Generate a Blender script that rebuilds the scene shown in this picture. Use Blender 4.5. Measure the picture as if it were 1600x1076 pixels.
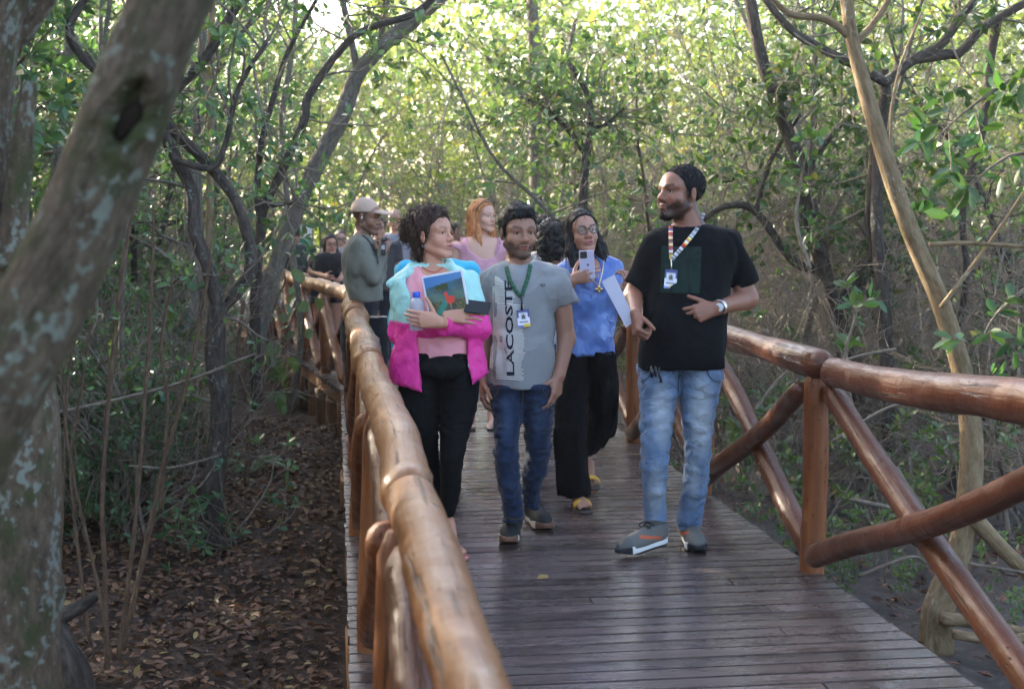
import bpy, bmesh, math, random
import numpy as np
from mathutils import Vector, Matrix
from mathutils.bvhtree import BVHTree

for _o in list(bpy.data.objects):
    bpy.data.objects.remove(_o)
SC = bpy.context.scene
COL = SC.collection
RAD = math.radians
rng = np.random.default_rng(11)
random.seed(11)

# ------------------------------------------------------------------ camera
FPX = 2100.0                       # focal length in pixels of the 1600 px wide photograph
YAW = math.atan(275 / FPX)         # camera turned right of the boardwalk's direction (+Y)
PITCH = math.atan(186 / FPX)       # and tilted down
CAM = np.array([0.0, 0.0, 1.5])
cam_d = bpy.data.cameras.new('camera')
cam_d.sensor_width = 36.0
cam_d.lens = 36.0 * FPX / 1600.0
cam_d.clip_start = 0.05
cam_d.clip_end = 2000.0
cam_d.dof.use_dof = True
cam_d.dof.focus_distance = 6.4
cam_d.dof.aperture_fstop = 4.2
cam = bpy.data.objects.new('camera', cam_d)
COL.objects.link(cam)
cam.location = CAM
cam.rotation_euler = (math.pi / 2 - PITCH, 0, -YAW)
SC.camera = cam

# ------------------------------------------------------------------ sky, sun, exposure
SUN_EL = RAD(20.0)
SUN_AZ = RAD(-44.0)                # to the left of the path direction (+Y), low behind the wood
world = bpy.data.worlds.new('World')
SC.world = world
world.use_nodes = True
_nt = world.node_tree
_nt.nodes.clear()
_sky = _nt.nodes.new('ShaderNodeTexSky')
_sky.sky_type = 'NISHITA'
_sky.sun_disc = False
_sky.sun_elevation = SUN_EL
_sky.sun_rotation = SUN_AZ
_sky.air_density = 0.8
_sky.dust_density = 4.0
_sky.ozone_density = 0.4
_bg = _nt.nodes.new('ShaderNodeBackground')
_bg.inputs['Strength'].default_value = 0.15
_wo = _nt.nodes.new('ShaderNodeOutputWorld')
_nt.links.new(_sky.outputs[0], _bg.inputs['Color'])
_nt.links.new(_bg.outputs[0], _wo.inputs['Surface'])

sun_d = bpy.data.lights.new('sun', 'SUN')
sun_d.energy = 3.8
sun_d.angle = RAD(0.6)
sun_d.color = (1.0, 0.90, 0.72)
sun = bpy.data.objects.new('sun', sun_d)
COL.objects.link(sun)
_sd = Vector((math.sin(SUN_AZ) * math.cos(SUN_EL), math.cos(SUN_AZ) * math.cos(SUN_EL), math.sin(SUN_EL)))
sun.rotation_euler = _sd.to_track_quat('Z', 'Y').to_euler()
sun.location = (-20, 30, 20)

SC.view_settings.view_transform = 'Standard'
SC.view_settings.look = 'None'
SC.view_settings.gamma = 1.0
SC.view_settings.use_curve_mapping = False
SC.view_settings.exposure = 2.85
SC.render.engine = 'CYCLES'
SC.cycles.use_denoising = True
SC.cycles.max_bounces = 5
SC.cycles.transparent_max_bounces = 8
SC.cycles.diffuse_bounces = 3
SC.cycles.glossy_bounces = 2
SC.cycles.transmission_bounces = 4
SC.cycles.sample_clamp_indirect = 6.0
SC.cycles.use_light_tree = False
SC.cycles.adaptive_threshold = 0.03
SC.render.film_transparent = False
SC.cycles.volume_bounces = 0
SC.cycles.volume_max_steps = 64
# ------------------------------------------------------------------ picture <-> place
_F = np.array([math.sin(YAW) * math.cos(PITCH), math.cos(YAW) * math.cos(PITCH), -math.sin(PITCH)])
_R = np.array([math.cos(YAW), -math.sin(YAW), 0.0])
_U = np.cross(_R, _F)


def ray(x, y):
    return _F + _R * (x - 800.0) / FPX + _U * (538.0 - y) / FPX


def at(x, y, d):
    """the point seen at pixel (x, y) of the photograph, d metres in front of the camera"""
    return CAM + ray(x, y) * d


def gnd(x, y, z=0.0):
    r = ray(x, y)
    return CAM + r * (z - CAM[2]) / r[2]


def depth_of(p):
    return float((np.asarray(p) - CAM) @ _F)


# ------------------------------------------------------------------ mesh helpers
def mesh_np(name, V, F, mat=None, smooth=True, mats=None, fmat=None):
    V = np.asarray(V, dtype=np.float32)
    me = bpy.data.meshes.new(name)
    if isinstance(F, np.ndarray):
        n, k = F.shape
        me.vertices.add(len(V))
        me.vertices.foreach_set('co', V.ravel())
        me.loops.add(n * k)
        me.loops.foreach_set('vertex_index', F.astype(np.int32).ravel())
        me.polygons.add(n)
        me.polygons.foreach_set('loop_start', np.arange(0, n * k, k, dtype=np.int32))
        me.update(calc_edges=True)
    else:
        me.from_pydata(V.tolist(), [], F)
        me.update()
    if smooth:
        me.polygons.foreach_set('use_smooth', np.ones(len(me.polygons), dtype=bool))
    for m in (mats or ([mat] if mat else [])):
        me.materials.append(m)
    if fmat is not None:
        me.polygons.foreach_set('material_index', np.asarray(fmat, dtype=np.int32))
    return me


def vattr(me, name, A):
    A = np.asarray(A, dtype=np.float32)
    if A.ndim == 1:
        at_ = me.attributes.new(name, 'FLOAT', 'POINT')
        at_.data.foreach_set('value', A)
    else:
        at_ = me.attributes.new(name, 'FLOAT_VECTOR', 'POINT')
        at_.data.foreach_set('vector', A.ravel())


def obj(name, me, parent=None, loc=None):
    o = bpy.data.objects.new(name, me)
    COL.objects.link(o)
    if parent is not None:
        o.parent = parent
    if loc is not None:
        o.location = [float(c) for c in loc]
    return o


def empty(name, loc=(0, 0, 0)):
    o = bpy.data.objects.new(name, None)
    o.empty_display_size = 0.2
    COL.objects.link(o)
    o.location = [float(c) for c in loc]
    return o


def tag(o, label=None, cat=None, group=None, kind=None):
    if label:
        o['label'] = label
    if cat:
        o['category'] = cat
    if group:
        o['group'] = group
    if kind:
        o['kind'] = kind
    return o


def copy_tree(o, parent=None):
    c = o.copy()
    COL.objects.link(c)
    c.parent = parent
    for ch in list(o.children):
        copy_tree(ch, c)
    return c


class MB:
    """collects vertices, quads and a wood coordinate, builds ONE mesh"""

    def __init__(s):
        s.V, s.F, s.W, s.n = [], [], [], 0

    def add(s, V, F, W=None):
        V = np.asarray(V, dtype=np.float32)
        s.V.append(V)
        s.F.append(np.asarray(F, dtype=np.int32) + s.n)
        s.W.append(np.zeros_like(V) if W is None else np.asarray(W, dtype=np.float32))
        s.n += len(V)

    def mesh(s, name, mat, off=None, smooth=True):
        V = np.concatenate(s.V)
        if off is not None:
            V = V - np.asarray(off, dtype=np.float32)
        me = mesh_np(name, V, np.concatenate(s.F), mat, smooth)
        vattr(me, 'wc', np.concatenate(s.W))
        return me


def catmull(P, n):
    P = np.asarray(P, dtype=float)
    if len(P) < 3:
        t = np.linspace(0, 1, n)[:, None]
        return P[0] * (1 - t) + P[-1] * t
    Q = np.vstack([2 * P[0] - P[1], P, 2 * P[-1] - P[-2]])
    m = len(P) - 1
    ts = np.linspace(0, m - 1e-6, n)
    i = ts.astype(int)
    t = (ts - i)[:, None]
    a, b, c, d = Q[i], Q[i + 1], Q[i + 2], Q[i + 3]
    return 0.5 * ((2 * b) + (c - a) * t + (2 * a - 5 * b + 4 * c - d) * t ** 2 + (3 * b - a - 3 * c + d) * t ** 3)


def vnoise(P, freq=1.0, seed=0, octv=2):
    """cheap smooth noise in about -1..1"""
    P = np.asarray(P, dtype=np.float32) * freq
    r = np.random.default_rng(seed)
    out = np.zeros(len(P), dtype=np.float32)
    amp, tot = 1.0, 0.0
    for o in range(octv):
        for k in range(5):
            d = r.normal(size=3)
            d *= (1.7 ** o) * r.uniform(0.7, 1.5) / np.linalg.norm(d)
            e = r.normal(size=3)
            e *= (1.7 ** o) * r.uniform(0.4, 0.9) / np.linalg.norm(e)
            out += amp * np.sin(P @ d.astype(np.float32) * 3.0 + r.uniform(0, 6.28) + 1.3 * np.sin(P @ e.astype(np.float32) * 3.0 + r.uniform(0, 6.28)))
        tot += amp * 2.2
        amp *= 0.55
    return out / tot


def tube(mb, P, rad, sides=10, seed=0, bump=0.0, bfreq=6.0, cap=True, knots=0, round_end=0.0, dent=None):
    """a log: ring loft along the points P with radii rad, uneven by bump, with a few knots"""
    P = np.asarray(P, dtype=float)
    n = len(P)
    rad = np.broadcast_to(np.asarray(rad, dtype=float), (n,)).copy()
    T = np.gradient(P, axis=0)
    T /= np.linalg.norm(T, axis=1)[:, None] + 1e-12
    ref = np.array([0, 0, 1.0]) if abs(T[0][2]) < 0.9 else np.array([1.0, 0, 0])
    N = np.zeros_like(P)
    u = ref - T[0] * (ref @ T[0])
    u /= np.linalg.norm(u)
    for i in range(n):
        u = u - T[i] * (u @ T[i])
        u /= np.linalg.norm(u) + 1e-12
        N[i] = u
    B = np.cross(T, N)
    s = np.concatenate([[0], np.cumsum(np.linalg.norm(np.diff(P, axis=0), axis=1))])
    th = np.linspace(0, 2 * math.pi, sides, endpoint=False)
    ct, st = np.cos(th), np.sin(th)
    if round_end > 0:
        for i in range(n):
            e = min(s[i], s[-1] - s[i]) / round_end
            if e < 1:
                rad[i] *= 0.62 + 0.38 * math.sqrt(max(0.0, 1 - (1 - e) ** 2))
    Rr = np.repeat(rad[:, None], sides, 1)
    if bump > 0:
        q = np.stack([np.repeat(s[:, None], sides, 1) * bfreq, np.repeat(ct[None], n, 0) * 1.1, np.repeat(st[None], n, 0) * 1.1], -1).reshape(-1, 3)
        Rr *= 1 + bump * vnoise(q, 0.5, seed, 2).reshape(n, sides)
    if knots:
        r = np.random.default_rng(seed + 5)
        for k in range(knots):
            sk, ak = r.uniform(0.05, 0.95) * s[-1], r.uniform(0, 6.28)
            da = np.abs((th - ak + math.pi) % (2 * math.pi) - math.pi)
            m = rad.mean()
            g = np.exp(-(((s[:, None] - sk) / (0.5 * m)) ** 2 + (da[None] / 0.38) ** 2))
            Rr *= 1 + g * r.uniform(0.10, 0.22)
    if dent is not None:
        c, la, lr, dep = dent
        Q = P[:, None] + N[:, None] * (Rr * ct)[..., None] + B[:, None] * (Rr * st)[..., None]
        dv = Q - np.asarray(c)
        al = np.einsum('ijk,ik->ij', dv, T)
        rr = np.sqrt(np.maximum((dv ** 2).sum(-1) - al ** 2, 0))
        g = np.sqrt((al / la) ** 2 + (rr / lr) ** 2)
        g = g * (1 + 0.25 * np.sin(al * 90 + rr * 140))
        Rr = Rr - dep * np.exp(-g ** 4) + dep * 0.30 * np.exp(-((g - 1.25) / 0.3) ** 2)
    V = P[:, None] + N[:, None] * (Rr * ct)[..., None] + B[:, None] * (Rr * st)[..., None]
    V = V.reshape(-1, 3)
    i = np.arange(n - 1)[:, None] * sides
    j = np.arange(sides)[None]
    j2 = (j + 1) % sides
    Fq = np.stack([i + j, i + j2, i + sides + j2, i + sides + j], -1).reshape(-1, 4)
    m = rad.mean()
    W = np.stack([np.repeat(ct[None] * m, n, 0), np.repeat(st[None] * m, n, 0), np.repeat(s[:, None], sides, 1)], -1).reshape(-1, 3)
    W = W + np.array([seed * 1.37 % 19, seed * 0.73 % 17, seed * 2.1 % 23])
    if cap:
        c0, c1 = len(V), len(V) + 1
        V = np.vstack([V, P[0] - T[0] * rad[0] * 0.12, P[-1] + T[-1] * rad[-1] * 0.12])
        W = np.vstack([W, W[0] * 0 + W[:sides].mean(0), W[-sides:].mean(0)])
        a = np.arange(sides)
        b = (a + 1) % sides
        e = (n - 1) * sides
        # triangles stored as degenerate-free quads are avoided: two triangles share the centre
        Fc = np.concatenate([np.stack([b[::2], a[::2], (a[::2] - 1) % sides, np.full(len(a[::2]), c0)], -1),
                             np.stack([e + (a[::2] - 1) % sides, e + a[::2], e + b[::2], np.full(len(a[::2]), c1)], -1)])
        Fq = np.concatenate([Fq, Fc])
    mb.add(V, Fq, W)


def box_mesh(name, sx, sy, sz, bev, mat):
    bm = bmesh.new()
    bmesh.ops.create_cube(bm, size=1.0)
    bmesh.ops.scale(bm, vec=(sx, sy, sz), verts=bm.verts)
    if bev > 0:
        bmesh.ops.bevel(bm, geom=list(bm.edges), offset=bev, segments=2, affect='EDGES', profile=0.6)
    me = bpy.data.meshes.new(name)
    bm.to_mesh(me)
    bm.free()
    if mat:
        me.materials.append(mat)
    return me


# ------------------------------------------------------------------ signed distance shapes
def S_sph(c, r):
    c = np.asarray(c, dtype=np.float32)
    return lambda p: np.linalg.norm(p - c, axis=1) - r


def S_ell(c, r, M=None):
    c = np.asarray(c, dtype=np.float32)
    r = np.asarray(r, dtype=np.float32)

    def f(p):
        q = p - c
        if M is not None:
            q = q @ np.asarray(M, dtype=np.float32)
        k0 = np.linalg.norm(q / r, axis=1)
        k1 = np.linalg.norm(q / (r * r), axis=1) + 1e-9
        return k0 * (k0 - 1) / k1
    return f


def S_cone(a, b, ra, rb):
    a = np.asarray(a, dtype=np.float32)
    b = np.asarray(b, dtype=np.float32)
    ab = b - a
    L = float(ab @ ab) + 1e-12

    def f(p):
        t = np.clip((p - a) @ ab / L, 0, 1)
        return np.linalg.norm(p - a - t[:, None] * ab, axis=1) - (ra + (rb - ra) * t)
    return f


def S_box(c, h, M=None, r=0.0):
    c = np.asarray(c, dtype=np.float32)
    h = np.asarray(h, dtype=np.float32)

    def f(p):
        q = p - c
        if M is not None:
            q = q @ np.asarray(M, dtype=np.float32)
        q = np.abs(q) - (h - r)
        return np.linalg.norm(np.maximum(q, 0), axis=1) + np.minimum(q.max(1), 0) - r
    return f


def smin(a, b, k):
    h = np.clip(0.5 + 0.5 * (b - a) / k, 0, 1)
    return b + (a - b) * h - k * h * (1 - h)


def U_(k, *fs):
    def f(p):
        d = fs[0](p)
        for g in fs[1:]:
            d = smin(d, g(p), k)
        return d
    return f


def Sub_(k, f0, *fs):
    def f(p):
        d = f0(p)
        for g in fs:
            d = -smin(-d, g(p), k)
        return d
    return f


def Cut_(f0, *planes):
    """keep the side each plane's normal points away from: (point, normal)"""
    def f(p):
        d = f0(p)
        for c, n in planes:
            n = np.asarray(n, dtype=np.float32)
            n = n / np.linalg.norm(n)
            d = np.maximum(d, (p - np.asarray(c, dtype=np.float32)) @ n)
        return d
    return f


def Disp_(f0, g, band=0.03):
    def f(p):
        d = f0(p)
        m = np.abs(d) < band
        if m.any():
            d = d.copy()
            d[m] += g(p[m])
        return d
    return f


def Bounded_(f0, lo, hi):
    """evaluate f0 only inside a box"""
    lo = np.asarray(lo, dtype=np.float32)
    hi = np.asarray(hi, dtype=np.float32)

    def f(p):
        q = np.maximum(lo - p, p - hi).max(1)
        m = q < 0
        d = np.maximum(q, 0) + 0.03
        if m.any():
            d[m] = f0(p[m])
        return d
    return f


def S_loft(secs, expo=2.2, ends=True):
    """secs: rows (z, cx, cy, half width, half depth); camera-facing ellipse stack"""
    S = np.array(sorted(secs, key=lambda r: r[0]), dtype=float)
    zz = S[:, 0]
    zd = np.linspace(zz[0], zz[-1], 80)
    # monotone-ish cubic through the rows
    D = []
    for c in range(1, 5):
        y = S[:, c]
        m = np.gradient(y, zz) if len(zz) > 2 else np.full(len(zz), (y[-1] - y[0]) / (zz[-1] - zz[0]))
        i = np.clip(np.searchsorted(zz, zd) - 1, 0, len(zz) - 2)
        h = zz[i + 1] - zz[i]
        t = (zd - zz[i]) / h
        D.append((2 * t ** 3 - 3 * t ** 2 + 1) * y[i] + (t ** 3 - 2 * t ** 2 + t) * h * m[i] + (-2 * t ** 3 + 3 * t ** 2) * y[i + 1] + (t ** 3 - t ** 2) * h * m[i + 1])
    rx, ry = _R[0], _R[1]

    def f(p):
        z = p[:, 2]
        cx, cy, a, b = (np.interp(z, zd, q).astype(np.float32) for q in D)
        dx, dy = p[:, 0] - cx, p[:, 1] - cy
        u = (dx * rx + dy * ry) / a
        v = (-dx * ry + dy * rx) / b
        r = (np.abs(u) ** expo + np.abs(v) ** expo) ** (1.0 / expo)
        d = (r - 1) * np.minimum(a, b)
        if ends:
            d = np.maximum(d, np.maximum(z - zd[-1], zd[0] - z))
        return d
    return f


def polygonize(f, lo, hi, h):
    """surface nets over a box; returns vertices and quads"""
    lo = np.asarray(lo, dtype=np.float32)
    hi = np.asarray(hi, dtype=np.float32)
    K = 4
    nb = np.maximum(np.ceil((hi - lo) / (h * K)).astype(int), 1)
    ax = [lo[i] + (np.arange(nb[i]) + 0.5) * h * K for i in range(3)]
    G = np.stack(np.meshgrid(*ax, indexing='ij'), -1).reshape(-1, 3).astype(np.float32)
    dc = f(G).reshape(nb)
    act = np.abs(dc) < h * K * 1.15
    n = nb * K
    D = np.repeat(np.repeat(np.repeat(dc, K, 0), K, 1), K, 2).astype(np.float32)
    bi = np.argwhere(act)
    if len(bi) == 0:
        return np.zeros((0, 3), np.float32), np.zeros((0, 4), np.int32)
    off = np.stack(np.meshgrid(*[np.arange(K)] * 3, indexing='ij'), -1).reshape(-1, 3)
    idx = (bi[:, None] * K + off[None]).reshape(-1, 3)
    P = (lo + (idx + 0.5) * h).astype(np.float32)
    D[idx[:, 0], idx[:, 1], idx[:, 2]] = f(P)
    ins = D < 0
    c = [ins[i:n[0] - 1 + i, j:n[1] - 1 + j, k:n[2] - 1 + k] for i in (0, 1) for j in (0, 1) for k in (0, 1)]
    cnt = sum(x.astype(np.int8) for x in c)
    cell = np.argwhere((cnt > 0) & (cnt < 8))
    vid = np.full((n[0] - 1, n[1] - 1, n[2] - 1), -1, dtype=np.int32)
    vid[cell[:, 0], cell[:, 1], cell[:, 2]] = np.arange(len(cell))
    cor = np.array([(i, j, k) for i in (0, 1) for j in (0, 1) for k in (0, 1)])
    dv = np.stack([D[cell[:, 0] + q[0], cell[:, 1] + q[1], cell[:, 2] + q[2]] for q in cor], 1)
    acc = np.zeros((len(cell), 3), np.float32)
    num = np.zeros(len(cell), np.float32)
    for a in range(8):
        for b in range(a + 1, 8):
            if np.abs(cor[a] - cor[b]).sum() != 1:
                continue
            s = (dv[:, a] < 0) != (dv[:, b] < 0)
            t = np.where(s, dv[:, a] / np.where(s, dv[:, a] - dv[:, b], 1), 0)
            acc += np.where(s[:, None], cor[a] + t[:, None] * (cor[b] - cor[a]), 0)
            num += s
    V = lo + (cell + 0.5 + acc / num[:, None]) * h
    Fs = []
    for ax_ in range(3):
        u, v = (ax_ + 1) % 3, (ax_ + 2) % 3
        A = np.moveaxis(ins, ax_, 0)
        e = A[1:] != A[:-1]
        sg = A[:-1]
        e = np.moveaxis(e, 0, ax_)
        sg = np.moveaxis(sg, 0, ax_)
        E_ = np.argwhere(e)
        sgn = sg[E_[:, 0], E_[:, 1], E_[:, 2]]
        ok = (E_[:, u] > 0) & (E_[:, v] > 0) & (E_[:, u] < n[u] - 1) & (E_[:, v] < n[v] - 1)
        E_, sgn = E_[ok], sgn[ok]
        du, dv_ = np.eye(3, dtype=int)[u], np.eye(3, dtype=int)[v]
        q = [E_ - du - dv_, E_ - dv_, E_, E_ - du]
        q = np.stack([vid[x[:, 0], x[:, 1], x[:, 2]] for x in q], 1)
        q[~sgn] = q[~sgn][:, ::-1]
        Fs.append(q)
    Fq = np.concatenate(Fs)
    Fq = Fq[(Fq >= 0).all(1)]
    return V.astype(np.float32), Fq.astype(np.int32)
# ------------------------------------------------------------------ materials (all procedural)
class NT:
    def __init__(s, name):
        s.m = bpy.data.materials.new(name)
        s.m.use_nodes = True
        s.t = s.m.node_tree
        s.t.nodes.clear()
        s.out = s.t.nodes.new('ShaderNodeOutputMaterial')

    def n(s, typ, **kw):
        nd = s.t.nodes.new('ShaderNode' + typ)
        for k, v in kw.items():
            if k in nd.inputs.keys() if isinstance(k, str) else False:
                s.set(nd.inputs[k], v)
            else:
                setattr(nd, k, v)
        return nd

    def set(s, sock, v):
        if isinstance(v, bpy.types.NodeSocket):
            s.t.links.new(v, sock)
        elif isinstance(v, (tuple, list)) and len(v) == 3 and sock.type == 'RGBA':
            sock.default_value = (*v, 1)
        else:
            sock.default_value = v

    def attr(s, name):
        return s.n('Attribute', attribute_name=name)

    def noise(s, vec, scale, detail=4.0, rough=0.55, dim='3D'):
        nd = s.n('TexNoise', noise_dimensions=dim)
        s.t.links.new(vec, nd.inputs['Vector'])
        nd.inputs['Scale'].default_value = scale
        nd.inputs['Detail'].default_value = detail
        nd.inputs['Roughness'].default_value = rough
        return nd.outputs['Fac']

    def mapping(s, vec, scale=(1, 1, 1), loc=(0, 0, 0), rot=(0, 0, 0)):
        nd = s.n('Mapping')
        s.t.links.new(vec, nd.inputs['Vector'])
        nd.inputs['Scale'].default_value = scale
        nd.inputs['Location'].default_value = loc
        nd.inputs['Rotation'].default_value = rot
        return nd.outputs[0]

    def ramp(s, fac, stops):
        nd = s.n('ValToRGB')
        s.t.links.new(fac, nd.inputs[0])
        e = nd.color_ramp.elements
        while len(e) < len(stops):
            e.new(0.5)
        for q, (p, c) in zip(e, stops):
            q.position = p
            q.color = (*c, 1) if len(c) == 3 else c
        return nd.outputs[0]

    def mix(s, fac, a, b, mode='MIX'):
        nd = s.n('Mix', data_type='RGBA', blend_type=mode)
        s.set(nd.inputs[0], fac)
        s.set(nd.inputs[6], a)
        s.set(nd.inputs[7], b)
        return nd.outputs[2]

    def math(s, op, a, b=0.0, c=0.0, clamp=False):
        nd = s.n('Math', operation=op)
        nd.use_clamp = clamp
        s.set(nd.inputs[0], a)
        s.set(nd.inputs[1], b)
        s.set(nd.inputs[2], c)
        return nd.outputs[0]

    def maprange(s, v, a, b, c=0.0, d=1.0):
        nd = s.n('MapRange')
        s.set(nd.inputs[0], v)
        for i, q in enumerate((a, b, c, d)):
            nd.inputs[i + 1].default_value = q
        return nd.outputs[0]

    def sep(s, vec):
        nd = s.n('SeparateXYZ')
        s.t.links.new(vec, nd.inputs[0])
        return nd.outputs

    def bump(s, h, strength=0.4, dist=0.01, normal=None):
        nd = s.n('Bump')
        nd.inputs['Strength'].default_value = strength
        nd.inputs['Distance'].default_value = dist
        s.t.links.new(h, nd.inputs['Height'])
        if normal is not None:
            s.t.links.new(normal, nd.inputs['Normal'])
        return nd.outputs[0]

    def bsdf(s, color, rough=0.6, spec=0.5, normal=None, **kw):
        nd = s.n('BsdfPrincipled')
        s.set(nd.inputs['Base Color'], color)
        s.set(nd.inputs['Roughness'], rough)
        s.set(nd.inputs['Specular IOR Level'], spec)
        for k, v in kw.items():
            s.set(nd.inputs[k.replace('_', ' ')], v)
        if normal is not None:
            s.t.links.new(normal, nd.inputs['Normal'])
        return nd

    def done(s, sh):
        s.t.links.new(sh.outputs[0] if hasattr(sh, 'outputs') else sh, s.out.inputs['Surface'])
        return s.m

    def objco(s):
        return s.n('TexCoord').outputs['Object']


def m_plain(name, col, rough=0.5, spec=0.5, metal=0.0, bump=0.0, bscale=200.0, var=0.0, sheen=0.0):
    t = NT(name)
    c = t.objco()
    color = col
    if var > 0:
        nz = t.noise(c, 14.0, 3)
        color = t.mix(t.maprange(nz, 0.3, 0.7), tuple(x * (1 - var) for x in col), tuple(min(1, x * (1 + var)) for x in col))
    nrm = t.bump(t.noise(c, bscale, 2), bump, 0.003) if bump > 0 else None
    kw = {'Metallic': metal}
    if sheen:
        kw['Sheen_Weight'] = sheen
    return t.done(t.bsdf(color, rough, spec, nrm, **kw))


def m_varnished(name, cols, rough=0.34, spec=0.32, coat=0.06):
    """varnished round timber: grain along the log, dark checks and knots"""
    t = NT(name)
    w = t.attr('wc').outputs['Vector']
    grain = t.noise(t.mapping(w, (26, 26, 1.6)), 1.0, 5, 0.6)
    big = t.noise(t.mapping(w, (5, 5, 1.1)), 1.0, 3, 0.5)
    base = t.ramp(t.math('MULTIPLY_ADD', grain, 0.55, t.math('MULTIPLY', big, 0.45)), [(0.32, cols[0]), (0.5, cols[1]), (0.68, cols[2])])
    chk = t.noise(t.mapping(w, (60, 60, 2.2)), 1.0, 3, 0.7)
    base = t.mix(t.maprange(chk, 0.60, 0.68), base, tuple(x * 0.35 for x in cols[0]))
    vo = t.n('TexVoronoi', feature='F1')
    t.t.links.new(t.mapping(w, (7, 7, 3.6)), vo.inputs['Vector'])
    kn = t.maprange(vo.outputs['Distance'], 0.05, 0.14, 1.0, 0.0)
    base = t.mix(kn, base, tuple(x * 0.22 for x in cols[0]))
    hgt = t.math('ADD', t.math('MULTIPLY', t.noise(t.mapping(w, (14, 14, 16)), 1.0, 3), 0.9), t.math('MULTIPLY', grain, 0.9))
    hgt = t.math('SUBTRACT', hgt, t.math('ADD', t.math('MULTIPLY', kn, 0.6), t.maprange(chk, 0.60, 0.68, 0.0, 0.8)))
    nrm = t.bump(hgt, 0.65, 0.009)
    rg = t.maprange(t.noise(t.mapping(w, (8, 8, 8)), 1.0, 3), 0.3, 0.7, rough * 0.75, rough * 1.6)
    return t.done(t.bsdf(base, rg, spec, nrm, Coat_Weight=coat, Coat_Roughness=0.25))


def m_bark(name, dark, mid, light, lichen=None, scale=1.0, rough=0.85, lich_amt=0.58, moss=None):
    t = NT(name)
    w = t.attr('wc').outputs['Vector']
    a = t.noise(t.mapping(w, (22 * scale, 22 * scale, 7 * scale)), 1.0, 6, 0.65)
    col = t.ramp(a, [(0.3, dark), (0.5, mid), (0.72, light)])
    if moss:
        ms = t.noise(t.mapping(w, (5 * scale, 5 * scale, 3 * scale), (3, 1, 2)), 1.0, 4, 0.6)
        col = t.mix(t.maprange(ms, 0.5, 0.66), col, moss)
    if lichen:
        l1 = t.noise(t.mapping(w, (20 * scale, 20 * scale, 13 * scale), (7, 3, 1)), 1.0, 5, 0.62)
        l2 = t.noise(t.mapping(w, (4 * scale, 4 * scale, 2.2 * scale), (1, 5, 2)), 1.0, 2)
        l = t.math('ADD', l1, t.math('MULTIPLY', t.math('SUBTRACT', l2, 0.5), 0.6))
        col = t.mix(t.maprange(l, lich_amt, lich_amt + 0.06), col, lichen)
    nrm = t.bump(t.noise(t.mapping(w, (30 * scale, 30 * scale, 12 * scale)), 1.0, 5, 0.7), 0.9, 0.02)
    return t.done(t.bsdf(col, rough, 0.25, nrm))


def m_leaf(name, lo, hi, extra=None, rough=0.42, trans=0.35, spec=0.45, tcol=None):
    """leaf blades: per-leaf colour, gloss, and light coming through"""
    t = NT(name)
    r = t.n('NewGeometry').outputs['Random Per Island']
    oi = t.n('ObjectInfo').outputs['Random']
    stops = [(0.0, lo), (0.75, hi)]
    if extra:
        stops.append((0.93, hi))
        stops.append((0.985, extra))
    col = t.ramp(r, stops)
    hs = t.n('HueSaturation')
    t.set(hs.inputs['Hue'], t.maprange(oi, 0, 1, 0.48, 0.52))
    t.set(hs.inputs['Value'], t.maprange(oi, 0, 1, 0.8, 1.2))
    t.set(hs.inputs['Color'], col)
    col = hs.outputs[0]
    p = t.bsdf(col, rough, spec)
    tr = t.n('BsdfTranslucent')
    tc = t.mix(1.0, col, tcol or (1.9, 1.9, 0.7), 'MULTIPLY')
    t.set(tr.inputs['Color'], tc)
    mx = t.n('MixShader')
    mx.inputs[0].default_value = trans
    t.t.links.new(p.outputs[0], mx.inputs[1])
    t.t.links.new(tr.outputs[0], mx.inputs[2])
    return t.done(mx)


MAT = {}
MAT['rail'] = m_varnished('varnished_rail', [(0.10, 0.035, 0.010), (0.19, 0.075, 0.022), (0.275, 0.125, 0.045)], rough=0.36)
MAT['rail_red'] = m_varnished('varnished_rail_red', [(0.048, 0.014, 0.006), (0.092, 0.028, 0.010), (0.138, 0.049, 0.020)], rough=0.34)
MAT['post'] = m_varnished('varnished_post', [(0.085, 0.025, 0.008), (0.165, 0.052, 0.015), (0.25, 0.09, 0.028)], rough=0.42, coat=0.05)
MAT['pile'] = m_varnished('pile_wood', [(0.10, 0.042, 0.018), (0.19, 0.085, 0.035), (0.27, 0.13, 0.06)], rough=0.55, coat=0.0)


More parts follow.
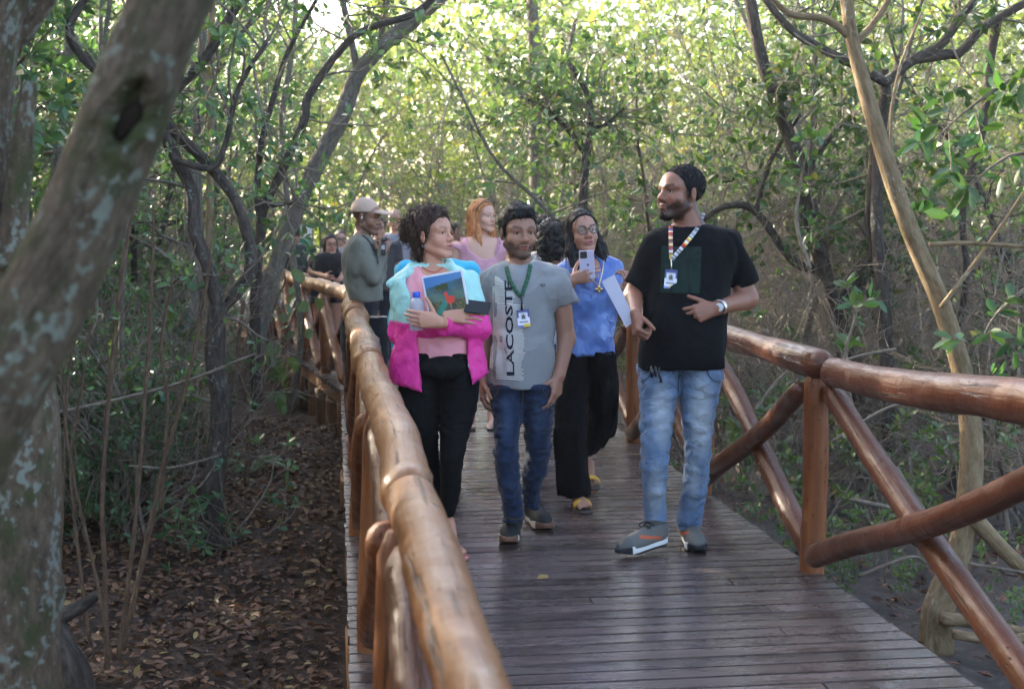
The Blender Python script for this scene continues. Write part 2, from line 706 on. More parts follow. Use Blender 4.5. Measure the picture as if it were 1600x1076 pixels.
def m_deck():
    t = NT('deck_board')
    c = t.objco()
    rnd = t.n('ObjectInfo').outputs['Random']
    off = t.n('CombineXYZ')
    t.set(off.inputs[0], t.math('MULTIPLY', rnd, 37.0))
    t.set(off.inputs[1], t.math('MULTIPLY', rnd, 91.0))
    v = t.n('VectorMath', operation='ADD')
    t.set(v.inputs[0], c)
    t.set(v.inputs[1], off.outputs[0])
    v = v.outputs[0]
    g = t.noise(t.mapping(v, (2.2, 55, 20)), 1.0, 4, 0.6)
    stn = t.noise(t.mapping(v, (3.0, 5.0, 1)), 1.0, 4, 0.65)
    col = t.ramp(g, [(0.3, (0.050, 0.034, 0.029)), (0.55, (0.084, 0.059, 0.051)), (0.75, (0.120, 0.088, 0.077))])
    col = t.mix(t.maprange(stn, 0.48, 0.66), col, (0.12, 0.085, 0.08))
    hs = t.n('HueSaturation')
    t.set(hs.inputs['Value'], t.maprange(rnd, 0, 1, 0.72, 1.28))
    t.set(hs.inputs['Color'], col)
    col = hs.outputs[0]
    # worn white spot here and there
    sp = t.noise(t.mapping(v, (9, 26, 1)), 1.0, 2)
    col = t.mix(t.maprange(sp, 0.76, 0.79), col, (0.42, 0.40, 0.38))
    wn = t.n('TexCoord').outputs['Object']
    rg = t.maprange(t.noise(t.mapping(v, (4.0, 9.0, 1)), 1.0, 4, 0.6), 0.3, 0.7, 0.15, 0.40)
    nrm = t.bump(t.math('ADD', g, t.math('MULTIPLY', t.noise(t.mapping(v, (9, 18, 1)), 1.0, 2), 1.2)), 0.16, 0.004)
    return t.done(t.bsdf(col, rg, 0.75, nrm))


MAT['deck'] = m_deck()


def m_ground():
    t = NT('forest_floor')
    c = t.objco()
    a = t.noise(c, 3.0, 6, 0.65)
    b = t.noise(c, 22.0, 5, 0.7)
    col = t.ramp(b, [(0.3, (0.020, 0.011, 0.007)), (0.52, (0.056, 0.031, 0.019)), (0.72, (0.12, 0.068, 0.040))])
    x = t.sep(c)[0]
    mud = t.maprange(t.math('ADD', x, t.math('MULTIPLY', a, 1.0)), 2.2, 3.2)
    mudc = t.ramp(t.noise(c, 9.0, 5, 0.7), [(0.35, (0.024, 0.019, 0.017)), (0.6, (0.060, 0.049, 0.045)), (0.75, (0.10, 0.083, 0.072))])
    col = t.mix(mud, col, mudc)
    nrm = t.bump(t.math('ADD', t.noise(c, 14.0, 6, 0.7), t.math('MULTIPLY', b, 0.4)), 0.8, 0.05)
    rg = t.mix(mud, (0.9, 0.9, 0.9), (0.45, 0.45, 0.45))
    return t.done(t.bsdf(col, rg, 0.35, nrm))


MAT['ground'] = m_ground()
MAT['bark_lichen'] = m_bark('bark_lichen', (0.045, 0.031, 0.019), (0.108, 0.076, 0.048), (0.185, 0.138, 0.094), lichen=(0.20, 0.215, 0.175), scale=3.2, lich_amt=0.56, moss=(0.055, 0.06, 0.022))
MAT['bark_near'] = m_bark('bark_near', (0.040, 0.028, 0.017), (0.098, 0.072, 0.046), (0.17, 0.13, 0.088), lichen=(0.18, 0.195, 0.155), scale=3.0, lich_amt=0.58, moss=(0.05, 0.055, 0.02))
MAT['bark_dark'] = m_bark('bark_dark', (0.026, 0.020, 0.016), (0.062, 0.048, 0.038), (0.125, 0.10, 0.08), lichen=(0.17, 0.18, 0.15), scale=2.0, lich_amt=0.64)
MAT['bark_grey'] = m_bark('bark_grey', (0.075, 0.062, 0.048), (0.145, 0.122, 0.096), (0.22, 0.19, 0.155), lichen=(0.28, 0.28, 0.23), scale=2.2, lich_amt=0.62)
MAT['bark_tan'] = m_bark('bark_tan', (0.13, 0.085, 0.045), (0.22, 0.155, 0.085), (0.31, 0.235, 0.145), lichen=(0.36, 0.33, 0.25), scale=1.6, lich_amt=0.66)
MAT['twig'] = m_bark('twig', (0.11, 0.085, 0.062), (0.21, 0.17, 0.13), (0.33, 0.28, 0.22), scale=3.0)
MAT['vine'] = m_bark('vine', (0.07, 0.042, 0.025), (0.13, 0.08, 0.05), (0.2, 0.13, 0.08), scale=4.0)
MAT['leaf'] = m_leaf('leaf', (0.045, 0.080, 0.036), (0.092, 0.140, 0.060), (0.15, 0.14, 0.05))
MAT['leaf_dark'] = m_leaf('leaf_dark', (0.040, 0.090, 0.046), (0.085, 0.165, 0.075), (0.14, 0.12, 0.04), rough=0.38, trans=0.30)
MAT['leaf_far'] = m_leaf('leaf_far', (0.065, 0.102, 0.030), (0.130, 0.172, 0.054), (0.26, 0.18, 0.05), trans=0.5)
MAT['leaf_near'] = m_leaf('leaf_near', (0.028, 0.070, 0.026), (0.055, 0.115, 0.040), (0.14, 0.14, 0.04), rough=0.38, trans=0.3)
MAT['litter'] = m_leaf('litter', (0.046, 0.024, 0.014), (0.19, 0.098, 0.050), (0.34, 0.25, 0.10), rough=0.6, trans=0.05, spec=0.3)
# ------------------------------------------------------------------ ground
def ground_z(x, y):
    x = np.asarray(x, dtype=float)
    y = np.asarray(y, dtype=float)
    z = -0.46 + 0.05 * np.sin(x * 0.9 + 1.0) * np.cos(y * 0.7) + 0.035 * np.sin(x * 2.3 + y * 1.7) + 0.02 * np.sin(x * 5.1 - y * 4.3)
    z = z - 0.05 * (1 / (1 + np.exp(-(x - 2.6) * 3)))
    return z


def build_ground():
    g = np.concatenate([-np.geomspace(150, 8, 30), np.linspace(-7.8, 9.8, 170), np.geomspace(10, 150, 30)])
    h = np.concatenate([np.linspace(-30, -1, 12), np.linspace(-0.8, 24, 220), np.geomspace(24.3, 200, 40)])
    X, Y = np.meshgrid(g, h, indexing='ij')
    Z = ground_z(X, Y)
    q = np.stack([X, Y, Z * 0], -1).reshape(-1, 3)
    near = np.exp(-((X - 1) / 12) ** 2 - ((Y - 8) / 14) ** 2)
    Z = Z + 0.03 * vnoise(q, 3.3, 3, 3).reshape(Z.shape) * near
    V = np.stack([X, Y, Z], -1).reshape(-1, 3)
    n, m = X.shape
    i = np.arange(n - 1)[:, None] * m
    j = np.arange(m - 1)[None]
    Fq = np.stack([i + j, i + m + j, i + m + j + 1, i + j + 1], -1).reshape(-1, 4)
    tag(obj('ground', mesh_np('ground', V, Fq, MAT['ground'])), kind='structure')


build_ground()

# ------------------------------------------------------------------ boardwalk
DX0, DX1 = 0.03, 2.07
BEND_Y = 12.3
BEND_A = RAD(9.4)          # turns left here


def path_pt(s, x):
    """point on the deck, s metres along the path's left edge, x metres across"""
    if s <= BEND_Y:
        return np.array([DX0 + x, s, 0.0])
    e = s - BEND_Y
    return np.array([DX0 - math.sin(BEND_A) * e + x * math.cos(BEND_A), BEND_Y + math.cos(BEND_A) * e + x * math.sin(BEND_A), 0.0])


def build_deck():
    root = tag(empty('boardwalk', (0, 0, 0)), kind='structure')
    W = DX1 - DX0
    unit = box_mesh('plank', 1.0, 0.0925, 0.034, 0.0, MAT['deck'])
    # slightly rounded plank: bevel in the short directions only
    bm = bmesh.new()
    bm.from_mesh(unit)
    ed = [e for e in bm.edges if abs((e.verts[0].co - e.verts[1].co).x) > 0.5]
    bmesh.ops.bevel(bm, geom=ed, offset=0.0035, segments=2, affect='EDGES')
    bm.to_mesh(unit)
    bm.free()
    r = np.random.default_rng(4)
    P = 0.10
    rows = 0
    s = 1.3
    while s < 21.0:
        cuts = [0.0, W]
        u = r.uniform()
        if s < 12.0 and u < 0.40:
            cuts = [0.0, r.uniform(0.5, W - 0.3), W]
        # the seams that show near the camera run in a stagger across the deck
        for a, b in zip(cuts[:-1], cuts[1:]):
            o = obj('plank', unit, root)
            c = path_pt(s, (a + b) / 2)
            o.location = (c[0], c[1], -0.017 + r.uniform(-0.0016, 0.0016))
            ang = BEND_A if s > BEND_Y else 0.0
            o.rotation_euler = (r.normal(0, 0.004), 0, ang + r.normal(0, 0.0012))
            o.scale = (b - a - 0.004 + (r.uniform(-0.012, 0.012) if b == W else 0), 1, 1)
            if b == W:
                pass
        s += P
        rows += 1
    # wedge where the walk turns, and the part too far off to tell boards apart
    mb = MB()
    p0, p1 = path_pt(BEND_Y - 0.3, W), path_pt(BEND_Y, W)
    q = path_pt(BEND_Y + 0.05, W * 0.985)
    def slab(pts, z0, z1):
        V = [(x, y, z0) for x, y in pts] + [(x, y, z1) for x, y in pts]
        mb.add(V, [(0, 1, 2, 3), (7, 6, 5, 4), (0, 4, 5, 1), (1, 5, 6, 2), (2, 6, 7, 3), (3, 7, 4, 0)])
    a, b, c, d = path_pt(20.95, 0), path_pt(20.95, W), path_pt(45, W), path_pt(45, 0)
    slab([(p[0], p[1]) for p in (a, b, c, d)], -0.04, -0.004)
    obj('far_planking', mb.mesh('far_planking', MAT['deck'], smooth=False), root)
    # bearers under the boards
    for xx in (0.06, W * 0.5, W - 0.06):
        for s0, s1 in ((0.8, 6.0), (6.0, BEND_Y), (BEND_Y, 17.0), (17.0, 21.0)):
            A, B = path_pt(s0 + 0.001, xx), path_pt(s1 - 0.001, xx)
            L = float(np.linalg.norm(B - A))
            o = obj('bearer', box_mesh('bearer', 0.09, L, 0.11, 0.006, MAT['pile']), root)
            m = (A + B) / 2
            o.location = (m[0], m[1], -0.036 - 0.056)
            o.rotation_euler = (0, 0, BEND_A if s0 >= BEND_Y else 0)
    # piles
    pm = []
    for k in range(3):
        mb = MB()
        z = np.linspace(-0.75, -0.15, 7)
        tube(mb, np.stack([z * 0, z * 0, z], -1), 0.075 + 0.008 * k, 12, seed=60 + k, bump=0.05, cap=True)
        pm.append(mb.mesh('pile', MAT['pile']))
    k = 0
    for s in list(np.arange(1.9, 12, 1.78)) + list(np.arange(12.5, 20.5, 0.62)):
        for xx in (0.075, W - 0.06):
            if xx > 1 and 12.2 < s:
                continue
            p = path_pt(s, xx)
            o = obj('pile', pm[k % 3], root)
            o.location = (p[0], p[1], 0)
            o.rotation_euler = (0, 0, k * 1.3)
            k += 1


build_deck()


# ------------------------------------------------------------------ railings
def log_obj(name, A, B, r0, r1, mat, parent, seed, sides=14, bump=0.07, wob=0.012, knots=3, lumps=0.0, bend=None, rend=0.03):
    A, B = np.asarray(A, float), np.asarray(B, float)
    L = np.linalg.norm(B - A)
    n = max(8, int(L / 0.05))
    t = np.linspace(0, 1, n)[:, None]
    P = A * (1 - t) + B * t
    rr = np.random.default_rng(seed)
    dirn = (B - A) / L
    for k in range(2):
        v = rr.normal(size=3)
        v -= dirn * (v @ dirn)
        v /= np.linalg.norm(v)
        P = P + v * wob * np.sin(t * math.pi * rr.uniform(1.0, 2.6) + rr.uniform(0, 6))
    if bend is not None:
        P = P + np.asarray(bend) * (4 * t * (1 - t))
    rad = (r0 * (1 - t) + r1 * t)[:, 0]
    if lumps > 0:
        s = t[:, 0] * L
        rad = rad * (1 + lumps * (0.6 * np.abs(np.sin(s * 7.5 + rr.uniform(0, 3))) ** 2.5 + 0.5 * np.abs(np.sin(s * 3.9 + 1)) ** 4 - 0.35))
    mb = MB()
    tube(mb, P, rad, sides, seed=seed, bump=bump, bfreq=5.0, knots=knots, round_end=rend)
    return obj(name, mb.mesh(name, mat, off=np.array(parent.location)), parent)


def build_rail_left():
    root = tag(empty('log_railing', (0.12, 2.9, 0)), 'varnished log railing nearest the camera, running along the left edge of the boardwalk', 'railing')
    m, mp = MAT['rail'], MAT['post']
    # handrail: thick lumpy logs laid end to end
    log_obj('handrail', (0.184, 0.55, 0.925), (0.158, 3.05, 0.885), 0.038, 0.058, m, root, 21, 24, 0.06, 0.006, 7, 0.05, rend=0.012)
    log_obj('handrail', (0.160, 3.03, 0.885), (0.150, 5.9, 0.89), 0.061, 0.064, m, root, 22, 24, 0.07, 0.010, 9, 0.08, rend=0.012)
    log_obj('handrail', (0.148, 5.88, 0.89), (0.125, 8.9, 0.895), 0.069, 0.068, m, root, 23, 20, 0.08, 0.014, 9, 0.16, rend=0.015)
    log_obj('handrail', (0.125, 8.88, 0.89), (0.13, 12.0, 0.885), 0.076, 0.068, m, root, 24, 16, 0.07, 0.014, 6, 0.22, rend=0.015)
    ys = [1.1, 2.9, 4.7, 6.5, 8.3, 10.1, 11.9]
    for i, y in enumerate(ys):
        log_obj('post', (0.10, y, -0.6), (0.135, y, 0.835), 0.060, 0.052, mp, root, 30 + i, 14, 0.05, 0.006, 2)
        if i:
            y0 = ys[i - 1]
            log_obj('brace', (0.105, y0 + 0.09, 0.80), (0.105, y - 0.09, 0.07), 0.047, 0.052, mp, root, 40 + i, 12, 0.06, 0.008, 3)
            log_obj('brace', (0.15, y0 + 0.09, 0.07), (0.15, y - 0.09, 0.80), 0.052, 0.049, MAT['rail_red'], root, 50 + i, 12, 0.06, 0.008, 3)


def build_rail_right():
    root = tag(empty('log_railing', (2.04, 5.53, 0)), 'reddish brown log railing with crossed braces along the right edge of the boardwalk', 'railing')
    m = MAT['rail_red']
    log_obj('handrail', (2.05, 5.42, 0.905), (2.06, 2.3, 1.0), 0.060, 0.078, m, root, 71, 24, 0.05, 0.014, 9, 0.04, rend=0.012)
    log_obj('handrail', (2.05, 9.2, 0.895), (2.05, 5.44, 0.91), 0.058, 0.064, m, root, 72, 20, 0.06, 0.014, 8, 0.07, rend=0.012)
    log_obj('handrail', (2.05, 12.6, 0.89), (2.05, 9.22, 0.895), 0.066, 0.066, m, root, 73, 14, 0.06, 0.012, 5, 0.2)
    ys = [1.65, 3.50, 5.53, 7.30, 9.08, 10.9, 12.6]
    for i, y in enumerate(ys):
        log_obj('post', (2.045, y, -0.5), (2.045, y, 0.875), 0.056, 0.050, MAT['post'], root, 80 + i, 14, 0.06, 0.006, 2)
        if i:
            y0 = ys[i - 1]
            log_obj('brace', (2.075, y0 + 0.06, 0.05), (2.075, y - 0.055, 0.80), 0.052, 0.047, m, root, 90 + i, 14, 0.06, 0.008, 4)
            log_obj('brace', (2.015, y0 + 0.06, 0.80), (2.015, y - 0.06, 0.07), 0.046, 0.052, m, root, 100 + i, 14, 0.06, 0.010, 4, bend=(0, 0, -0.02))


def build_rail_far(side):
    x = 0.09 if side == 'l' else 2.0
    a = path_pt(BEND_Y, x)
    if side == 'l':
        root = tag(empty('log_railing', a), 'far stretch of orange brown log railing past the turn of the boardwalk', 'railing')
    else:
        root = tag(empty('log_railing', a), 'log railing behind the group, on the far right side past the turn', 'railing')
    sp = 1.45
    ss = [BEND_Y + sp * k for k in range(0, 6)]

    def q(s, xx, z):
        p = path_pt(s, xx)
        return (p[0], p[1], z)
    for k in range(0, 5, 2):
        s0, s1 = ss[k] - (0.3 if k == 0 else 0.0), ss[min(k + 2, 5)]
        log_obj('handrail', q(max(s0, BEND_Y - 0.28), x + 0.01, 0.885), q(s1, x, 0.88), 0.07, 0.06, MAT['rail'], root, 120 + k + (side == 'r') * 40, 12, 0.08, 0.014, 4, 0.22)
    for i, s in enumerate(ss):
        if i:
            log_obj('post', q(s, x, -0.55 if side == 'l' else -0.1), q(s, x, 0.86), 0.058, 0.052, MAT['post'], root, 130 + i, 10, 0.06, 0.006, 1)
            log_obj('brace', q(ss[i - 1] + 0.08, x - 0.045, 0.06), q(s - 0.08, x - 0.045, 0.80), 0.05, 0.05, MAT['post'], root, 140 + i, 10, 0.06, 0.008, 2)
            log_obj('brace', q(ss[i - 1] + 0.08, x + 0.045, 0.80), q(s - 0.08, x + 0.045, 0.06), 0.05, 0.05, MAT['rail_red'], root, 150 + i, 10, 0.06, 0.008, 2)


build_rail_left()
build_rail_right()
build_rail_far('l')
build_rail_far('r')
# ------------------------------------------------------------------ foliage tools
def unit(v):
    v = np.asarray(v, dtype=float)
    return v / (np.linalg.norm(v, axis=-1, keepdims=True) + 1e-9)


def leaf_geo(pos, dirn, L, wr=0.42, fine=True, r=rng, fold=0.25, upb=0.6):
    """blades with a folded midrib: pos, dirn (n,3), L (n,)"""
    n = len(pos)
    d = unit(dirn)
    up = unit(np.array([0, 0, 1.0]) * upb + r.normal(size=(n, 3)) * 0.55)
    s = unit(np.cross(d, up))
    u = np.cross(s, d)
    L = np.asarray(L)[:, None]
    w = L * wr * 0.5
    f = w * fold
    cv = L * r.uniform(-0.12, 0.05, (n, 1))
    if fine:
        V = np.stack([pos, pos + d * L * .30 + s * w * .86 + u * f, pos + d * L * .68 + s * w * .88 + u * (f + cv * .5), pos + d * L + u * cv,
                      pos + d * L * .68 - s * w * .88 + u * (f + cv * .5), pos + d * L * .30 - s * w * .86 + u * f], 1).reshape(-1, 3)
        b = np.arange(n)[:, None] * 6
        Fq = np.concatenate([b + np.array([0, 1, 2, 3]), b + np.array([0, 3, 4, 5])])
    else:
        V = np.stack([pos, pos + d * L * .5 + s * w + u * f, pos + d * L + u * cv, pos + d * L * .5 - s * w + u * f], 1).reshape(-1, 3)
        Fq = np.arange(n)[:, None] * 4 + np.array([0, 1, 2, 3])
    return V.astype(np.float32), Fq.astype(np.int32)


def sticks(mb, A, B, ra, rb):
    """many thin straight twigs at once (three-sided)"""
    A, B = np.asarray(A, float), np.asarray(B, float)
    n = len(A)
    t = unit(B - A)
    ref = np.where(np.abs(t[:, 2:3]) < 0.9, np.array([[0, 0, 1.0]]), np.array([[1.0, 0, 0]]))
    u = unit(np.cross(t, ref))
    v = np.cross(t, u)
    ra = np.broadcast_to(ra, (n,))[:, None]
    rb = np.broadcast_to(rb, (n,))[:, None]
    V = []
    for P, r_ in ((A, ra), (B, rb)):
        for k in range(3):
            a = k * 2.0944
            V.append(P + (u * math.cos(a) + v * math.sin(a)) * r_)
    V = np.stack(V, 1).reshape(-1, 3)
    b = np.arange(n)[:, None] * 6
    Fq = np.concatenate([b + np.array([k, (k + 1) % 3, 3 + (k + 1) % 3, 3 + k]) for k in range(3)])
    W = V * 1.0
    mb.add(V, Fq, W)


def whorls(P, D, r, n=6, size=0.085, spread=1.0):
    """rosettes of leaves at twig tips"""
    m = len(P)
    k = np.repeat(np.arange(m), n)
    d = unit(D)[k]
    ang = r.uniform(0, 6.28, len(k))
    a = unit(np.cross(d, r.normal(size=d.shape)))
    b = np.cross(d, a)
    out = a * np.cos(ang)[:, None] + b * np.sin(ang)[:, None]
    dd = unit(d * r.uniform(0.2, 1.0, (len(k), 1)) + out * spread)
    return np.asarray(P)[k] + dd * 0.004 - d * r.uniform(0, 0.06, (len(k), 1)), dd, size * r.uniform(0.6, 1.25, len(k))


def wander(p, d, L, n, wob, r, up=0.0):
    P = [np.array(p, float)]
    d = unit(d)
    for i in range(n):
        d = unit(d + r.normal(size=3) * wob + np.array([0, 0, up]))
        P.append(P[-1] + d * L / n)
    return np.array(P)


def grow(seed, H=6.0, stems=2, r0=0.05, lean=0.15, nbr=14, blen=(0.5, 1.5), low=0.12, twn=6, leafn=6, lsize=0.085, fine=False, bare=False, wob=0.16, foot=0.25, twl=(0.18, 0.5), dens=1.0):
    """one branching tree at the origin; returns (wood MB, leaf arrays)"""
    r = np.random.default_rng(seed)
    mb = MB()
    TA, TB, TD = [], [], []
    for s in range(stems):
        a = r.uniform(0, 6.28)
        h = H * r.uniform(0.7, 1.05)
        base = np.array([math.cos(a), math.sin(a), 0]) * (foot * r.uniform(0.2, 1) if stems > 1 else 0)
        base[2] = -0.15
        P = wander(base, (math.cos(a) * lean, math.sin(a) * lean, 1), h, 9, wob, r, 0.05)
        P = catmull(P, 26)
        rs = r0 * r.uniform(0.6, 1.0)
        rad = rs * (1 - 0.80 * np.linspace(0, 1, 26) ** 0.9)
        rad[0] *= 1.35
        tube(mb, P, rad, 8, seed=seed * 7 + s, bump=0.10, bfreq=4.0, cap=False)
        for b in range(nbr):
            t = low + (1 - low) * (b + r.uniform()) / nbr
            i = min(int(t * 25), 24)
            az = r.uniform(0, 6.28)
            el = r.uniform(0.15, 0.9)
            L = r.uniform(*blen) * (1.15 - 0.55 * t)
            B = wander(P[i], (math.cos(az), math.sin(az), el), L, 5, 0.28, r, 0.06)
            Bc = catmull(B, 9)
            rb = max(rad[i] * r.uniform(0.30, 0.55), 0.006)
            tube(mb, Bc, np.linspace(rb, 0.004, 9), 4, seed=seed + b, bump=0.05, cap=False)
            for k in range(twn):
                j = r.integers(2, 9)
                dv = unit(Bc[j] - Bc[j - 1]) + r.normal(size=3) * 0.75
                dv[2] += 0.25
                l = r.uniform(*twl)
                TA.append(Bc[j])
                TB.append(Bc[j] + unit(dv) * l)
                TD.append(dv)
            TA.append(Bc[-2])
            TB.append(Bc[-1])
            TD.append(Bc[-1] - Bc[-2])
    TA, TB, TD = np.array(TA), np.array(TB), np.array(TD)
    sticks(mb, TA, TB, 0.0042, 0.0022)
    if bare:
        r2 = np.random.default_rng(seed + 9)
        for _ in range(2):
            m = len(TA)
            D2 = unit(TD + r2.normal(size=TD.shape) * 0.8)
            t = r2.uniform(0.3, 1, (m, 1))
            A2 = TA * (1 - t) + TB * t
            B2 = A2 + D2 * r2.uniform(0.12, 0.4, (m, 1))
            sticks(mb, A2, B2, 0.003, 0.0016)
            TA, TB, TD = A2, B2, D2
        return mb, None
    P1, D1, S1 = whorls(TB, TD, r, leafn, lsize)
    # pairs along the twig
    k = np.repeat(np.arange(len(TA)), max(1, int(leafn * 0.7 * dens)))
    t = r.uniform(0.2, 0.95, (len(k), 1))
    P2 = TA[k] * (1 - t) + TB[k] * t
    D2 = unit(unit(TD[k]) * 0.6 + r.normal(size=(len(k), 3)) * 0.9)
    S2 = lsize * r.uniform(0.55, 1.1, len(k))
    P, D, S = np.vstack([P1, P2]), np.vstack([D1, D2]), np.concatenate([S1, S2])
    D[:, 2] -= 0.10
    return mb, leaf_geo(P, D, S, r.uniform(0.36, 0.5), fine, r)


def tree_proto(name, bark, leafmat, **kw):
    mb, lf = grow(**kw)
    tm = mb.mesh('trunk', bark)
    lm = mesh_np('crown', lf[0], lf[1], leafmat) if lf is not None else None
    return name, tm, lm


def place(proto, loc, rz, sc, label, cat, group, zs=None, tilt=(0, 0), crown_mat=None):
    name, tm, lm = proto
    e = empty(name, loc)
    e.rotation_euler = (tilt[0], tilt[1], rz)
    e.scale = (sc, sc, zs or sc)
    tag(e, label, cat, group)
    obj('trunk' if lm else 'branches', tm, e)
    if lm:
        obj('crown', lm, e)
    return e


def near_path(x, y, margin):
    if y > 25:
        return False
    if y < BEND_Y:
        return DX0 - margin < x < DX1 + margin
    e = y - BEND_Y
    c = DX0 - math.tan(BEND_A) * e
    return c - margin < x < c + (DX1 - DX0) / math.cos(BEND_A) + margin


def pix_x(x, y, z=0.5):
    v = np.array([x, y, z]) - CAM
    d = v @ _F
    return (800 + FPX * (v @ _R) / d, d) if d > 0.1 else (-9999, d)


# ------------------------------------------------------------------ background wood: copies of a few grown trees
PROTO_MID = [tree_proto('mangrove_tree', MAT['bark_grey'] if k % 3 else MAT['bark_dark'], MAT['leaf'], seed=200 + k, H=[6.4, 5.6, 7.2, 6.0, 5.0, 6.8][k], stems=[2, 3, 1, 2, 3, 2][k], r0=[.05, .04, .075, .055, .035, .06][k], nbr=15, twn=6, leafn=4, lsize=.085, low=0.3) for k in range(6)]
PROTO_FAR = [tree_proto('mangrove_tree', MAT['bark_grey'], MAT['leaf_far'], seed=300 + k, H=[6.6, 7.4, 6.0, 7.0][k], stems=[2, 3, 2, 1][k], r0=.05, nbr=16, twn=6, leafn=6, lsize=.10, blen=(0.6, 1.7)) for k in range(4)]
PROTO_LEFT = [tree_proto('mangrove_tree', MAT['bark_dark'] if k % 2 else MAT['bark_grey'], MAT['leaf_dark'], seed=400 + k, H=[7.6, 6.6, 8.2, 7.2][k], stems=[1, 3, 2, 2][k], r0=[.07, .04, .06, .05][k], nbr=17, twn=7, leafn=6, lsize=.08, blen=(0.6, 1.6)) for k in range(4)]
PROTO_SHADE = tree_proto('mangrove_tree', MAT['bark_grey'], MAT['leaf_dark'], seed=471, H=8.6, stems=2, r0=.07, nbr=24, twn=9, leafn=8, lsize=.12, blen=(0.8, 2.0), low=0.2)  # crown made extra dense to block the sun; for added, unseen trees
PROTO_SHRUB = [tree_proto('mangrove_shrub', MAT['twig'], MAT['leaf'], seed=500 + k, H=[1.3, 1.8, 0.9, 1.5][k], stems=[3, 3, 2, 3][k], r0=.014, nbr=5, twn=2, leafn=6, lsize=.078, dens=0.4, blen=(0.2, 0.55), foot=0.45, lean=0.35, twl=(0.08, 0.22), fine=True) for k in range(4)]
PROTO_DSHRUB = [tree_proto('leafy_shrub', MAT['twig'], MAT['leaf_dark'], seed=520 + k, H=[1.6, 2.2, 1.1][k], stems=[5, 6, 5][k], r0=.014, nbr=8, twn=5, leafn=6, lsize=.072, blen=(0.25, 0.7), foot=0.5, lean=0.35, twl=(0.08, 0.25), fine=True) for k in range(3)]
PROTO_BARE = [tree_proto('bare_bush', MAT['twig'], None, seed=600 + k, H=[3.4, 4.6, 2.2][k], stems=[4, 4, 5][k], r0=.02, nbr=9, twn=5, blen=(0.4, 1.1), foot=0.4, lean=0.35, bare=True) for k in range(3)]


def scatter(n, xr, yr, dmin, seed, accept):
    r = np.random.default_rng(seed)
    pts = []
    tries = 0
    while len(pts) < n and tries < n * 60:
        tries += 1
        x, y = r.uniform(*xr), r.uniform(*yr)
        if not accept(x, y):
            continue
        if any((x - a) ** 2 + (y - b) ** 2 < dmin ** 2 for a, b in pts):
            continue
        pts.append((x, y))
    return pts, r


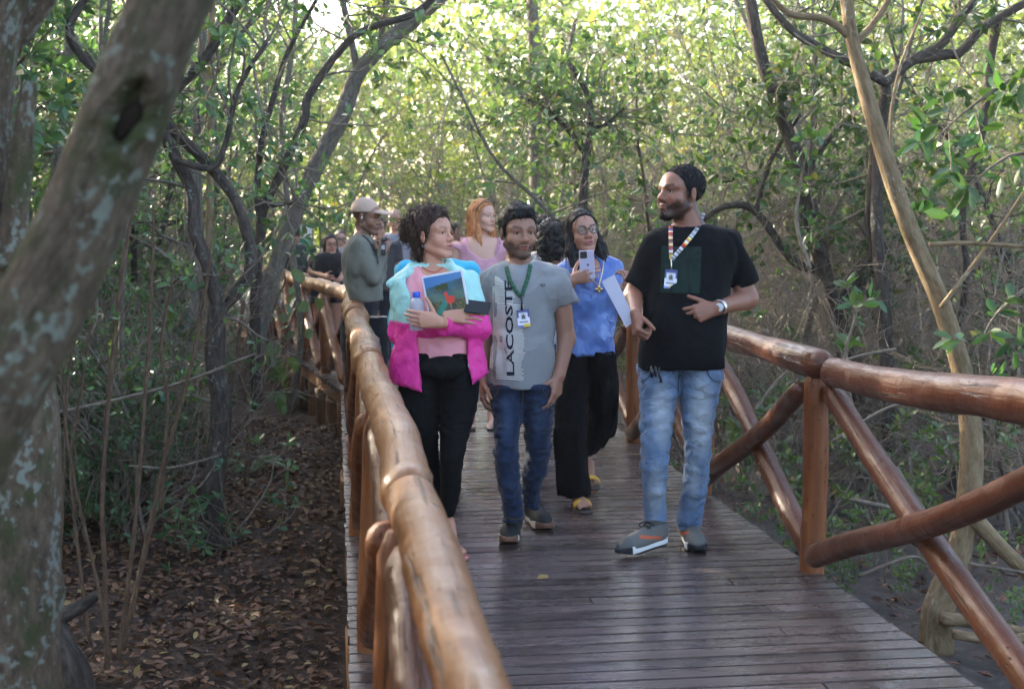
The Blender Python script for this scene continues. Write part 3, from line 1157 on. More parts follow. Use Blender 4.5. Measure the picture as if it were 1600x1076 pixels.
def wood():
    def okR(x, y):
        px, d = pix_x(x, y)
        return not near_path(x, y, 1.0) and d > 10.0 and 480 < px < 1800 and x > 1.0
    pts, r = scatter(50, (1.0, 14), (9.5, 24), 0.85, 1, okR)
    for i, (x, y) in enumerate(pts):
        place(PROTO_MID[i % 6], (x, y, ground_z(x, y)), r.uniform(0, 6.28), r.uniform(0.75, 1.1) * (0.76 if pix_x(x, y)[0] < 1130 and pix_x(x, y)[1] > 13 else 1.0), 'slender grey stemmed tree in the leafy thicket right of the boardwalk', 'tree', 'trees of the thicket right of the boardwalk')
    def okF(x, y):
        px, d = pix_x(x, y)
        return not near_path(x, y, 1.2) and d > 20 and 300 < px < 1700
    pts, r = scatter(60, (-14, 20), (19, 38), 1.0, 2, okF)
    for i, (x, y) in enumerate(pts):
        px, d = pix_x(x, y)
        gap = 0.78 if (440 < px < 600 or 870 < px < 1010) and d > 26 else (0.86 if 480 < px < 1150 and d < 28 else 1.0)
        place(PROTO_FAR[i % 4], (x, y, ground_z(x, y)), r.uniform(0, 6.28), r.uniform(0.85, 1.15) * gap, 'pale sunlit tree at the back of the wood', 'tree', 'sunlit trees at the back of the wood')
    def okL(x, y):
        px, d = pix_x(x, y)
        return not near_path(x, y, 0.9) and d > 10.5 and px > -260 and x < 0.2 and not (px + 0.8 * FPX / d > 400 and px < 600 and 0 < d < 19)
    pts, r = scatter(46, (-12, 0), (6.0, 26), 0.85, 3, okL)
    for i, (x, y) in enumerate(pts):
        place(PROTO_LEFT[i % 4], (x, y, ground_z(x, y)), r.uniform(0, 6.28), r.uniform(0.8, 1.15), 'added tree out of view on the left, blocking the low sun', 'tree', 'trees of the dense wood on the left')
    # taller trees added out of view on the left to keep sun off the walk
    pts, r = scatter(36, (-13, -2.4), (1.5, 17), 0.95, 13, lambda x, y: pix_x(x, y)[0] < -120 and x * x + y * y > 34)
    for i, (x, y) in enumerate(pts):
        place(PROTO_SHADE, (x, y, ground_z(x, y)), r.uniform(0, 6.28), r.uniform(1.0, 1.25), 'added tree out of view on the left, blocking the low sun', 'tree', 'trees of the dense wood on the left')
    # undergrowth
    def okS(x, y):
        px, d = pix_x(x, y)
        return not near_path(x, y, 0.55) and x > 2 and d > 8.2 and px < 1700
    pts, r = scatter(36, (2.4, 12), (7.5, 18), 0.7, 4, okS)
    for i, (x, y) in enumerate(pts):
        px, d = pix_x(x, y)
        place(PROTO_SHRUB[i % 4], (x, y, ground_z(x, y)), r.uniform(0, 6.28), r.uniform(0.6, 1.15), 'bright green mangrove sapling in the mud right of the railing', 'shrub', 'mangrove saplings in the mud right of the railing')
    for i, (px, d, sc) in enumerate(((1190, 8.0, .5), (1245, 7.4, .45), (1330, 7.0, .5), (1390, 7.6, .6), (1440, 7.2, .4), (1560, 7.2, .6), (1290, 6.7, .35), (1170, 9.0, .6), (1580, 6.4, .45), (1350, 8.0, .7), (1210, 6.9, .3), (1470, 8.2, .6))):
        q = at(px, 600, d)
        place(PROTO_SHRUB[i % 4], (q[0], q[1], ground_z(q[0], q[1])), i * 1.7, sc, 'bright green mangrove sapling in the mud right of the railing', 'shrub', 'mangrove saplings in the mud right of the railing')
    def okT(x, y):
        px, d = pix_x(x, y)
        return not near_path(x, y, 0.5) and x < 0 and d > 8.5 and px > -150 and not (px + 0.8 * FPX / d > 395 and d < 20)
    pts, r = scatter(70, (-9, 0), (8, 18), 0.42, 5, okT)
    for i, (x, y) in enumerate(pts):
        place(PROTO_DSHRUB[i % 3], (x, y, ground_z(x, y)), r.uniform(0, 6.28), r.uniform(0.6, 1.15), 'dark leafy shrub in the undergrowth left of the boardwalk', 'shrub', 'shrubs in the undergrowth on the left')
    def okB(x, y):
        px, d = pix_x(x, y)
        return not near_path(x, y, 0.6) and d > 8.5 and -50 < px < 1700 and not (px + 0.8 * FPX / d > 420 and px < 600 and d < 20)
    pts, r = scatter(92, (-7, 12), (7.2, 22), 0.6, 6, okB)
    for i, (x, y) in enumerate(pts):
        if x < 0:
            lb, gp = 'tangle of bare brown twigs in the shade on the left', 'bare twig tangles on the left'
        else:
            lb, gp = 'tangle of bare pale twigs in the thicket on the right', 'bare twig tangles on the right'
        place(PROTO_BARE[i % 3], (x, y, ground_z(x, y)), r.uniform(0, 6.28), r.uniform(0.7, 1.2), lb, 'bush', gp)


wood()


def distant_wood():
    # beyond the last trees one can tell apart the wood is one mass of leaves
    r = np.random.default_rng(77)
    n = 120000
    ang = r.uniform(-0.75, 0.75, n) + YAW
    dist = r.uniform(38, 60, n)
    x, y = np.sin(ang) * dist, np.cos(ang) * dist
    q = np.stack([x, y, x * 0], -1)
    top = 11.0 + 1.6 * vnoise(q, 0.16, 5, 2)
    px = 800 + FPX * np.tan(ang - YAW)
    top = top - 3.4 * np.exp(-((px - 520) / 70) ** 2) - 2.6 * np.exp(-((px - 950) / 60) ** 2)
    z = -0.4 + r.uniform(0, 1, n) ** 0.8 * top
    keep = vnoise(np.stack([x, y, z], -1), 0.7, 9, 2) > -0.6
    pos = np.stack([x, y, z], -1)[keep]
    V, Fq = leaf_geo(pos, r.normal(size=pos.shape), r.uniform(0.22, 0.46, len(pos)), 0.5, False, r)
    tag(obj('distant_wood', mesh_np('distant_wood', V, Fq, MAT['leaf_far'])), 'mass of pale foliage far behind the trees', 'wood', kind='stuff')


distant_wood()


def litter():
    r = np.random.default_rng(5)
    mb = []
    def patch(n, xr, yr, sz):
        x, y = r.uniform(*xr, n), r.uniform(*yr, n)
        z = ground_z(x, y) + r.uniform(0.005, 0.045, n)
        p = np.stack([x, y, z], -1)
        d = r.normal(size=(n, 3))
        d[:, 2] *= 0.25
        return leaf_geo(p, d, sz * r.uniform(0.6, 1.3, n), 0.5, True, r, fold=0.4, upb=1.2)
    A = patch(22000, (-4.2, 0.0), (4.5, 13.5), 0.055)
    B = patch(5000, (2.1, 7.5), (4.0, 13), 0.06)
    for nm, G, lb in (('leaf_litter', A, 'brown fallen leaves covering the ground left of the boardwalk'), ('leaf_litter', B, 'scattered dead leaves on the dark mud right of the boardwalk')):
        tag(obj(nm, mesh_np('leaf_litter', G[0], G[1], MAT['litter'])), lb, 'leaf litter', kind='stuff')


litter()

# ------------------------------------------------------------------ the trees one can point at
def px_path(pts, d, n=None, dd=None):
    """pts: (x, y) or (x, y, depth) pixel rows -> smooth 3-D path"""
    P = [at(q[0], q[1], q[2] if len(q) > 2 else d) for q in pts]
    return catmull(P, n or max(10, len(pts) * 7))


def hand_tree(name, base, label, cat, bark, stems, leaf=None, group=None):
    """stems: list of (points, depth, radius px at start, at end[, part name])"""
    root = tag(empty(name, base), label, cat, group)
    mb = MB()
    tips = []
    made = []
    for i, st in enumerate(stems):
        pts, d, ra, rb = st[:4]
        P = px_path(pts, d)
        k = FPX / np.array([depth_of(p) for p in P])
        rad = np.linspace(ra, rb, len(P)) / k
        part = st[4] if len(st) > 4 else ('trunk' if i == 0 else 'limb')
        m2 = MB()
        tube(m2, P, rad, 14 if ra > 18 else 10, seed=hash_seed(label, i), bump=0.13, bfreq=3.0, cap=True, knots=4)
        obj(part, m2.mesh(part, bark, off=np.array(root.location)), root)
        made.append((P, rad))
    if leaf:
        r = np.random.default_rng(hash_seed(label, 99))
        mb = MB()
        TA, TB, TD = [], [], []
        for (P, rad) in made:
            for k in range(leaf.get('n', 10)):
                i = r.integers(int(len(P) * leaf.get('low', 0.3)), len(P))
                B = wander(P[i], unit(r.normal(size=3) + np.array([0, 0, 0.3])), r.uniform(0.3, leaf.get('len', 0.9)), 4, 0.25, r, 0.05)
                Bc = catmull(B, 7)
                tube(mb, Bc, np.linspace(0.009, 0.0035, 7), 4, seed=k, cap=False)
                for q in range(5):
                    j = r.integers(2, 7)
                    dv = unit(unit(Bc[j] - Bc[j - 1]) + r.normal(size=3) * 0.7)
                    TA.append(Bc[j]); TB.append(Bc[j] + dv * r.uniform(0.1, 0.3)); TD.append(dv)
        TA, TB, TD = np.array(TA), np.array(TB), np.array(TD)
        v = TB - CAM      # keep the view of the turning walk open, as it is in the place
        q = v @ _F
        ux, uy = 800 + FPX * (v @ _R) / q, 538 - FPX * (v @ _U) / q
        kp = ~((ux > 405) & (ux < 640) & (uy > 385) & (uy < 680))
        TA, TB, TD = TA[kp], TB[kp], TD[kp]
        sticks(mb, TA, TB, 0.0035, 0.002)
        obj('twigs', mb.mesh("twigs", MAT["twig"], off=np.array(root.location)), root)["kind"] = "stuff"
        Pq, Dq, Sq = whorls(TB, TD, r, leaf.get('k', 6), leaf.get('size', 0.085))
        V, Fq = leaf_geo(Pq - np.array(root.location), Dq, Sq, 0.45, True, r)
        obj('crown', mesh_np('crown', V, Fq, MAT[leaf.get('mat', 'leaf')]), root)
    return root


def hash_seed(s, i):
    return (sum(ord(c) * (k + 3) for k, c in enumerate(s)) * 31 + i * 97) % 100003


def near_trees():
    # blurred trunk leaning across the upper left corner, right in front of the camera
    t = tag(empty('leaning_tree', at(-220, 1000, 1.95)), 'thick out of focus trunk leaning across the upper left corner', 'tree')
    P = px_path([(-330, 1300), (-190, 1000), (-70, 740), (45, 520), (125, 350), (190, 190), (245, 50), (300, -90), (380, -300)], 1.95, 150)
    hc = at(203, 182, 1.89)
    m2 = MB()
    tube(m2, P, np.linspace(84, 54, len(P)) * 1.95 / FPX, 48, seed=77, bump=0.10, bfreq=7.0, knots=5, dent=(hc, 0.050, 0.026, 0.034))
    obj('trunk', m2.mesh('trunk', MAT['bark_near'], off=np.array(t.location)), t)
    ax = unit(at(245, 60, 1.95) - at(125, 350, 1.95))
    side = unit(np.cross(ax, unit(CAM - hc)))
    nrm = np.cross(side, ax)
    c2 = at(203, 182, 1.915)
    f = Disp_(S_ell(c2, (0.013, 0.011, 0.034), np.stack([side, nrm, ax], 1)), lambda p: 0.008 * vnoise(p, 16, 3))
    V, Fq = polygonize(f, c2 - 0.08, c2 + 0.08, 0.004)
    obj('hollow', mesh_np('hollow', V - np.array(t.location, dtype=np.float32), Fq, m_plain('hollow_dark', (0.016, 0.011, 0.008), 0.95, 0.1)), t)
    # lichened trunk at the left edge
    hand_tree('lichened_tree', gnd(15, 1230, -0.5), 'lichen covered trunk rising at the left edge of the picture', 'tree', MAT['bark_lichen'],
              [([(20, 1290), (5, 1076), (-2, 900), (8, 720), (2, 580), (-30, 450), (-48, 300), (-42, 180), (-22, 60), (10, -60)], 3.05, 90, 48),
               ([(15, 420), (22, 350), (32, 260), (42, 160), (48, 128)], 3.0, 24, 9, 'broken_stub'),
               ([(-30, 110), (30, 40), (90, -40)], 3.1, 26, 20)])
    hand_tree('forked_tree', gnd(332, 852, -0.47), 'dark forked tree standing in the leaf litter left of the railing', 'tree', MAT['bark_dark'],
              [([(318, 880), (330, 830), (332, 760), (345, 650), (336, 560), (342, 478)], 8.2, 20, 15),
               ([(342, 482), (326, 420), (305, 362), (300, 300), (276, 250), (254, 200), (266, 150), (312, 100), (346, 48), (392, -30)], 8.2, 12, 7),
               ([(340, 485), (372, 455), (392, 422), (388, 370), (366, 310), (330, 262), (285, 218), (240, 180), (190, 140), (130, 90), (110, 40), (160, -40)], 8.25, 11.5, 6),
               ([(276, 250), (330, 262), (352, 225), (372, 140), (420, 60)], 8.1, 6, 3),
               ([(330, 842), (352, 850), (378, 868)], 8.15, 12, 5, 'root')],
              leaf={'n': 9, 'low': 0.45, 'mat': 'leaf_dark', 'size': 0.07})
    hand_tree('leaning_tree', gnd(392, 540, -0.45), 'slim trunk leaning right over the far end of the railing', 'tree', MAT['bark_grey'],
              [([(395, 560), (412, 480), (432, 410), (460, 335), (498, 250), (535, 180), (560, 115), (605, 65), (660, 22), (720, -30)], 11.2, 15, 11),
               ([(560, 115), (548, 60), (535, 0), (530, -40)], 11.2, 6, 4),
               ([(590, 85), (600, 30), (610, -30)], 11.3, 5, 3)],
              leaf={'n': 7, 'low': 0.5, 'mat': 'leaf', 'size': 0.08})
    hand_tree('thin_tree', gnd(398, 600, -0.45), 'thin curved dark tree left of the leaning trunk', 'tree', MAT['bark_dark'],
              [([(402, 640), (398, 540), (400, 440), (406, 370), (412, 325), (440, 268), (474, 190), (482, 150), (530, 80), (572, 46), (650, 20), (700, -30)], 9.6, 9, 5),
               ([(408, 345), (402, 300), (408, 230), (425, 160), (450, 80), (500, -10)], 9.6, 6, 3),
               ([(414, 322), (450, 318), (480, 316)], 9.6, 4, 2)],
              leaf={'n': 9, 'low': 0.4, 'mat': 'leaf_dark', 'size': 0.075})
    for i, (xa, xb, xc, d, r_) in enumerate([(326, 316, 330, 10.8, 7), (312, 322, 308, 12.5, 9), (196, 190, 205, 9.0, 5), (455, 470, 440, 14.5, 6)]):
        hand_tree('straight_sapling', gnd(xa, 352 + 1.95 * FPX / d, -0.45), ['pale straight pole stem behind the fork of the dark tree', 'lichened upright stem beside the pale pole stem', 'straight thin stem behind the leaning blurred trunk', 'slim upright stem left of the bright gap in the trees'][i], 'tree', MAT['bark_tan' if i == 0 else 'bark_grey'],
                  [([(xa, 352 + 2.0 * FPX / d), (xb, 520), (xa, 380), (xc, 200), (xa + 4, 60), (xa + 8, -60)], d, r_, r_ * 0.7)], leaf={'n': 5, 'low': 0.5, 'mat': 'leaf_dark', 'size': 0.07})
    hand_tree('pole_tree', gnd(838, 352 + 1.95 * FPX / 15, -0.45), 'straight upright trunk behind the man in the grey shirt', 'tree', MAT['bark_grey'],
              [([(838, 480), (838, 330), (836, 200), (834, 90), (830, -40)], 15, 12, 9), ([(836, 190), (815, 150), (790, 110), (760, 90)], 15, 5, 3), ([(838, 240), (862, 190), (880, 110), (900, 30)], 15, 5, 3)],
              leaf={'n': 14, 'low': 0.3, 'size': 0.085})
    hand_tree('crooked_tree', gnd(912, 352 + 1.95 * FPX / 12.5, -0.45), 'dark crooked tree above the woman with the phone', 'tree', MAT['bark_dark'],
              [([(905, 560), (908, 420), (910, 310), (915, 250), (922, 200), (918, 150), (890, 100)], 12.5, 9, 4), ([(915, 240), (880, 195), (850, 170), (822, 155)], 12.5, 5, 3), ([(920, 200), (945, 195), (975, 170)], 12.5, 4, 2)],
              leaf={'n': 22, 'low': 0.35, 'size': 0.09, 'len': 1.1})
    hand_tree('forked_tree', gnd(1330, 352 + 1.95 * FPX / 10.5, -0.47), 'large dark forked tree right of the man in black', 'tree', MAT['bark_dark'],
              [([(1345, 720), (1335, 600), (1312, 500), (1290, 430), (1268, 350), (1252, 262), (1218, 175), (1188, 85), (1168, -30)], 10.5, 15, 9),
               ([(1310, 492), (1345, 430), (1368, 408), (1384, 380)], 10.5, 14, 11),
               ([(1278, 390), (1250, 330), (1272, 250), (1318, 190)], 10.5, 8, 4),
               ([(1285, 420), (1240, 408), (1180, 330), (1135, 322), (1095, 345)], 10.6, 8, 5),
               ([(1180, 330), (1205, 250), (1250, 180)], 10.6, 5, 3)],
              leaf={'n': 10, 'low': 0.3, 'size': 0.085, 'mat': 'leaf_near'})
    hand_tree('dark_tree', gnd(1385, 352 + 1.95 * FPX / 9.8, -0.47), 'upright dark trunk just behind the tan tree on the right', 'tree', MAT['bark_dark'],
              [([(1390, 760), (1385, 560), (1378, 440), (1370, 340), (1372, 240), (1382, 150), (1380, 110)], 9.8, 11, 8),
               ([(1372, 420), (1358, 350), (1362, 270), (1368, 200)], 9.9, 7, 5),
               ([(1384, 130), (1340, 105), (1290, 80), (1238, 48), (1200, 5), (1180, -30)], 9.4, 8, 6),
               ([(1380, 132), (1430, 92), (1468, 72), (1500, 30), (1540, -20)], 9.4, 8, 6),
               ([(1425, 92), (1480, 85), (1500, 82), (1540, 40), (1600, 5), (1660, -30)], 9.4, 8, 6),
               ([(1560, 28), (1548, 90), (1535, 200), (1505, 330), (1510, 430), (1490, 560)], 9.9, 7, 5)],
              leaf={'n': 6, 'low': 0.4, 'size': 0.085, 'mat': 'leaf_near'})
    hand_tree('tan_tree', gnd(1462, 985, -0.5), 'smooth tan tree with prop roots close behind the right railing', 'tree', MAT['bark_tan'],
              [([(1470, 1020), (1468, 960), (1488, 890), (1510, 810), (1518, 700), (1505, 590), (1470, 480), (1428, 380), (1390, 270), (1352, 140), (1332, 60), (1318, -40)], 6.3, 21, 10),
               ([(1400, 300), (1392, 200), (1405, 110), (1440, 20)], 6.4, 3, 2),
               ([(1470, 480), (1540, 388), (1600, 300)], 6.2, 4, 2),
               ([(1334, 62), (1290, 30), (1235, 22), (1200, -10)], 6.3, 7, 4),
               ([(1336, 70), (1370, 30), (1400, -20)], 6.3, 6, 4),
               ([(1452, 382), (1520, 380), (1640, 388)], 6.2, 4, 3),
               ([(1480, 905), (1455, 960), (1452, 1040)], 6.3, 20, 16, 'prop_root'),
               ([(1516, 800), (1560, 850), (1640, 930)], 6.25, 12, 10, 'prop_root'),
               ([(1470, 965), (1540, 975), (1640, 1000)], 6.2, 11, 9, 'prop_root'),
               ([(1490, 990), (1560, 1000), (1640, 990)], 6.1, 8, 7, 'prop_root')])


near_trees()
# ------------------------------------------------------------------ people: tools
FH = unit(np.array([_F[0], _F[1], 0.0]))        # away from the camera, level
RT = _R                                          # picture right
UP = np.array([0, 0, 1.0])


def m_skin():
    t = NT('skin')
    c = t.attr('Col').outputs['Vector']
    o = t.objco()
    n = t.noise(o, 60.0, 3)
    col = t.mix(t.maprange(n, 0.3, 0.7, 0.0, 0.18), c, t.mix(1.0, c, (1.15, 0.85, 0.8), 'MULTIPLY'))
    nrm = t.bump(t.noise(o, 320.0, 3), 0.2, 0.002)
    return t.done(t.bsdf(col, 0.46, 0.4, nrm, Subsurface_Weight=0.06, Subsurface_Radius=(0.012, 0.005, 0.003), Subsurface_Scale=0.5))


def m_hair(name, a, b, rough=0.42):
    t = NT(name)
    o = t.objco()
    n = t.noise(t.mapping(o, (260, 260, 26)), 1.0, 3, 0.6)
    n2 = t.noise(t.mapping(o, (70, 70, 14)), 1.0, 2)
    col = t.mix(t.maprange(n2, 0.3, 0.7), a, b)
    nrm = t.bump(t.math('ADD', n, n2), 0.8, 0.006)
    return t.done(t.bsdf(col, rough, 0.22, nrm))


def wrinkle(t, o, fs):
    """sharp-edged creases"""
    w = t.noise(t.mapping(o, (fs * 0.6, fs * 0.6, fs * 0.6)), 1.0, 2)
    mv = t.n('VectorMath', operation='ADD')
    t.set(mv.inputs[0], t.mapping(o, (fs, fs, fs * 0.75)))
    cx = t.n('CombineXYZ')
    t.set(cx.inputs[0], t.math('MULTIPLY', w, 1.2))
    t.set(cx.inputs[2], t.math('MULTIPLY', w, 1.6))
    t.set(mv.inputs[1], cx.outputs[0])
    n = t.noise(mv.outputs[0], 1.0, 2, 0.45)
    a = t.math('ABSOLUTE', t.math('SUBTRACT', n, 0.5))
    return t.math('SUBTRACT', t.math('MULTIPLY', n, 0.7), t.math('MULTIPLY', t.math('POWER', a, 0.6), 1.1))


def m_cloth(name, col, rough=0.85, fold=0.35, fs=9.0, var=0.12, spec=0.25, sheen=0.15, weave=500.0, col2=None):
    t = NT(name)
    o = t.objco()
    n = t.noise(o, 5.0, 4, 0.6)
    c = t.mix(t.maprange(n, 0.3, 0.7), tuple(x * (1 - var) for x in col), tuple(min(1, x * (1 + var)) for x in (col2 or col)))
    h = t.math('ADD', wrinkle(t, o, fs), t.math('MULTIPLY', t.noise(o, weave, 2), 0.05))
    return t.done(t.bsdf(c, rough, spec, t.bump(h, fold, 0.03), Sheen_Weight=sheen))


def m_col(name, rough=0.6, spec=0.4, bump=0.0, bs=300.0, metal=0.0, coat=0.0):
    """colour held per vertex in the attribute Col"""
    t = NT(name)
    c = t.attr('Col').outputs['Vector']
    nrm = t.bump(t.noise(t.objco(), bs, 2), bump, 0.004) if bump else None
    return t.done(t.bsdf(c, rough, spec, nrm, Metallic=metal, Coat_Weight=coat))


MAT['skin'] = m_skin()
MAT['hair_black'] = m_hair('hair_black', (0.008, 0.0065, 0.0065), (0.022, 0.018, 0.017), 0.55)
MAT['hair_brown'] = m_hair('hair_brown', (0.020, 0.011, 0.008), (0.085, 0.050, 0.035), 0.5)
MAT['hair_red'] = m_hair('hair_red', (0.36, 0.125, 0.045), (0.70, 0.33, 0.14), 0.5)
MAT['hair_crop'] = m_hair('hair_crop', (0.006, 0.005, 0.005), (0.016, 0.013, 0.012), 0.8)
MAT['eye'] = m_col('eye', 0.15, 0.5)
MAT['shoe'] = m_col('shoe', 0.7, 0.3, 0.3, 260.0)
MAT['plastic_black'] = m_plain('plastic_black', (0.012, 0.012, 0.013), 0.3)
MAT['metal'] = m_plain('metal', (0.6, 0.58, 0.55), 0.25, 0.5, 1.0)
MAT['gold'] = m_plain('gold', (0.75, 0.55, 0.28), 0.25, 0.5, 1.0)
MAT['white'] = m_plain('white_plastic', (0.75, 0.75, 0.75), 0.4)


def bbox_px(x0, y0, x1, y1, d, dd=0.32):
    P = np.array([at(x, y, d + e) for x in (x0, x1) for y in (y0, y1) for e in (-dd, dd)])
    return P.min(0), P.max(0)


def rows(d, R, grow_=0.0):
    """picture rows (y, x left, x right, half depth m[, depth offset]) -> loft sections"""
    out = []
    for q in R:
        y, xl, xr, b = q[:4]
        e = q[4] if len(q) > 4 else 0.0
        p = at((xl + xr) / 2, y, d + e)
        a = (xr - xl) / 2 * (d + e) / FPX
        out.append((p[2], p[0], p[1], max(a + grow_, 0.012), max(b + grow_, 0.012)))
    return out


def head_frame(px, py, d, yaw, pitch=0.0, roll=0.0, s=1.0):
    o = at(px, py, d)
    f = -FH * math.cos(yaw) + RT * math.sin(yaw)
    fw = f * math.cos(pitch) + UP * math.sin(pitch)
    x = unit(np.cross(fw, UP))
    z = np.cross(x, fw)
    if roll:
        x, z = x * math.cos(roll) + z * math.sin(roll), z * math.cos(roll) - x * math.sin(roll)
    return {'o': o, 'M': np.stack([x, fw, z], 1), 's': s}


def in_head(h, f):
    o = np.asarray(h['o'], dtype=np.float32)
    M = np.asarray(h['M'], dtype=np.float32)
    s = h['s']
    return lambda p: f((p - o) @ M / s) * s


def head_pt(h, x, y, z):
    return h['o'] + h['M'] @ (np.array([x, y, z]) * h['s'])


def face_sdf(female=False, wide=1.0, nose=1.0, jaw=1.0, chin=0.0, mouth_open=0.0, full=0.0):
    w = wide
    base = U_(0.03, S_ell((0, -0.018, 0.036), (0.073 * w, 0.094, 0.082)),
              S_ell((0, 0.026, -0.042), (0.058 * w, 0.064, 0.074)),
              S_ell((0, 0.048, 0.030), (0.056 * w, 0.044, 0.05)))
    parts = [base,
             S_cone((-0.050 * w * jaw, 0.002, -0.058), (-0.016 * jaw, 0.068, -0.103 - chin), 0.020, 0.015),
             S_cone((0.050 * w * jaw, 0.002, -0.058), (0.016 * jaw, 0.068, -0.103 - chin), 0.020, 0.015),
             S_cone((-0.010, 0.072, -0.103 - chin), (0.010, 0.072, -0.103 - chin), 0.016, 0.016),
             S_sph((-0.038 * w, 0.052, -0.036), 0.027 + full), S_sph((0.038 * w, 0.052, -0.036), 0.027 + full)]
    f = U_(0.018, *parts)
    br = 0.009 if female else 0.012
    f = U_(0.014, f, S_cone((-0.050 * w, 0.066, 0.020), (-0.012, 0.084, 0.016), br, br), S_cone((0.050 * w, 0.066, 0.020), (0.012, 0.084, 0.016), br, br))
    f = Sub_(0.014, f, S_ell((-0.031 * w, 0.100, 0.000), (0.021, 0.020, 0.012)), S_ell((0.031 * w, 0.100, 0.000), (0.021, 0.020, 0.012)))
    # eyelids
    f = U_(0.005, f, S_ell((-0.031 * w, 0.071, 0.0045), (0.0165, 0.0150, 0.0115)), S_ell((0.031 * w, 0.071, 0.0045), (0.0165, 0.0150, 0.0115)))
    f = Sub_(0.003, f, S_ell((-0.031 * w, 0.090, -0.0020), (0.0138, 0.013, 0.0064)), S_ell((0.031 * w, 0.090, -0.0020), (0.0138, 0.013, 0.0064)))
    # nose
    n = nose
    f = U_(0.010, f, S_cone((0, 0.086, 0.010), (0, 0.104, -0.028), 0.0070, 0.0090 * n), S_sph((0, 0.106, -0.033), 0.0105 * n),
           S_sph((-0.0125 * n, 0.096, -0.037), 0.0085 * n), S_sph((0.0125 * n, 0.096, -0.037), 0.0085 * n))
    f = Sub_(0.003, f, S_sph((-0.0065, 0.105, -0.0455), 0.0042), S_sph((0.0065, 0.105, -0.0455), 0.0042))
    # mouth
    f = U_(0.012, f, S_ell((0, 0.077, -0.066), (0.028, 0.020, 0.020)))
    mo = mouth_open
    f = U_(0.006, f, S_ell((0, 0.0935, -0.0625 + mo * 0.3), (0.022, 0.0085, 0.0052)), S_ell((0, 0.0915, -0.0730 - mo), (0.019, 0.0090, 0.0062)))
    f = Sub_(0.003, f, S_ell((0, 0.103, -0.0675 - mo * 0.4), (0.021, 0.012, 0.0016 + mo * 0.5)))
    # ears
    for sx in (-1, 1):
        c = (sx * 0.075 * w, -0.008, -0.010)
        M = np.array([[math.cos(0.35), sx * math.sin(0.35), 0], [-sx * math.sin(0.35), math.cos(0.35), 0], [0, 0, 1]])
        f = U_(0.008, f, S_ell(c, (0.0085, 0.0175, 0.031), M))
        f = Sub_(0.004, f, S_ell((sx * 0.086 * w, -0.004, -0.008), (0.006, 0.008, 0.014)))
    return f


HAIRLINE = ([-0.16, -0.12, -0.08, -0.03, 0.02, 0.05, 0.075, 0.10, 0.14], [-0.075, -0.055, -0.034, 0.016, 0.032, 0.050, 0.066, 0.086, 0.12])


def hair_mask(p, line=HAIRLINE, shift=0.0, wave=0.0):
    yl = np.interp(p[:, 2], line[0], line[1]) + shift
    if wave:
        yl = yl + wave * np.sin(p[:, 0] * 190)
    return (p[:, 1] - yl) * 0.8


def cap_hair(th=0.010, top=0.0, line=HAIRLINE, shift=0.0, wide=1.0, rough=0.0025, seed=1, freq=60, extra=None, k=0.02, back=0.0, wave=0.0, low=True, zmin=-0.13):
    """hair following the skull, th thick"""
    def f(p):
        d = S_ell((0, -0.020 - back * 0.5, 0.037 + top * 0.5), (0.073 * wide + th, 0.094 + th + back * 0.5, 0.082 + th + top * 0.5))(p)
        d = smin(d, S_ell((0, 0.046, 0.032), (0.056 * wide + th, 0.045 + th, 0.051 + th))(p), 0.02)
        if low:
            d = smin(d, S_cone((0, -0.040, -0.02), (0, -0.045, -0.075), 0.062 * wide + th * 0.6, 0.050 * wide + th * 0.3)(p), 0.03)
        d = -smin(-d, p[:, 2] - zmin - 0.25 * (p[:, 1] + 0.06), 0.01)
        d = -smin(-d, -hair_mask(p, line, shift, wave), 0.008)
        if extra is not None:
            d = smin(d, extra(p), k)
        if rough:
            m = np.abs(d) < 0.03
            d[m] += rough * vnoise(p[m] * np.array([1, 1, 0.35], dtype=np.float32), freq, seed, 2)
        return d
    return f


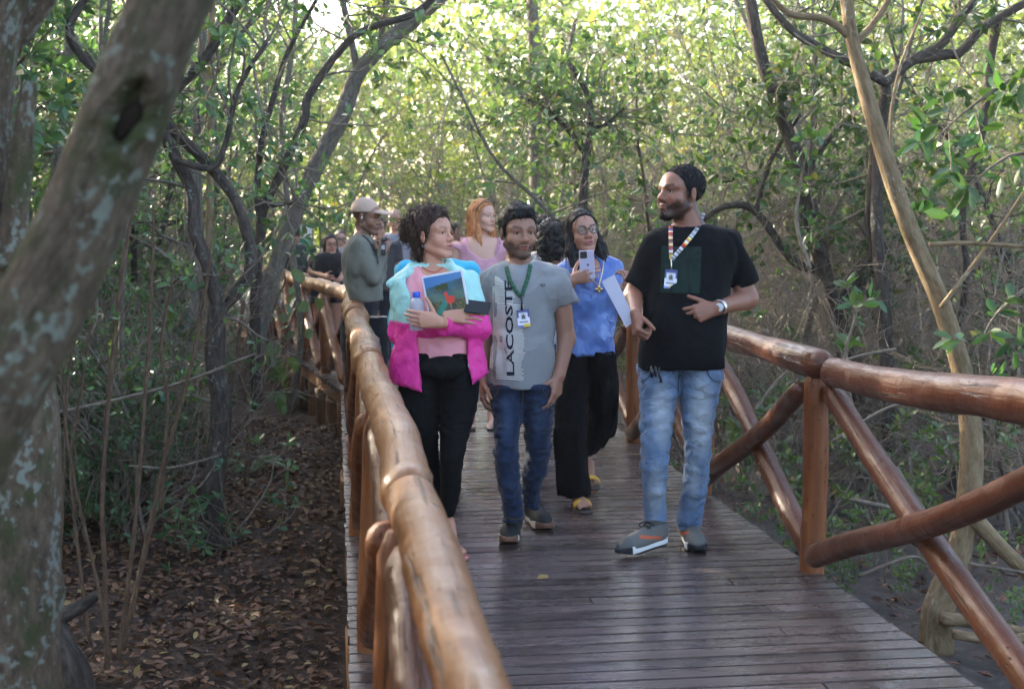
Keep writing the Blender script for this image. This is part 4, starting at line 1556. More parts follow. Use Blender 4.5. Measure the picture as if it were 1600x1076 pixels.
def hand_sdf(W, dirv, nrm, side=1, curl=(25, 30, 20), s=1.0, thumb=(0.75, 0.62, 0.35), tcurl=0.25, curls=None, spread=0.06):
    """palm and five fingers; the palm faces nrm, the thumb is on the side of side * (dirv x nrm)"""
    d = unit(dirv)
    n = np.asarray(nrm, float)
    n = unit(n - d * (n @ d))
    lat = np.cross(d, n) * side
    W = np.asarray(W, float)
    L = lambda a, b, c: W + (d * a + lat * b + n * c) * s
    K = [L(.090, .029, 0), L(.094, .009, -.002), L(.089, -.011, -.001), L(.079, -.029, .002)]
    ph = [(.041, .025, .021), (.046, .029, .022), (.042, .027, .021), (.032, .020, .018)]
    rr = [.0090, .0093, .0088, .0078]
    palm = U_(0.014 * s, *[S_cone(W + lat * (.012 - .008 * i) * s, K[i], .0165 * s, .0120 * s) for i in range(4)])
    palm = U_(0.012 * s, palm, S_cone(L(.025, .018, .006), L(.06, .030, .008), .015 * s, .012 * s))
    fs = []
    for i in range(4):
        c = (curls[i] if curls else curl)
        a = 0.0
        p = K[i]
        dd = unit(d + lat * spread * (1.5 - i))
        r_ = rr[i] * s
        for j in range(3):
            a += math.radians(c[j])
            q = p + (dd * math.cos(a) + n * math.sin(a)) * ph[i][j] * s
            fs.append(S_cone(p, q, r_, r_ * 0.91))
            p, r_ = q, r_ * 0.91
    p = L(.022, .022, .006)
    v = unit(lat * thumb[0] + d * thumb[1] + n * thumb[2])
    r_ = .0125 * s
    for j, l in enumerate((.040, .032, .026)):
        q = p + v * l * s
        fs.append(S_cone(p, q, r_, r_ * 0.86))
        p, r_ = q, r_ * 0.86
        v = unit(v + d * tcurl + n * tcurl * 0.4)

    def f(P):
        dmin = fs[0](P)
        for g in fs[1:]:
            dmin = smin(dmin, g(P), 0.0022 * s)
        return smin(palm(P), dmin, 0.007 * s)
    c = W + d * 0.09 * s
    return f, (c - 0.135 * s, c + 0.135 * s)


def foot_sdf(A, fwd, s=1.0, down=0.075):
    """bare foot under an ankle point; fwd level direction of the toes"""
    A = np.asarray(A, float)
    f_ = unit(fwd)
    l = unit(np.cross(f_, UP))
    g = lambda y, x, z: A + (f_ * y + l * x) * s + UP * z * s
    b = U_(0.03 * s, S_cone(g(0, 0, 0.03), g(-0.005, 0, -down + 0.03), .034 * s, .030 * s), S_cone(g(0, 0, -0.01), g(0.10, 0, -down + 0.022), .032 * s, .019 * s),
           S_cone(g(0.09, 0.022, -down + 0.018), g(0.12, -0.02, -down + 0.016), .018 * s, .016 * s), S_sph(g(-0.03, 0, -down + 0.027), .027 * s))
    toes = [S_cone(g(0.115, .030 - .0165 * i, -down + .014), g(0.160 - 0.009 * i - 0.0035 * i * i * 0.5, .034 - .018 * i, -down + .010), .0115 * s if i == 0 else .0085 * s, .0105 * s if i == 0 else .0070 * s) for i in range(5)]

    def f(P):
        d = toes[0](P)
        for t in toes[1:]:
            d = smin(d, t(P), 0.002)
        return smin(b(P), d, 0.012)
    return f


class Person:
    def __init__(s, base, label, d, skin, h=0.009, cat='person', group=None, name='person'):
        s.e = tag(empty(name, base), label, cat, group)
        s.base = np.array(base, dtype=np.float32)
        s.d = d
        s.skin = np.array(skin, dtype=np.float32)
        s.h = h
        s.k = d / FPX
        s.bits = []      # body shapes
        s.fine = []      # (lo, hi, h) boxes meshed finer
        s.head = None
        s.paint = None
        s.surf = {}

    def P(s, x, y, e=0.0):
        return at(x, y, s.d + e)

    def limb(s, pts, radii, k=0.02):
        """pts: (x, y, depth offset) pixel joints; radii in pixels"""
        Q = [s.P(*p) for p in pts]
        R = [r_ * s.k for r_ in radii]
        f = U_(k, *[S_cone(Q[i], Q[i + 1], R[i], R[i + 1]) for i in range(len(Q) - 1)])
        A = np.array(Q)
        s.bits.append(Bounded_(f, A.min(0) - max(R) - 0.05, A.max(0) + max(R) + 0.05))
        return f

    def add(s, f):
        s.bits.append(f)
        return f

    def set_head(s, px, py, yaw, pitch=0.0, roll=0.0, sc=1.0, e=0.0, neck=None, nr=(0.050, 0.058), **face):
        s.head = head_frame(px, py, s.d + e, RAD(yaw), RAD(pitch), RAD(roll), sc)
        s.facekw = face
        _o = s.head['o']
        s.bits.append(Bounded_(in_head(s.head, face_sdf(**face)), _o - 0.19 * sc, _o + 0.19 * sc))
        if neck is not None:
            nb = s.P(*neck)
            s.bits.append(S_cone(head_pt(s.head, 0, -0.022, -0.055), nb, nr[0] * sc, nr[1] * sc))
        o = s.head['o']
        r_ = 0.165 * sc
        s.fine.append((o - r_, o + r_, 0.0036 if s.h < 0.0095 else 0.0055))

    def hand(self, *a, **kw):
        f, (lo, hi) = hand_sdf(*a, **kw)
        self.bits.append(Bounded_(f, lo, hi))
        self.fine.append((lo, hi, 0.0030 if self.h < 0.0095 else 0.006))

    def mesh(s, name, f, lo, hi, h, mat, parent=None, smooth=True, surf=None):
        V, Fq = polygonize(f, lo, hi, h)
        o = obj(name, mesh_np(name, V - s.base, Fq, mat, smooth), parent or s.e)
        if surf:
            s.surf[surf] = BVHTree.FromPolygons([tuple(map(float, v)) for v in V], Fq.tolist())
        return o

    def body(s, lo, hi, k=0.012, tone=None):
        bits = s.bits

        def f(p):
            d = bits[0](p)
            for g in bits[1:]:
                d = smin(d, g(p), k)
            return d
        Vs, Fs, n = [], [], 0
        V, Fq = polygonize(f, lo, hi, s.h)
        keep = np.ones(len(Fq), bool)
        cen = V[Fq].mean(1)
        for a, b, hh in s.fine:
            keep &= ~((cen > a + s.h * 0.5) & (cen < b - s.h * 0.5)).all(1)
        Vs.append(V)
        Fs.append(Fq[keep])
        n = len(V)
        done = []
        for a, b, hh in s.fine:
            V2, F2 = polygonize(f, a, b, hh)
            c2 = V2[F2].mean(1)
            kp = np.ones(len(F2), bool)
            for (a0, b0) in done:
                kp &= ~((c2 > a0) & (c2 < b0)).all(1)
            done.append((a, b))
            Vs.append(V2)
            Fs.append(F2[kp] + n)
            n += len(V2)
        V = np.concatenate(Vs)
        Fq = np.concatenate(Fs)
        used = np.unique(Fq)
        re = np.full(len(V), -1, np.int32)
        re[used] = np.arange(len(used))
        V, Fq = V[used], re[Fq]
        me = mesh_np('body', V - s.base, Fq, MAT['skin'])
        col = np.repeat(s.skin[None], len(V), 0)
        if s.head is not None:
            q = ((V - s.head['o'].astype(np.float32)) @ s.head['M'].astype(np.float32)) / s.head['s']
            col = face_paint(q, col, s.paint or {}, s.facekw)
        if tone is not None:
            col = tone(V, col)
        vattr(me, 'Col', col)
        s.bodyobj = obj('body', me, s.e)
        s.surf['body'] = BVHTree.FromPolygons([tuple(map(float, v)) for v in V], Fq.tolist())
        if s.head is not None:
            s.eyes()
        return s.bodyobj

    def eyes(s):
        w = s.facekw.get('wide', 1.0)
        g = s.paint.get('gaze', 0.0) if s.paint else 0.0
        iris = np.array((s.paint or {}).get('iris', (0.05, 0.025, 0.012)), dtype=np.float32)
        for sx in (-1, 1):
            n, m = 14, 10
            V = [(0, 1, 0)]
            for i in range(1, m):
                a = math.pi * i / m
                for j in range(n):
                    b = 2 * math.pi * j / n
                    V.append((math.sin(a) * math.cos(b), math.cos(a), math.sin(a) * math.sin(b)))
            V.append((0, -1, 0))
            Fc = [(0, 1 + (j + 1) % n, 1 + j) for j in range(n)]
            for i in range(m - 2):
                for j in range(n):
                    Fc.append((1 + i * n + j, 1 + i * n + (j + 1) % n, 1 + (i + 1) * n + (j + 1) % n, 1 + (i + 1) * n + j))
            l = len(V) - 1
            Fc += [(l, 1 + (m - 2) * n + j, 1 + (m - 2) * n + (j + 1) % n) for j in range(n)]
            V = np.array(V)
            R_ = np.array([[math.cos(g), math.sin(g), 0], [-math.sin(g), math.cos(g), 0], [0, 0, 1]])
            ca = V[:, 1]
            col = np.where((ca > 0.955)[:, None], np.array([[.006, .005, .005]]), np.where((ca > 0.80)[:, None], iris[None], np.array([[.62, .58, .55]])))
            V = (V @ R_.T) * 0.0118 + np.array([sx * 0.031 * w, 0.0705, -0.0012])
            Vw = s.head['o'] + (V * s.head['s']) @ s.head['M'].T - s.base
            me = mesh_np('eye', Vw, Fc, MAT['eye'])
            vattr(me, 'Col', col)
            obj('eye', me, s.e)

    def hit(s, x, y, surf, off=0.003, e=0.0):
        r_ = unit(ray(x, y))
        loc = s.surf[surf].ray_cast(Vector(CAM), Vector(r_))[0]
        return (np.array(loc) - r_ * off) if loc is not None else s.P(x, y, e)

    def ribbon(s, name, pts, wpx, mat, surf, n=24, off=0.004, parent=None, cols=None, e=0.0, thick=0.0015):
        C = catmull([(p[0], p[1], 0) for p in pts], n)[:, :2] if len(pts) > 2 else np.array([np.array(pts[0]) * (1 - t) + np.array(pts[1]) * t for t in np.linspace(0, 1, n)])
        T = unit(np.gradient(C, axis=0))
        Nn = np.stack([-T[:, 1], T[:, 0]], -1)
        L = np.array([s.hit(c[0] + q[0] * wpx / 2, c[1] + q[1] * wpx / 2, surf, off, e) for c, q in zip(C, Nn)])
        Rr = np.array([s.hit(c[0] - q[0] * wpx / 2, c[1] - q[1] * wpx / 2, surf, off, e) for c, q in zip(C, Nn)])
        # keep the strip from diving where a ray slips past the edge
        for A in (L, Rr):
            dep = (A - CAM) @ _F
            med = np.median(dep)
            for i in range(n):
                if abs(dep[i] - med) > 0.22:
                    A[i] = CAM + (A[i] - CAM) * (dep[max(i - 1, 0)] / dep[i] if i else med / dep[i])
                    dep[i] = (A[i] - CAM) @ _F
        toc = unit(CAM - (L + Rr) / 2) * thick
        V = np.stack([L, Rr, Rr + toc, L + toc], 1).reshape(-1, 3)
        i = np.arange(n - 1)[:, None] * 4
        Fq = np.concatenate([i + np.array([a, b, b + 4, a + 4]) for a, b in ((0, 1), (1, 2), (2, 3), (3, 0))])
        me = mesh_np(name, V - s.base, Fq, mat, False)
        if cols is not None:
            t = np.repeat(np.linspace(0, 1, n), 4)
            vattr(me, 'Col', np.array([cols(x) for x in t], dtype=np.float32))
        return obj(name, me, parent or s.e)

    def decal(s, name, poly_px, mat, surf, off=0.0035, parent=None):
        """flat print: list of pixel polygons (each a list of points), laid on the cloth"""
        V, Fc = [], []
        for poly in poly_px:
            b = len(V)
            for (x, y) in poly:
                V.append(s.hit(x, y, surf, off))
            Fc.append(tuple(range(b, b + len(poly))))
        return obj(name, mesh_np(name, np.array(V) - s.base, Fc, mat, False), parent or s.e)

    def text(s, name, body, mat, surf, to_px, off=0.004, size=1.0, parent=None, bold=0.0):
        """lettering laid on a surface; to_px maps text units to picture pixels"""
        cu = bpy.data.curves.new('lettering', 'FONT')
        cu.body = body
        cu.size = size
        cu.resolution_u = 2
        cu.offset = bold
        o = bpy.data.objects.new('lettering', cu)
        COL.objects.link(o)
        dg = bpy.context.evaluated_depsgraph_get()
        me = bpy.data.meshes.new_from_object(o.evaluated_get(dg))
        bpy.data.objects.remove(o)
        wx = max(v.co.x for v in me.vertices)
        wy = max(v.co.y for v in me.vertices)
        V = [s.hit(*to_px(v.co.x / wx, v.co.y / wy), surf, off) for v in me.vertices]
        Fc = [tuple(p.vertices) for p in me.polygons]
        bpy.data.meshes.remove(me)
        return obj(name, mesh_np(name, np.array(V) - s.base, Fc, mat, False), parent or s.e)


def face_paint(q, col, P, kw):
    """lips, brows, beard and colouring of the face itself, in head coordinates"""
    x, y, z = q[:, 0], q[:, 1], q[:, 2]
    w = kw.get('wide', 1.0)
    col = col.copy()

    def put(m, c):
        nonlocal col
        m = np.clip(m, 0, 1)[:, None]
        col = col * (1 - m) + np.asarray(c, dtype=np.float32) * m
    inh = (np.abs(x) < 0.1) & (y > -0.13) & (y < 0.13) & (np.abs(z) < 0.14)
    base = col[0].copy()
    front = inh & (y > 0.03)
    # warmer cheeks, nose and ears
    warm = np.exp(-(((np.abs(x) - 0.04) / 0.02) ** 2 + ((z + 0.035) / 0.02) ** 2)) + np.exp(-((x / 0.014) ** 2 + ((z + 0.034) / 0.014) ** 2)) + (np.abs(x) > 0.074 * w) * 0.6
    put(warm * 0.35 * inh, base * np.array([1.12, 0.82, 0.78]))
    mo = kw.get('mouth_open', 0.0)
    lips = np.exp(-((x / 0.021) ** 4 + ((z + 0.0625) / 0.0062) ** 4)) + np.exp(-((x / 0.018) ** 4 + ((z + 0.0735 + mo) / 0.0072) ** 4))
    put(lips * front * (y > 0.07) * 0.85, P.get('lips', base * np.array([0.80, 0.48, 0.46])))
    put(np.exp(-((x / 0.021) ** 4 + ((z + 0.0678 + mo * 0.4) / (0.0016 + mo * 0.5)) ** 2)) * front * (y > 0.07) * 0.8, base * 0.2)
    ax = np.abs(x)
    bz = 0.0205 + 0.006 * np.sin((ax - 0.012) / 0.045 * 2.4) + P.get('brow_up', 0.0)
    brow = np.exp(-((z - bz) / P.get('brow', 0.0042)) ** 2) * (ax > 0.011 * w) * (ax < 0.052 * w)
    put(brow * front * P.get('brow_w', 0.85), P.get('browc', (0.014, 0.010, 0.009)))
    # upper lash line
    lash = np.exp(-(((ax - 0.031 * w) / 0.0145) ** 4 + ((z - 0.0038) / 0.0022) ** 2))
    put(lash * front * 0.75, (0.012, 0.009, 0.008))
    if P.get('beard', 0) > 0:
        n = vnoise(q, 40, 3, 2) * 0.012
        jaw = np.clip((-z - 0.050 + 0.45 * (ax - 0.03) + n) / 0.018, 0, 1) * (y > -0.02) * np.clip((ax - 0.018 + np.maximum(-z - 0.083, 0) * 4) / 0.012, 0, 1)
        side = np.clip((ax - 0.056 * w + n * 0.5) / 0.008, 0, 1) * (z < 0.0) * (y > -0.004) * (y < 0.034)
        must = np.exp(-((x / 0.026) ** 4 + ((z + 0.0535 - 0.10 * np.maximum(ax - 0.012, 0) * -1) / 0.0062) ** 4)) * (y > 0.07)
        must = np.maximum(must, np.exp(-(((ax - 0.027) / 0.006) ** 2)) * (z < -0.052) * (z > -0.09) * (y > 0.06) * 0.9)
        m = np.maximum(np.maximum(jaw, side * 0.5), must) * (1 - np.clip(lips, 0, 1)) * inh * (z < 0.01)
        m = m * np.clip((z + 0.124) / 0.006, 0, 1) * np.clip((y - 0.0) / 0.012, 0, 1)
        m = np.clip(m * 1.15, 0, 1) * (0.95 + 0.07 * vnoise(q, 140, 8, 1))
        put(m * P['beard'], P.get('beardc', (0.018, 0.013, 0.011)))
    if P.get('scalp', 0) > 0:
        m = np.clip(-hair_mask(q, shift=0.004) / 0.010, 0, 1) * inh * (np.abs(x) < 0.0765 * w)
        m = m * np.clip((z + 0.050) / 0.06, 0.25, 1) ** 0.4 * (0.97 + 0.05 * vnoise(q, 130, 5, 1))
        put(m * P['scalp'], P.get('scalpc', (0.016, 0.012, 0.011)))
    return col


def local_mesh(person, name, f, lo, hi, h, o, M, mat, colf=None, parent=None, s=1.0):
    """mesh a shape in its own frame (columns of M), then set it in the scene"""
    V, Fq = polygonize(f, lo, hi, h)
    W = np.asarray(o) + (V * s) @ np.asarray(M).T - person.base
    me = mesh_np(name, W, Fq, mat)
    if colf is not None:
        vattr(me, 'Col', colf(V))
    return obj(name, me, parent or person.e)


def shoe(person, heel, fwd, pitch=0.0, L=0.29, upper=(0.03, 0.03, 0.03), sole=(0.7, 0.68, 0.64), toe=None, accent=None, lace=(0.01, 0.01, 0.01), tcol=None, roll=0.0, h=0.005):
    """trainer: heel point on the ground, fwd level toe direction, pitch lifts the toe"""
    f_ = unit(np.array([fwd[0], fwd[1], 0.0]))
    x_ = unit(np.cross(f_, UP))
    fw = f_ * math.cos(pitch) + UP * math.sin(pitch)
    z_ = np.cross(x_, fw)
    M = np.stack([x_, fw, z_], 1)
    q = L / 0.29
    up = U_(0.03, S_ell((0, 0.045, 0.055), (0.037, 0.055, 0.05)), S_ell((0, 0.135, 0.045), (0.043, 0.10, 0.042)), S_ell((0, 0.20, 0.036), (0.044, 0.075, 0.034)),
            S_cone((0, 0.035, 0.06), (0, 0.025, 0.105), 0.035, 0.036), S_cone((0, 0.06, 0.095), (0, 0.16, 0.06), 0.024, 0.020))
    up = Cut_(up, ((0, 0, 0.028), (0, 0, -1)), ((0, 0.03, 0.112), (0, -0.35, 1)))
    up = Sub_(0.006, up, S_cone((0, 0.028, 0.10), (0, 0.02, 0.16), 0.026, 0.035))

    def so(p):
        y = p[:, 1]
        w = np.interp(y, [0, 0.03, 0.09, 0.14, 0.20, 0.25, 0.285], [0.026, 0.037, 0.036, 0.040, 0.048, 0.043, 0.02])
        cx = np.interp(y, [0, 0.1, 0.2, 0.29], [0, 0, 0.003, 0.0])
        lift = np.interp(y, [0, 0.02, 0.20, 0.29], [0.008, 0, 0, 0.020])
        d1 = np.abs(p[:, 0] - cx) - w
        d2 = np.maximum(lift - p[:, 2], p[:, 2] - (0.034 + 0.5 * lift + 0.006 * np.cos(y * 30)))
        d3 = np.maximum(-y, y - 0.29)
        return np.maximum(np.maximum(d1, d2), d3)
    tc = np.array(toe if toe is not None else sole)
    root = None

    def upc(V):
        c = np.repeat(np.array(upper)[None], len(V), 0)
        if accent is not None:
            m = (np.abs(np.abs(V[:, 0]) - 0.037) < 0.012) & (np.abs(V[:, 2] - 0.06 - 0.25 * (V[:, 1] - 0.12)) < 0.007) & (V[:, 1] > 0.06) & (V[:, 1] < 0.18)
            c[m] = accent
        if tcol is not None:
            c[V[:, 1] > 0.225] = tcol
        c[(V[:, 2] > 0.10)] = np.array(upper) * 0.5
        return c

    def soc(V):
        c = np.repeat(np.array(sole)[None], len(V), 0)
        c[(V[:, 1] > 0.235) | (V[:, 2] < 0.008)] = tc
        return c
    o = np.asarray(heel)
    root = local_mesh(person, 'shoe', up, (-0.06, -0.03, 0.0), (0.06, 0.30, 0.13), h, o, M * 1.0, MAT['shoe'], upc, s=q)
    local_mesh(person, 'sole', so, (-0.06, -0.012, -0.012), (0.06, 0.302, 0.06), h, o, M, MAT['shoe'], soc, parent=root, s=q)
    mb = MB()
    for k in range(5):
        y = 0.090 + 0.021 * k
        z = 0.110 - 0.0135 * k
        P = [o + M @ (np.array(v) * q) for v in ((-0.026, y - 0.005, z - 0.010), (-0.012, y, z + 0.0045), (0.012, y + 0.004, z + 0.0045), (0.026, y + 0.008, z - 0.010))]
        tube(mb, catmull(P, 8) - person.base, 0.0034, 6, seed=k, cap=False)
    for sx in (-1, 1):
        P = [o + M @ (np.array(v) * q) for v in ((0, 0.088, 0.108), (sx * 0.02, 0.10, 0.118), (sx * 0.035, 0.115, 0.105), (sx * 0.02, 0.122, 0.098), (0, 0.092, 0.106))]
        tube(mb, catmull(P, 12) - person.base, 0.0026, 6, seed=k, cap=False)
    me = mb.mesh('laces', m_lace(lace))
    obj('laces', me, root)
    return root


_lace = {}


def m_lace(c):
    if c not in _lace:
        _lace[c] = m_plain('lace', c, 0.9)
    return _lace[c]


def ridged(p, sc, seed):
    n = vnoise(p * np.asarray(sc, dtype=np.float32), 1.0, seed, 2)
    return 1 - np.abs(n) * 2


def folds(f, amp, sc, seed):
    return Disp_(f, lambda p: amp * ridged(p, sc, seed))


def glasses(person, col, r=0.024, th=0.0022, y=0.100, z=0.0, rim=True, name='glasses', lens=None):
    h = person.head
    mb = MB()
    w = person.facekw.get('wide', 1.0)
    for sx in (-1, 1):
        th_ = np.linspace(0, 2 * math.pi, 25)
        P = [head_pt(h, sx * 0.033 * w + r * math.cos(a), y - 0.10 * abs(r * math.cos(a) + sx * 0.0) * (1 if sx * math.cos(a) > 0 else 0), z + r * 0.86 * math.sin(a)) for a in th_]
        tube(mb, np.array(P) - person.base, th * h['s'], 6, seed=3, cap=False)
        P = [head_pt(h, sx * (0.033 + 0.0235) * w, y - 0.004, z + 0.006), head_pt(h, sx * 0.073 * w, 0.055, z + 0.008), head_pt(h, sx * 0.080 * w, -0.01, z + 0.006)]
        tube(mb, catmull(P, 9) - person.base, th * 0.85 * h['s'], 6, seed=4, cap=False)
    P = [head_pt(h, -0.010, y, z + 0.004), head_pt(h, 0, y + 0.004, z + 0.008), head_pt(h, 0.010, y, z + 0.004)]
    tube(mb, catmull(P, 7) - person.base, th * h['s'], 6, seed=5, cap=False)
    o = obj(name, mb.mesh(name, col), person.e)
    if lens is not None:
        for sx in (-1, 1):
            th_ = np.linspace(0, 2 * math.pi, 20, endpoint=False)
            V = [head_pt(h, sx * 0.033 * w + r * math.cos(a), y - 0.002, z + r * 0.86 * math.sin(a)) - person.base for a in th_]
            obj('lens', mesh_np('lens', np.array(V), [tuple(range(20))], lens, False), o)
    return o


def m_lens():
    t = NT('lens')
    g = t.n('BsdfGlossy')
    g.inputs['Roughness'].default_value = 0.05
    tr = t.n('BsdfTransparent')
    mx = t.n('MixShader')
    mx.inputs[0].default_value = 0.04
    t.t.links.new(tr.outputs[0], mx.inputs[1])
    t.t.links.new(g.outputs[0], mx.inputs[2])
    return t.done(mx)


MAT['lens'] = m_lens()


def strands(p, n=220, L=0.16, r0=0.0016, seed=1, mat=None, lift=0.002, jit=1.0):
    """single locks running down over a head of long hair, breaking up its edge"""
    S, N = surf_samples(p.hairobj, p.base)
    r = np.random.default_rng(seed)
    mb = MB()
    for i in r.integers(0, len(S), n):
        a, nn = S[i], N[i]
        d = -UP - nn * (-UP @ nn)
        if np.linalg.norm(d) < 0.25:
            d = d + unit(p.head['M'][:, 1]) * -0.5
        d = unit(d + r.normal(size=3) * 0.12 * jit)
        t = np.linspace(0, 1, 7)
        l = L * r.uniform(0.4, 1.1) * (0.3 + 0.7 * max(0.0, 1 - abs(nn[2]) * 1.4))
        d = unit(d - nn * 0.12)
        P = a + nn * lift + d * (t * l)[:, None] + nn * (0.006 * np.sin(t * 3.1) * r.uniform(0, 1))[:, None] - UP * (0.4 * l * t ** 2)[:, None] + r.normal(size=3) * (0.008 * jit * t ** 2)[:, None]
        tube(mb, P - p.base, np.linspace(r0, r0 * 0.5, 7), 4, seed=int(i) % 90, cap=False)
    o = obj('loose_strands', mb.mesh('loose_strands', mat), p.e)
    o['kind'] = 'stuff'


def stubble(p, o, n, L, mat, seed=1, r0=0.0009):
    """cropped hair ends, so that short hair and beards have no hard skin"""
    S, N = surf_samples(o, p.base)
    r = np.random.default_rng(seed)
    i = r.integers(0, len(S), n)
    d = unit(N[i] + r.normal(size=(n, 3)) * 0.55)
    mb = MB()
    sticks(mb, S[i] - p.base - N[i] * 0.002, S[i] - p.base + d * (L * r.uniform(0.5, 1.2, (n, 1))), r0, r0 * 0.4)
    q = obj('hair_ends', mb.mesh('hair_ends', mat), o)
    q['kind'] = 'stuff'
# ------------------------------------------------------------------ the people in front
def patch(p, name, x0, y0, x1, y1, nx, ny, mat, surf, colf=None, off=0.003, parent=None, skew=None):
    """a thin print laid on the cloth as a fine grid"""
    V, C = [], []
    for j in range(ny + 1):
        for i in range(nx + 1):
            u, v = i / nx, j / ny
            x, y = x0 + (x1 - x0) * u, y0 + (y1 - y0) * v
            if skew:
                x, y = skew(u, v)
            V.append(p.hit(x, y, surf, off))
            if colf:
                C.append(colf(u, v))
    Fq = [(j * (nx + 1) + i, (j + 1) * (nx + 1) + i, (j + 1) * (nx + 1) + i + 1, j * (nx + 1) + i + 1) for j in range(ny) for i in range(nx)]
    me = mesh_np(name, np.array(V) - p.base, np.array(Fq), mat, True)
    if colf:
        vattr(me, 'Col', np.array(C, dtype=np.float32))
    return obj(name, me, parent or p.e)


MAT['print'] = m_col('print', 0.75, 0.2)
MAT['badge'] = m_col('badge', 0.3, 0.5)
MAT['strap'] = m_col('strap', 0.7, 0.3)


def badge(p, cx, cy, w, h, surf, tilt, colf, off=0.012, nx=10, ny=14):
    c = p.hit(cx, cy, surf, off)
    toc = unit(CAM - c)
    x_ = unit(np.cross(UP, toc))
    z_ = np.cross(toc, x_)
    x_, z_ = x_ * math.cos(tilt) + z_ * math.sin(tilt), z_ * math.cos(tilt) - x_ * math.sin(tilt)
    V, C = [], []
    for j in range(ny + 1):
        for i in range(nx + 1):
            u, v = i / nx, j / ny
            V.append(c + x_ * (u - 0.5) * w + z_ * (0.5 - v) * h)
            C.append(colf(u, v))
    n = len(V)
    Fq = [(j * (nx + 1) + i, (j + 1) * (nx + 1) + i, (j + 1) * (nx + 1) + i + 1, j * (nx + 1) + i + 1) for j in range(ny) for i in range(nx)]
    # a thin back so the card has thickness
    bq = [c - toc * 0.003 + x_ * a * w + z_ * b * h for a, b in ((-.5, .5), (.5, .5), (.5, -.5), (-.5, -.5))]
    V += bq
    C += [colf(0, 0)] * 4
    a, b, cc, d_ = 0, nx, n - 1, n - 1 - nx
    Fq += [(n, n + 1, b, a), (n + 1, n + 2, cc, b), (n + 2, n + 3, d_, cc), (n + 3, n, a, d_), (n + 3, n + 2, n + 1, n)]
    me = mesh_np('badge', np.array(V) - p.base, np.array(Fq), MAT['badge'], False)
    vattr(me, 'Col', np.array(C, dtype=np.float32))
    return obj('badge', me, p.e)


def badge_cols(u, v):
    if (u - 0.5) ** 2 + ((v - 0.42) * 1.3) ** 2 < 0.035:
        return (0.10, 0.055, 0.04) if v < 0.44 else (0.03, 0.05, 0.06)
    if 0.24 < u < 0.76 and 0.2 < v < 0.62:
        return (0.55, 0.6, 0.66)
    if v < 0.16 or (v < 0.5 and abs(u - 0.5) > 0.30 + 0.3 * (0.5 - v)):
        return (0.05, 0.06, 0.22)
    if v > 0.84 and u > 0.45:
        return (0.75, 0.55, 0.05)
    if v > 0.86:
        return (0.12, 0.16, 0.5)
    if 0.68 < v < 0.74 and 0.18 < u < 0.82:
        return (0.08, 0.09, 0.2)
    return (0.72, 0.74, 0.8)


def m_jeans(name, dark, light, p, spots, fade=0.8):
    """denim, with worn paler patches: spots = (x, y, rx, ry, strength) in pixels at the legs' depth"""
    t = NT(name)
    o = t.objco()
    n = t.noise(t.mapping(o, (40, 40, 18)), 1.0, 4, 0.6)
    big = t.noise(o, 7.0, 3)
    rt = t.n('VectorMath', operation='DOT_PRODUCT')
    t.set(rt.inputs[0], o)
    rt.inputs[1].default_value = tuple(RT)
    u = rt.outputs['Value']
    z = t.sep(o)[2]
    tot = None
    for (x, y, rx, ry, st) in spots:
        c = p.P(x, y) - p.base
        du = t.math('DIVIDE', t.math('SUBTRACT', u, float(c @ RT)), rx * p.k)
        dz = t.math('DIVIDE', t.math('SUBTRACT', z, float(c[2])), ry * p.k)
        r2 = t.math('ADD', t.math('MULTIPLY', du, du), t.math('MULTIPLY', dz, dz))
        g = t.math('MULTIPLY', t.maprange(r2, 1.2, 0.0), st)
        tot = g if tot is None else t.math('MAXIMUM', tot, g)
    fac = t.math('ADD', t.math('MULTIPLY', t.math('SUBTRACT', n, 0.5), 0.4), t.math('MULTIPLY', big, 0.25))
    fac = t.math('ADD', fac, tot, clamp=True)
    col = t.mix(fac, dark, light)
    h = t.math('ADD', wrinkle(t, t.mapping(o, (1, 1, 1.7)), 13.0), t.math('MULTIPLY', t.noise(o, 420, 2), 0.05))
    return t.done(t.bsdf(col, 0.85, 0.2, t.bump(h, 0.6, 0.02), Sheen_Weight=0.1))


def legs(p, name, L, R, mat, lo_hi, h, amp=0.004, seed=3, k=0.02, sc=(9, 9, 22), surf=None, extra=None):
    f = U_(k, S_loft(rows(p.d, L), 2.1), S_loft(rows(p.d, R), 2.1))
    if extra:
        f = U_(k, f, extra)
    g = folds(f, amp, sc, seed)
    return p.mesh(name, g, *lo_hi, h, mat, surf=surf)


def deck_at(x, d):
    q = at(x, 352 + 1.5 * FPX / d, d)
    q[2] = 0.001
    return q


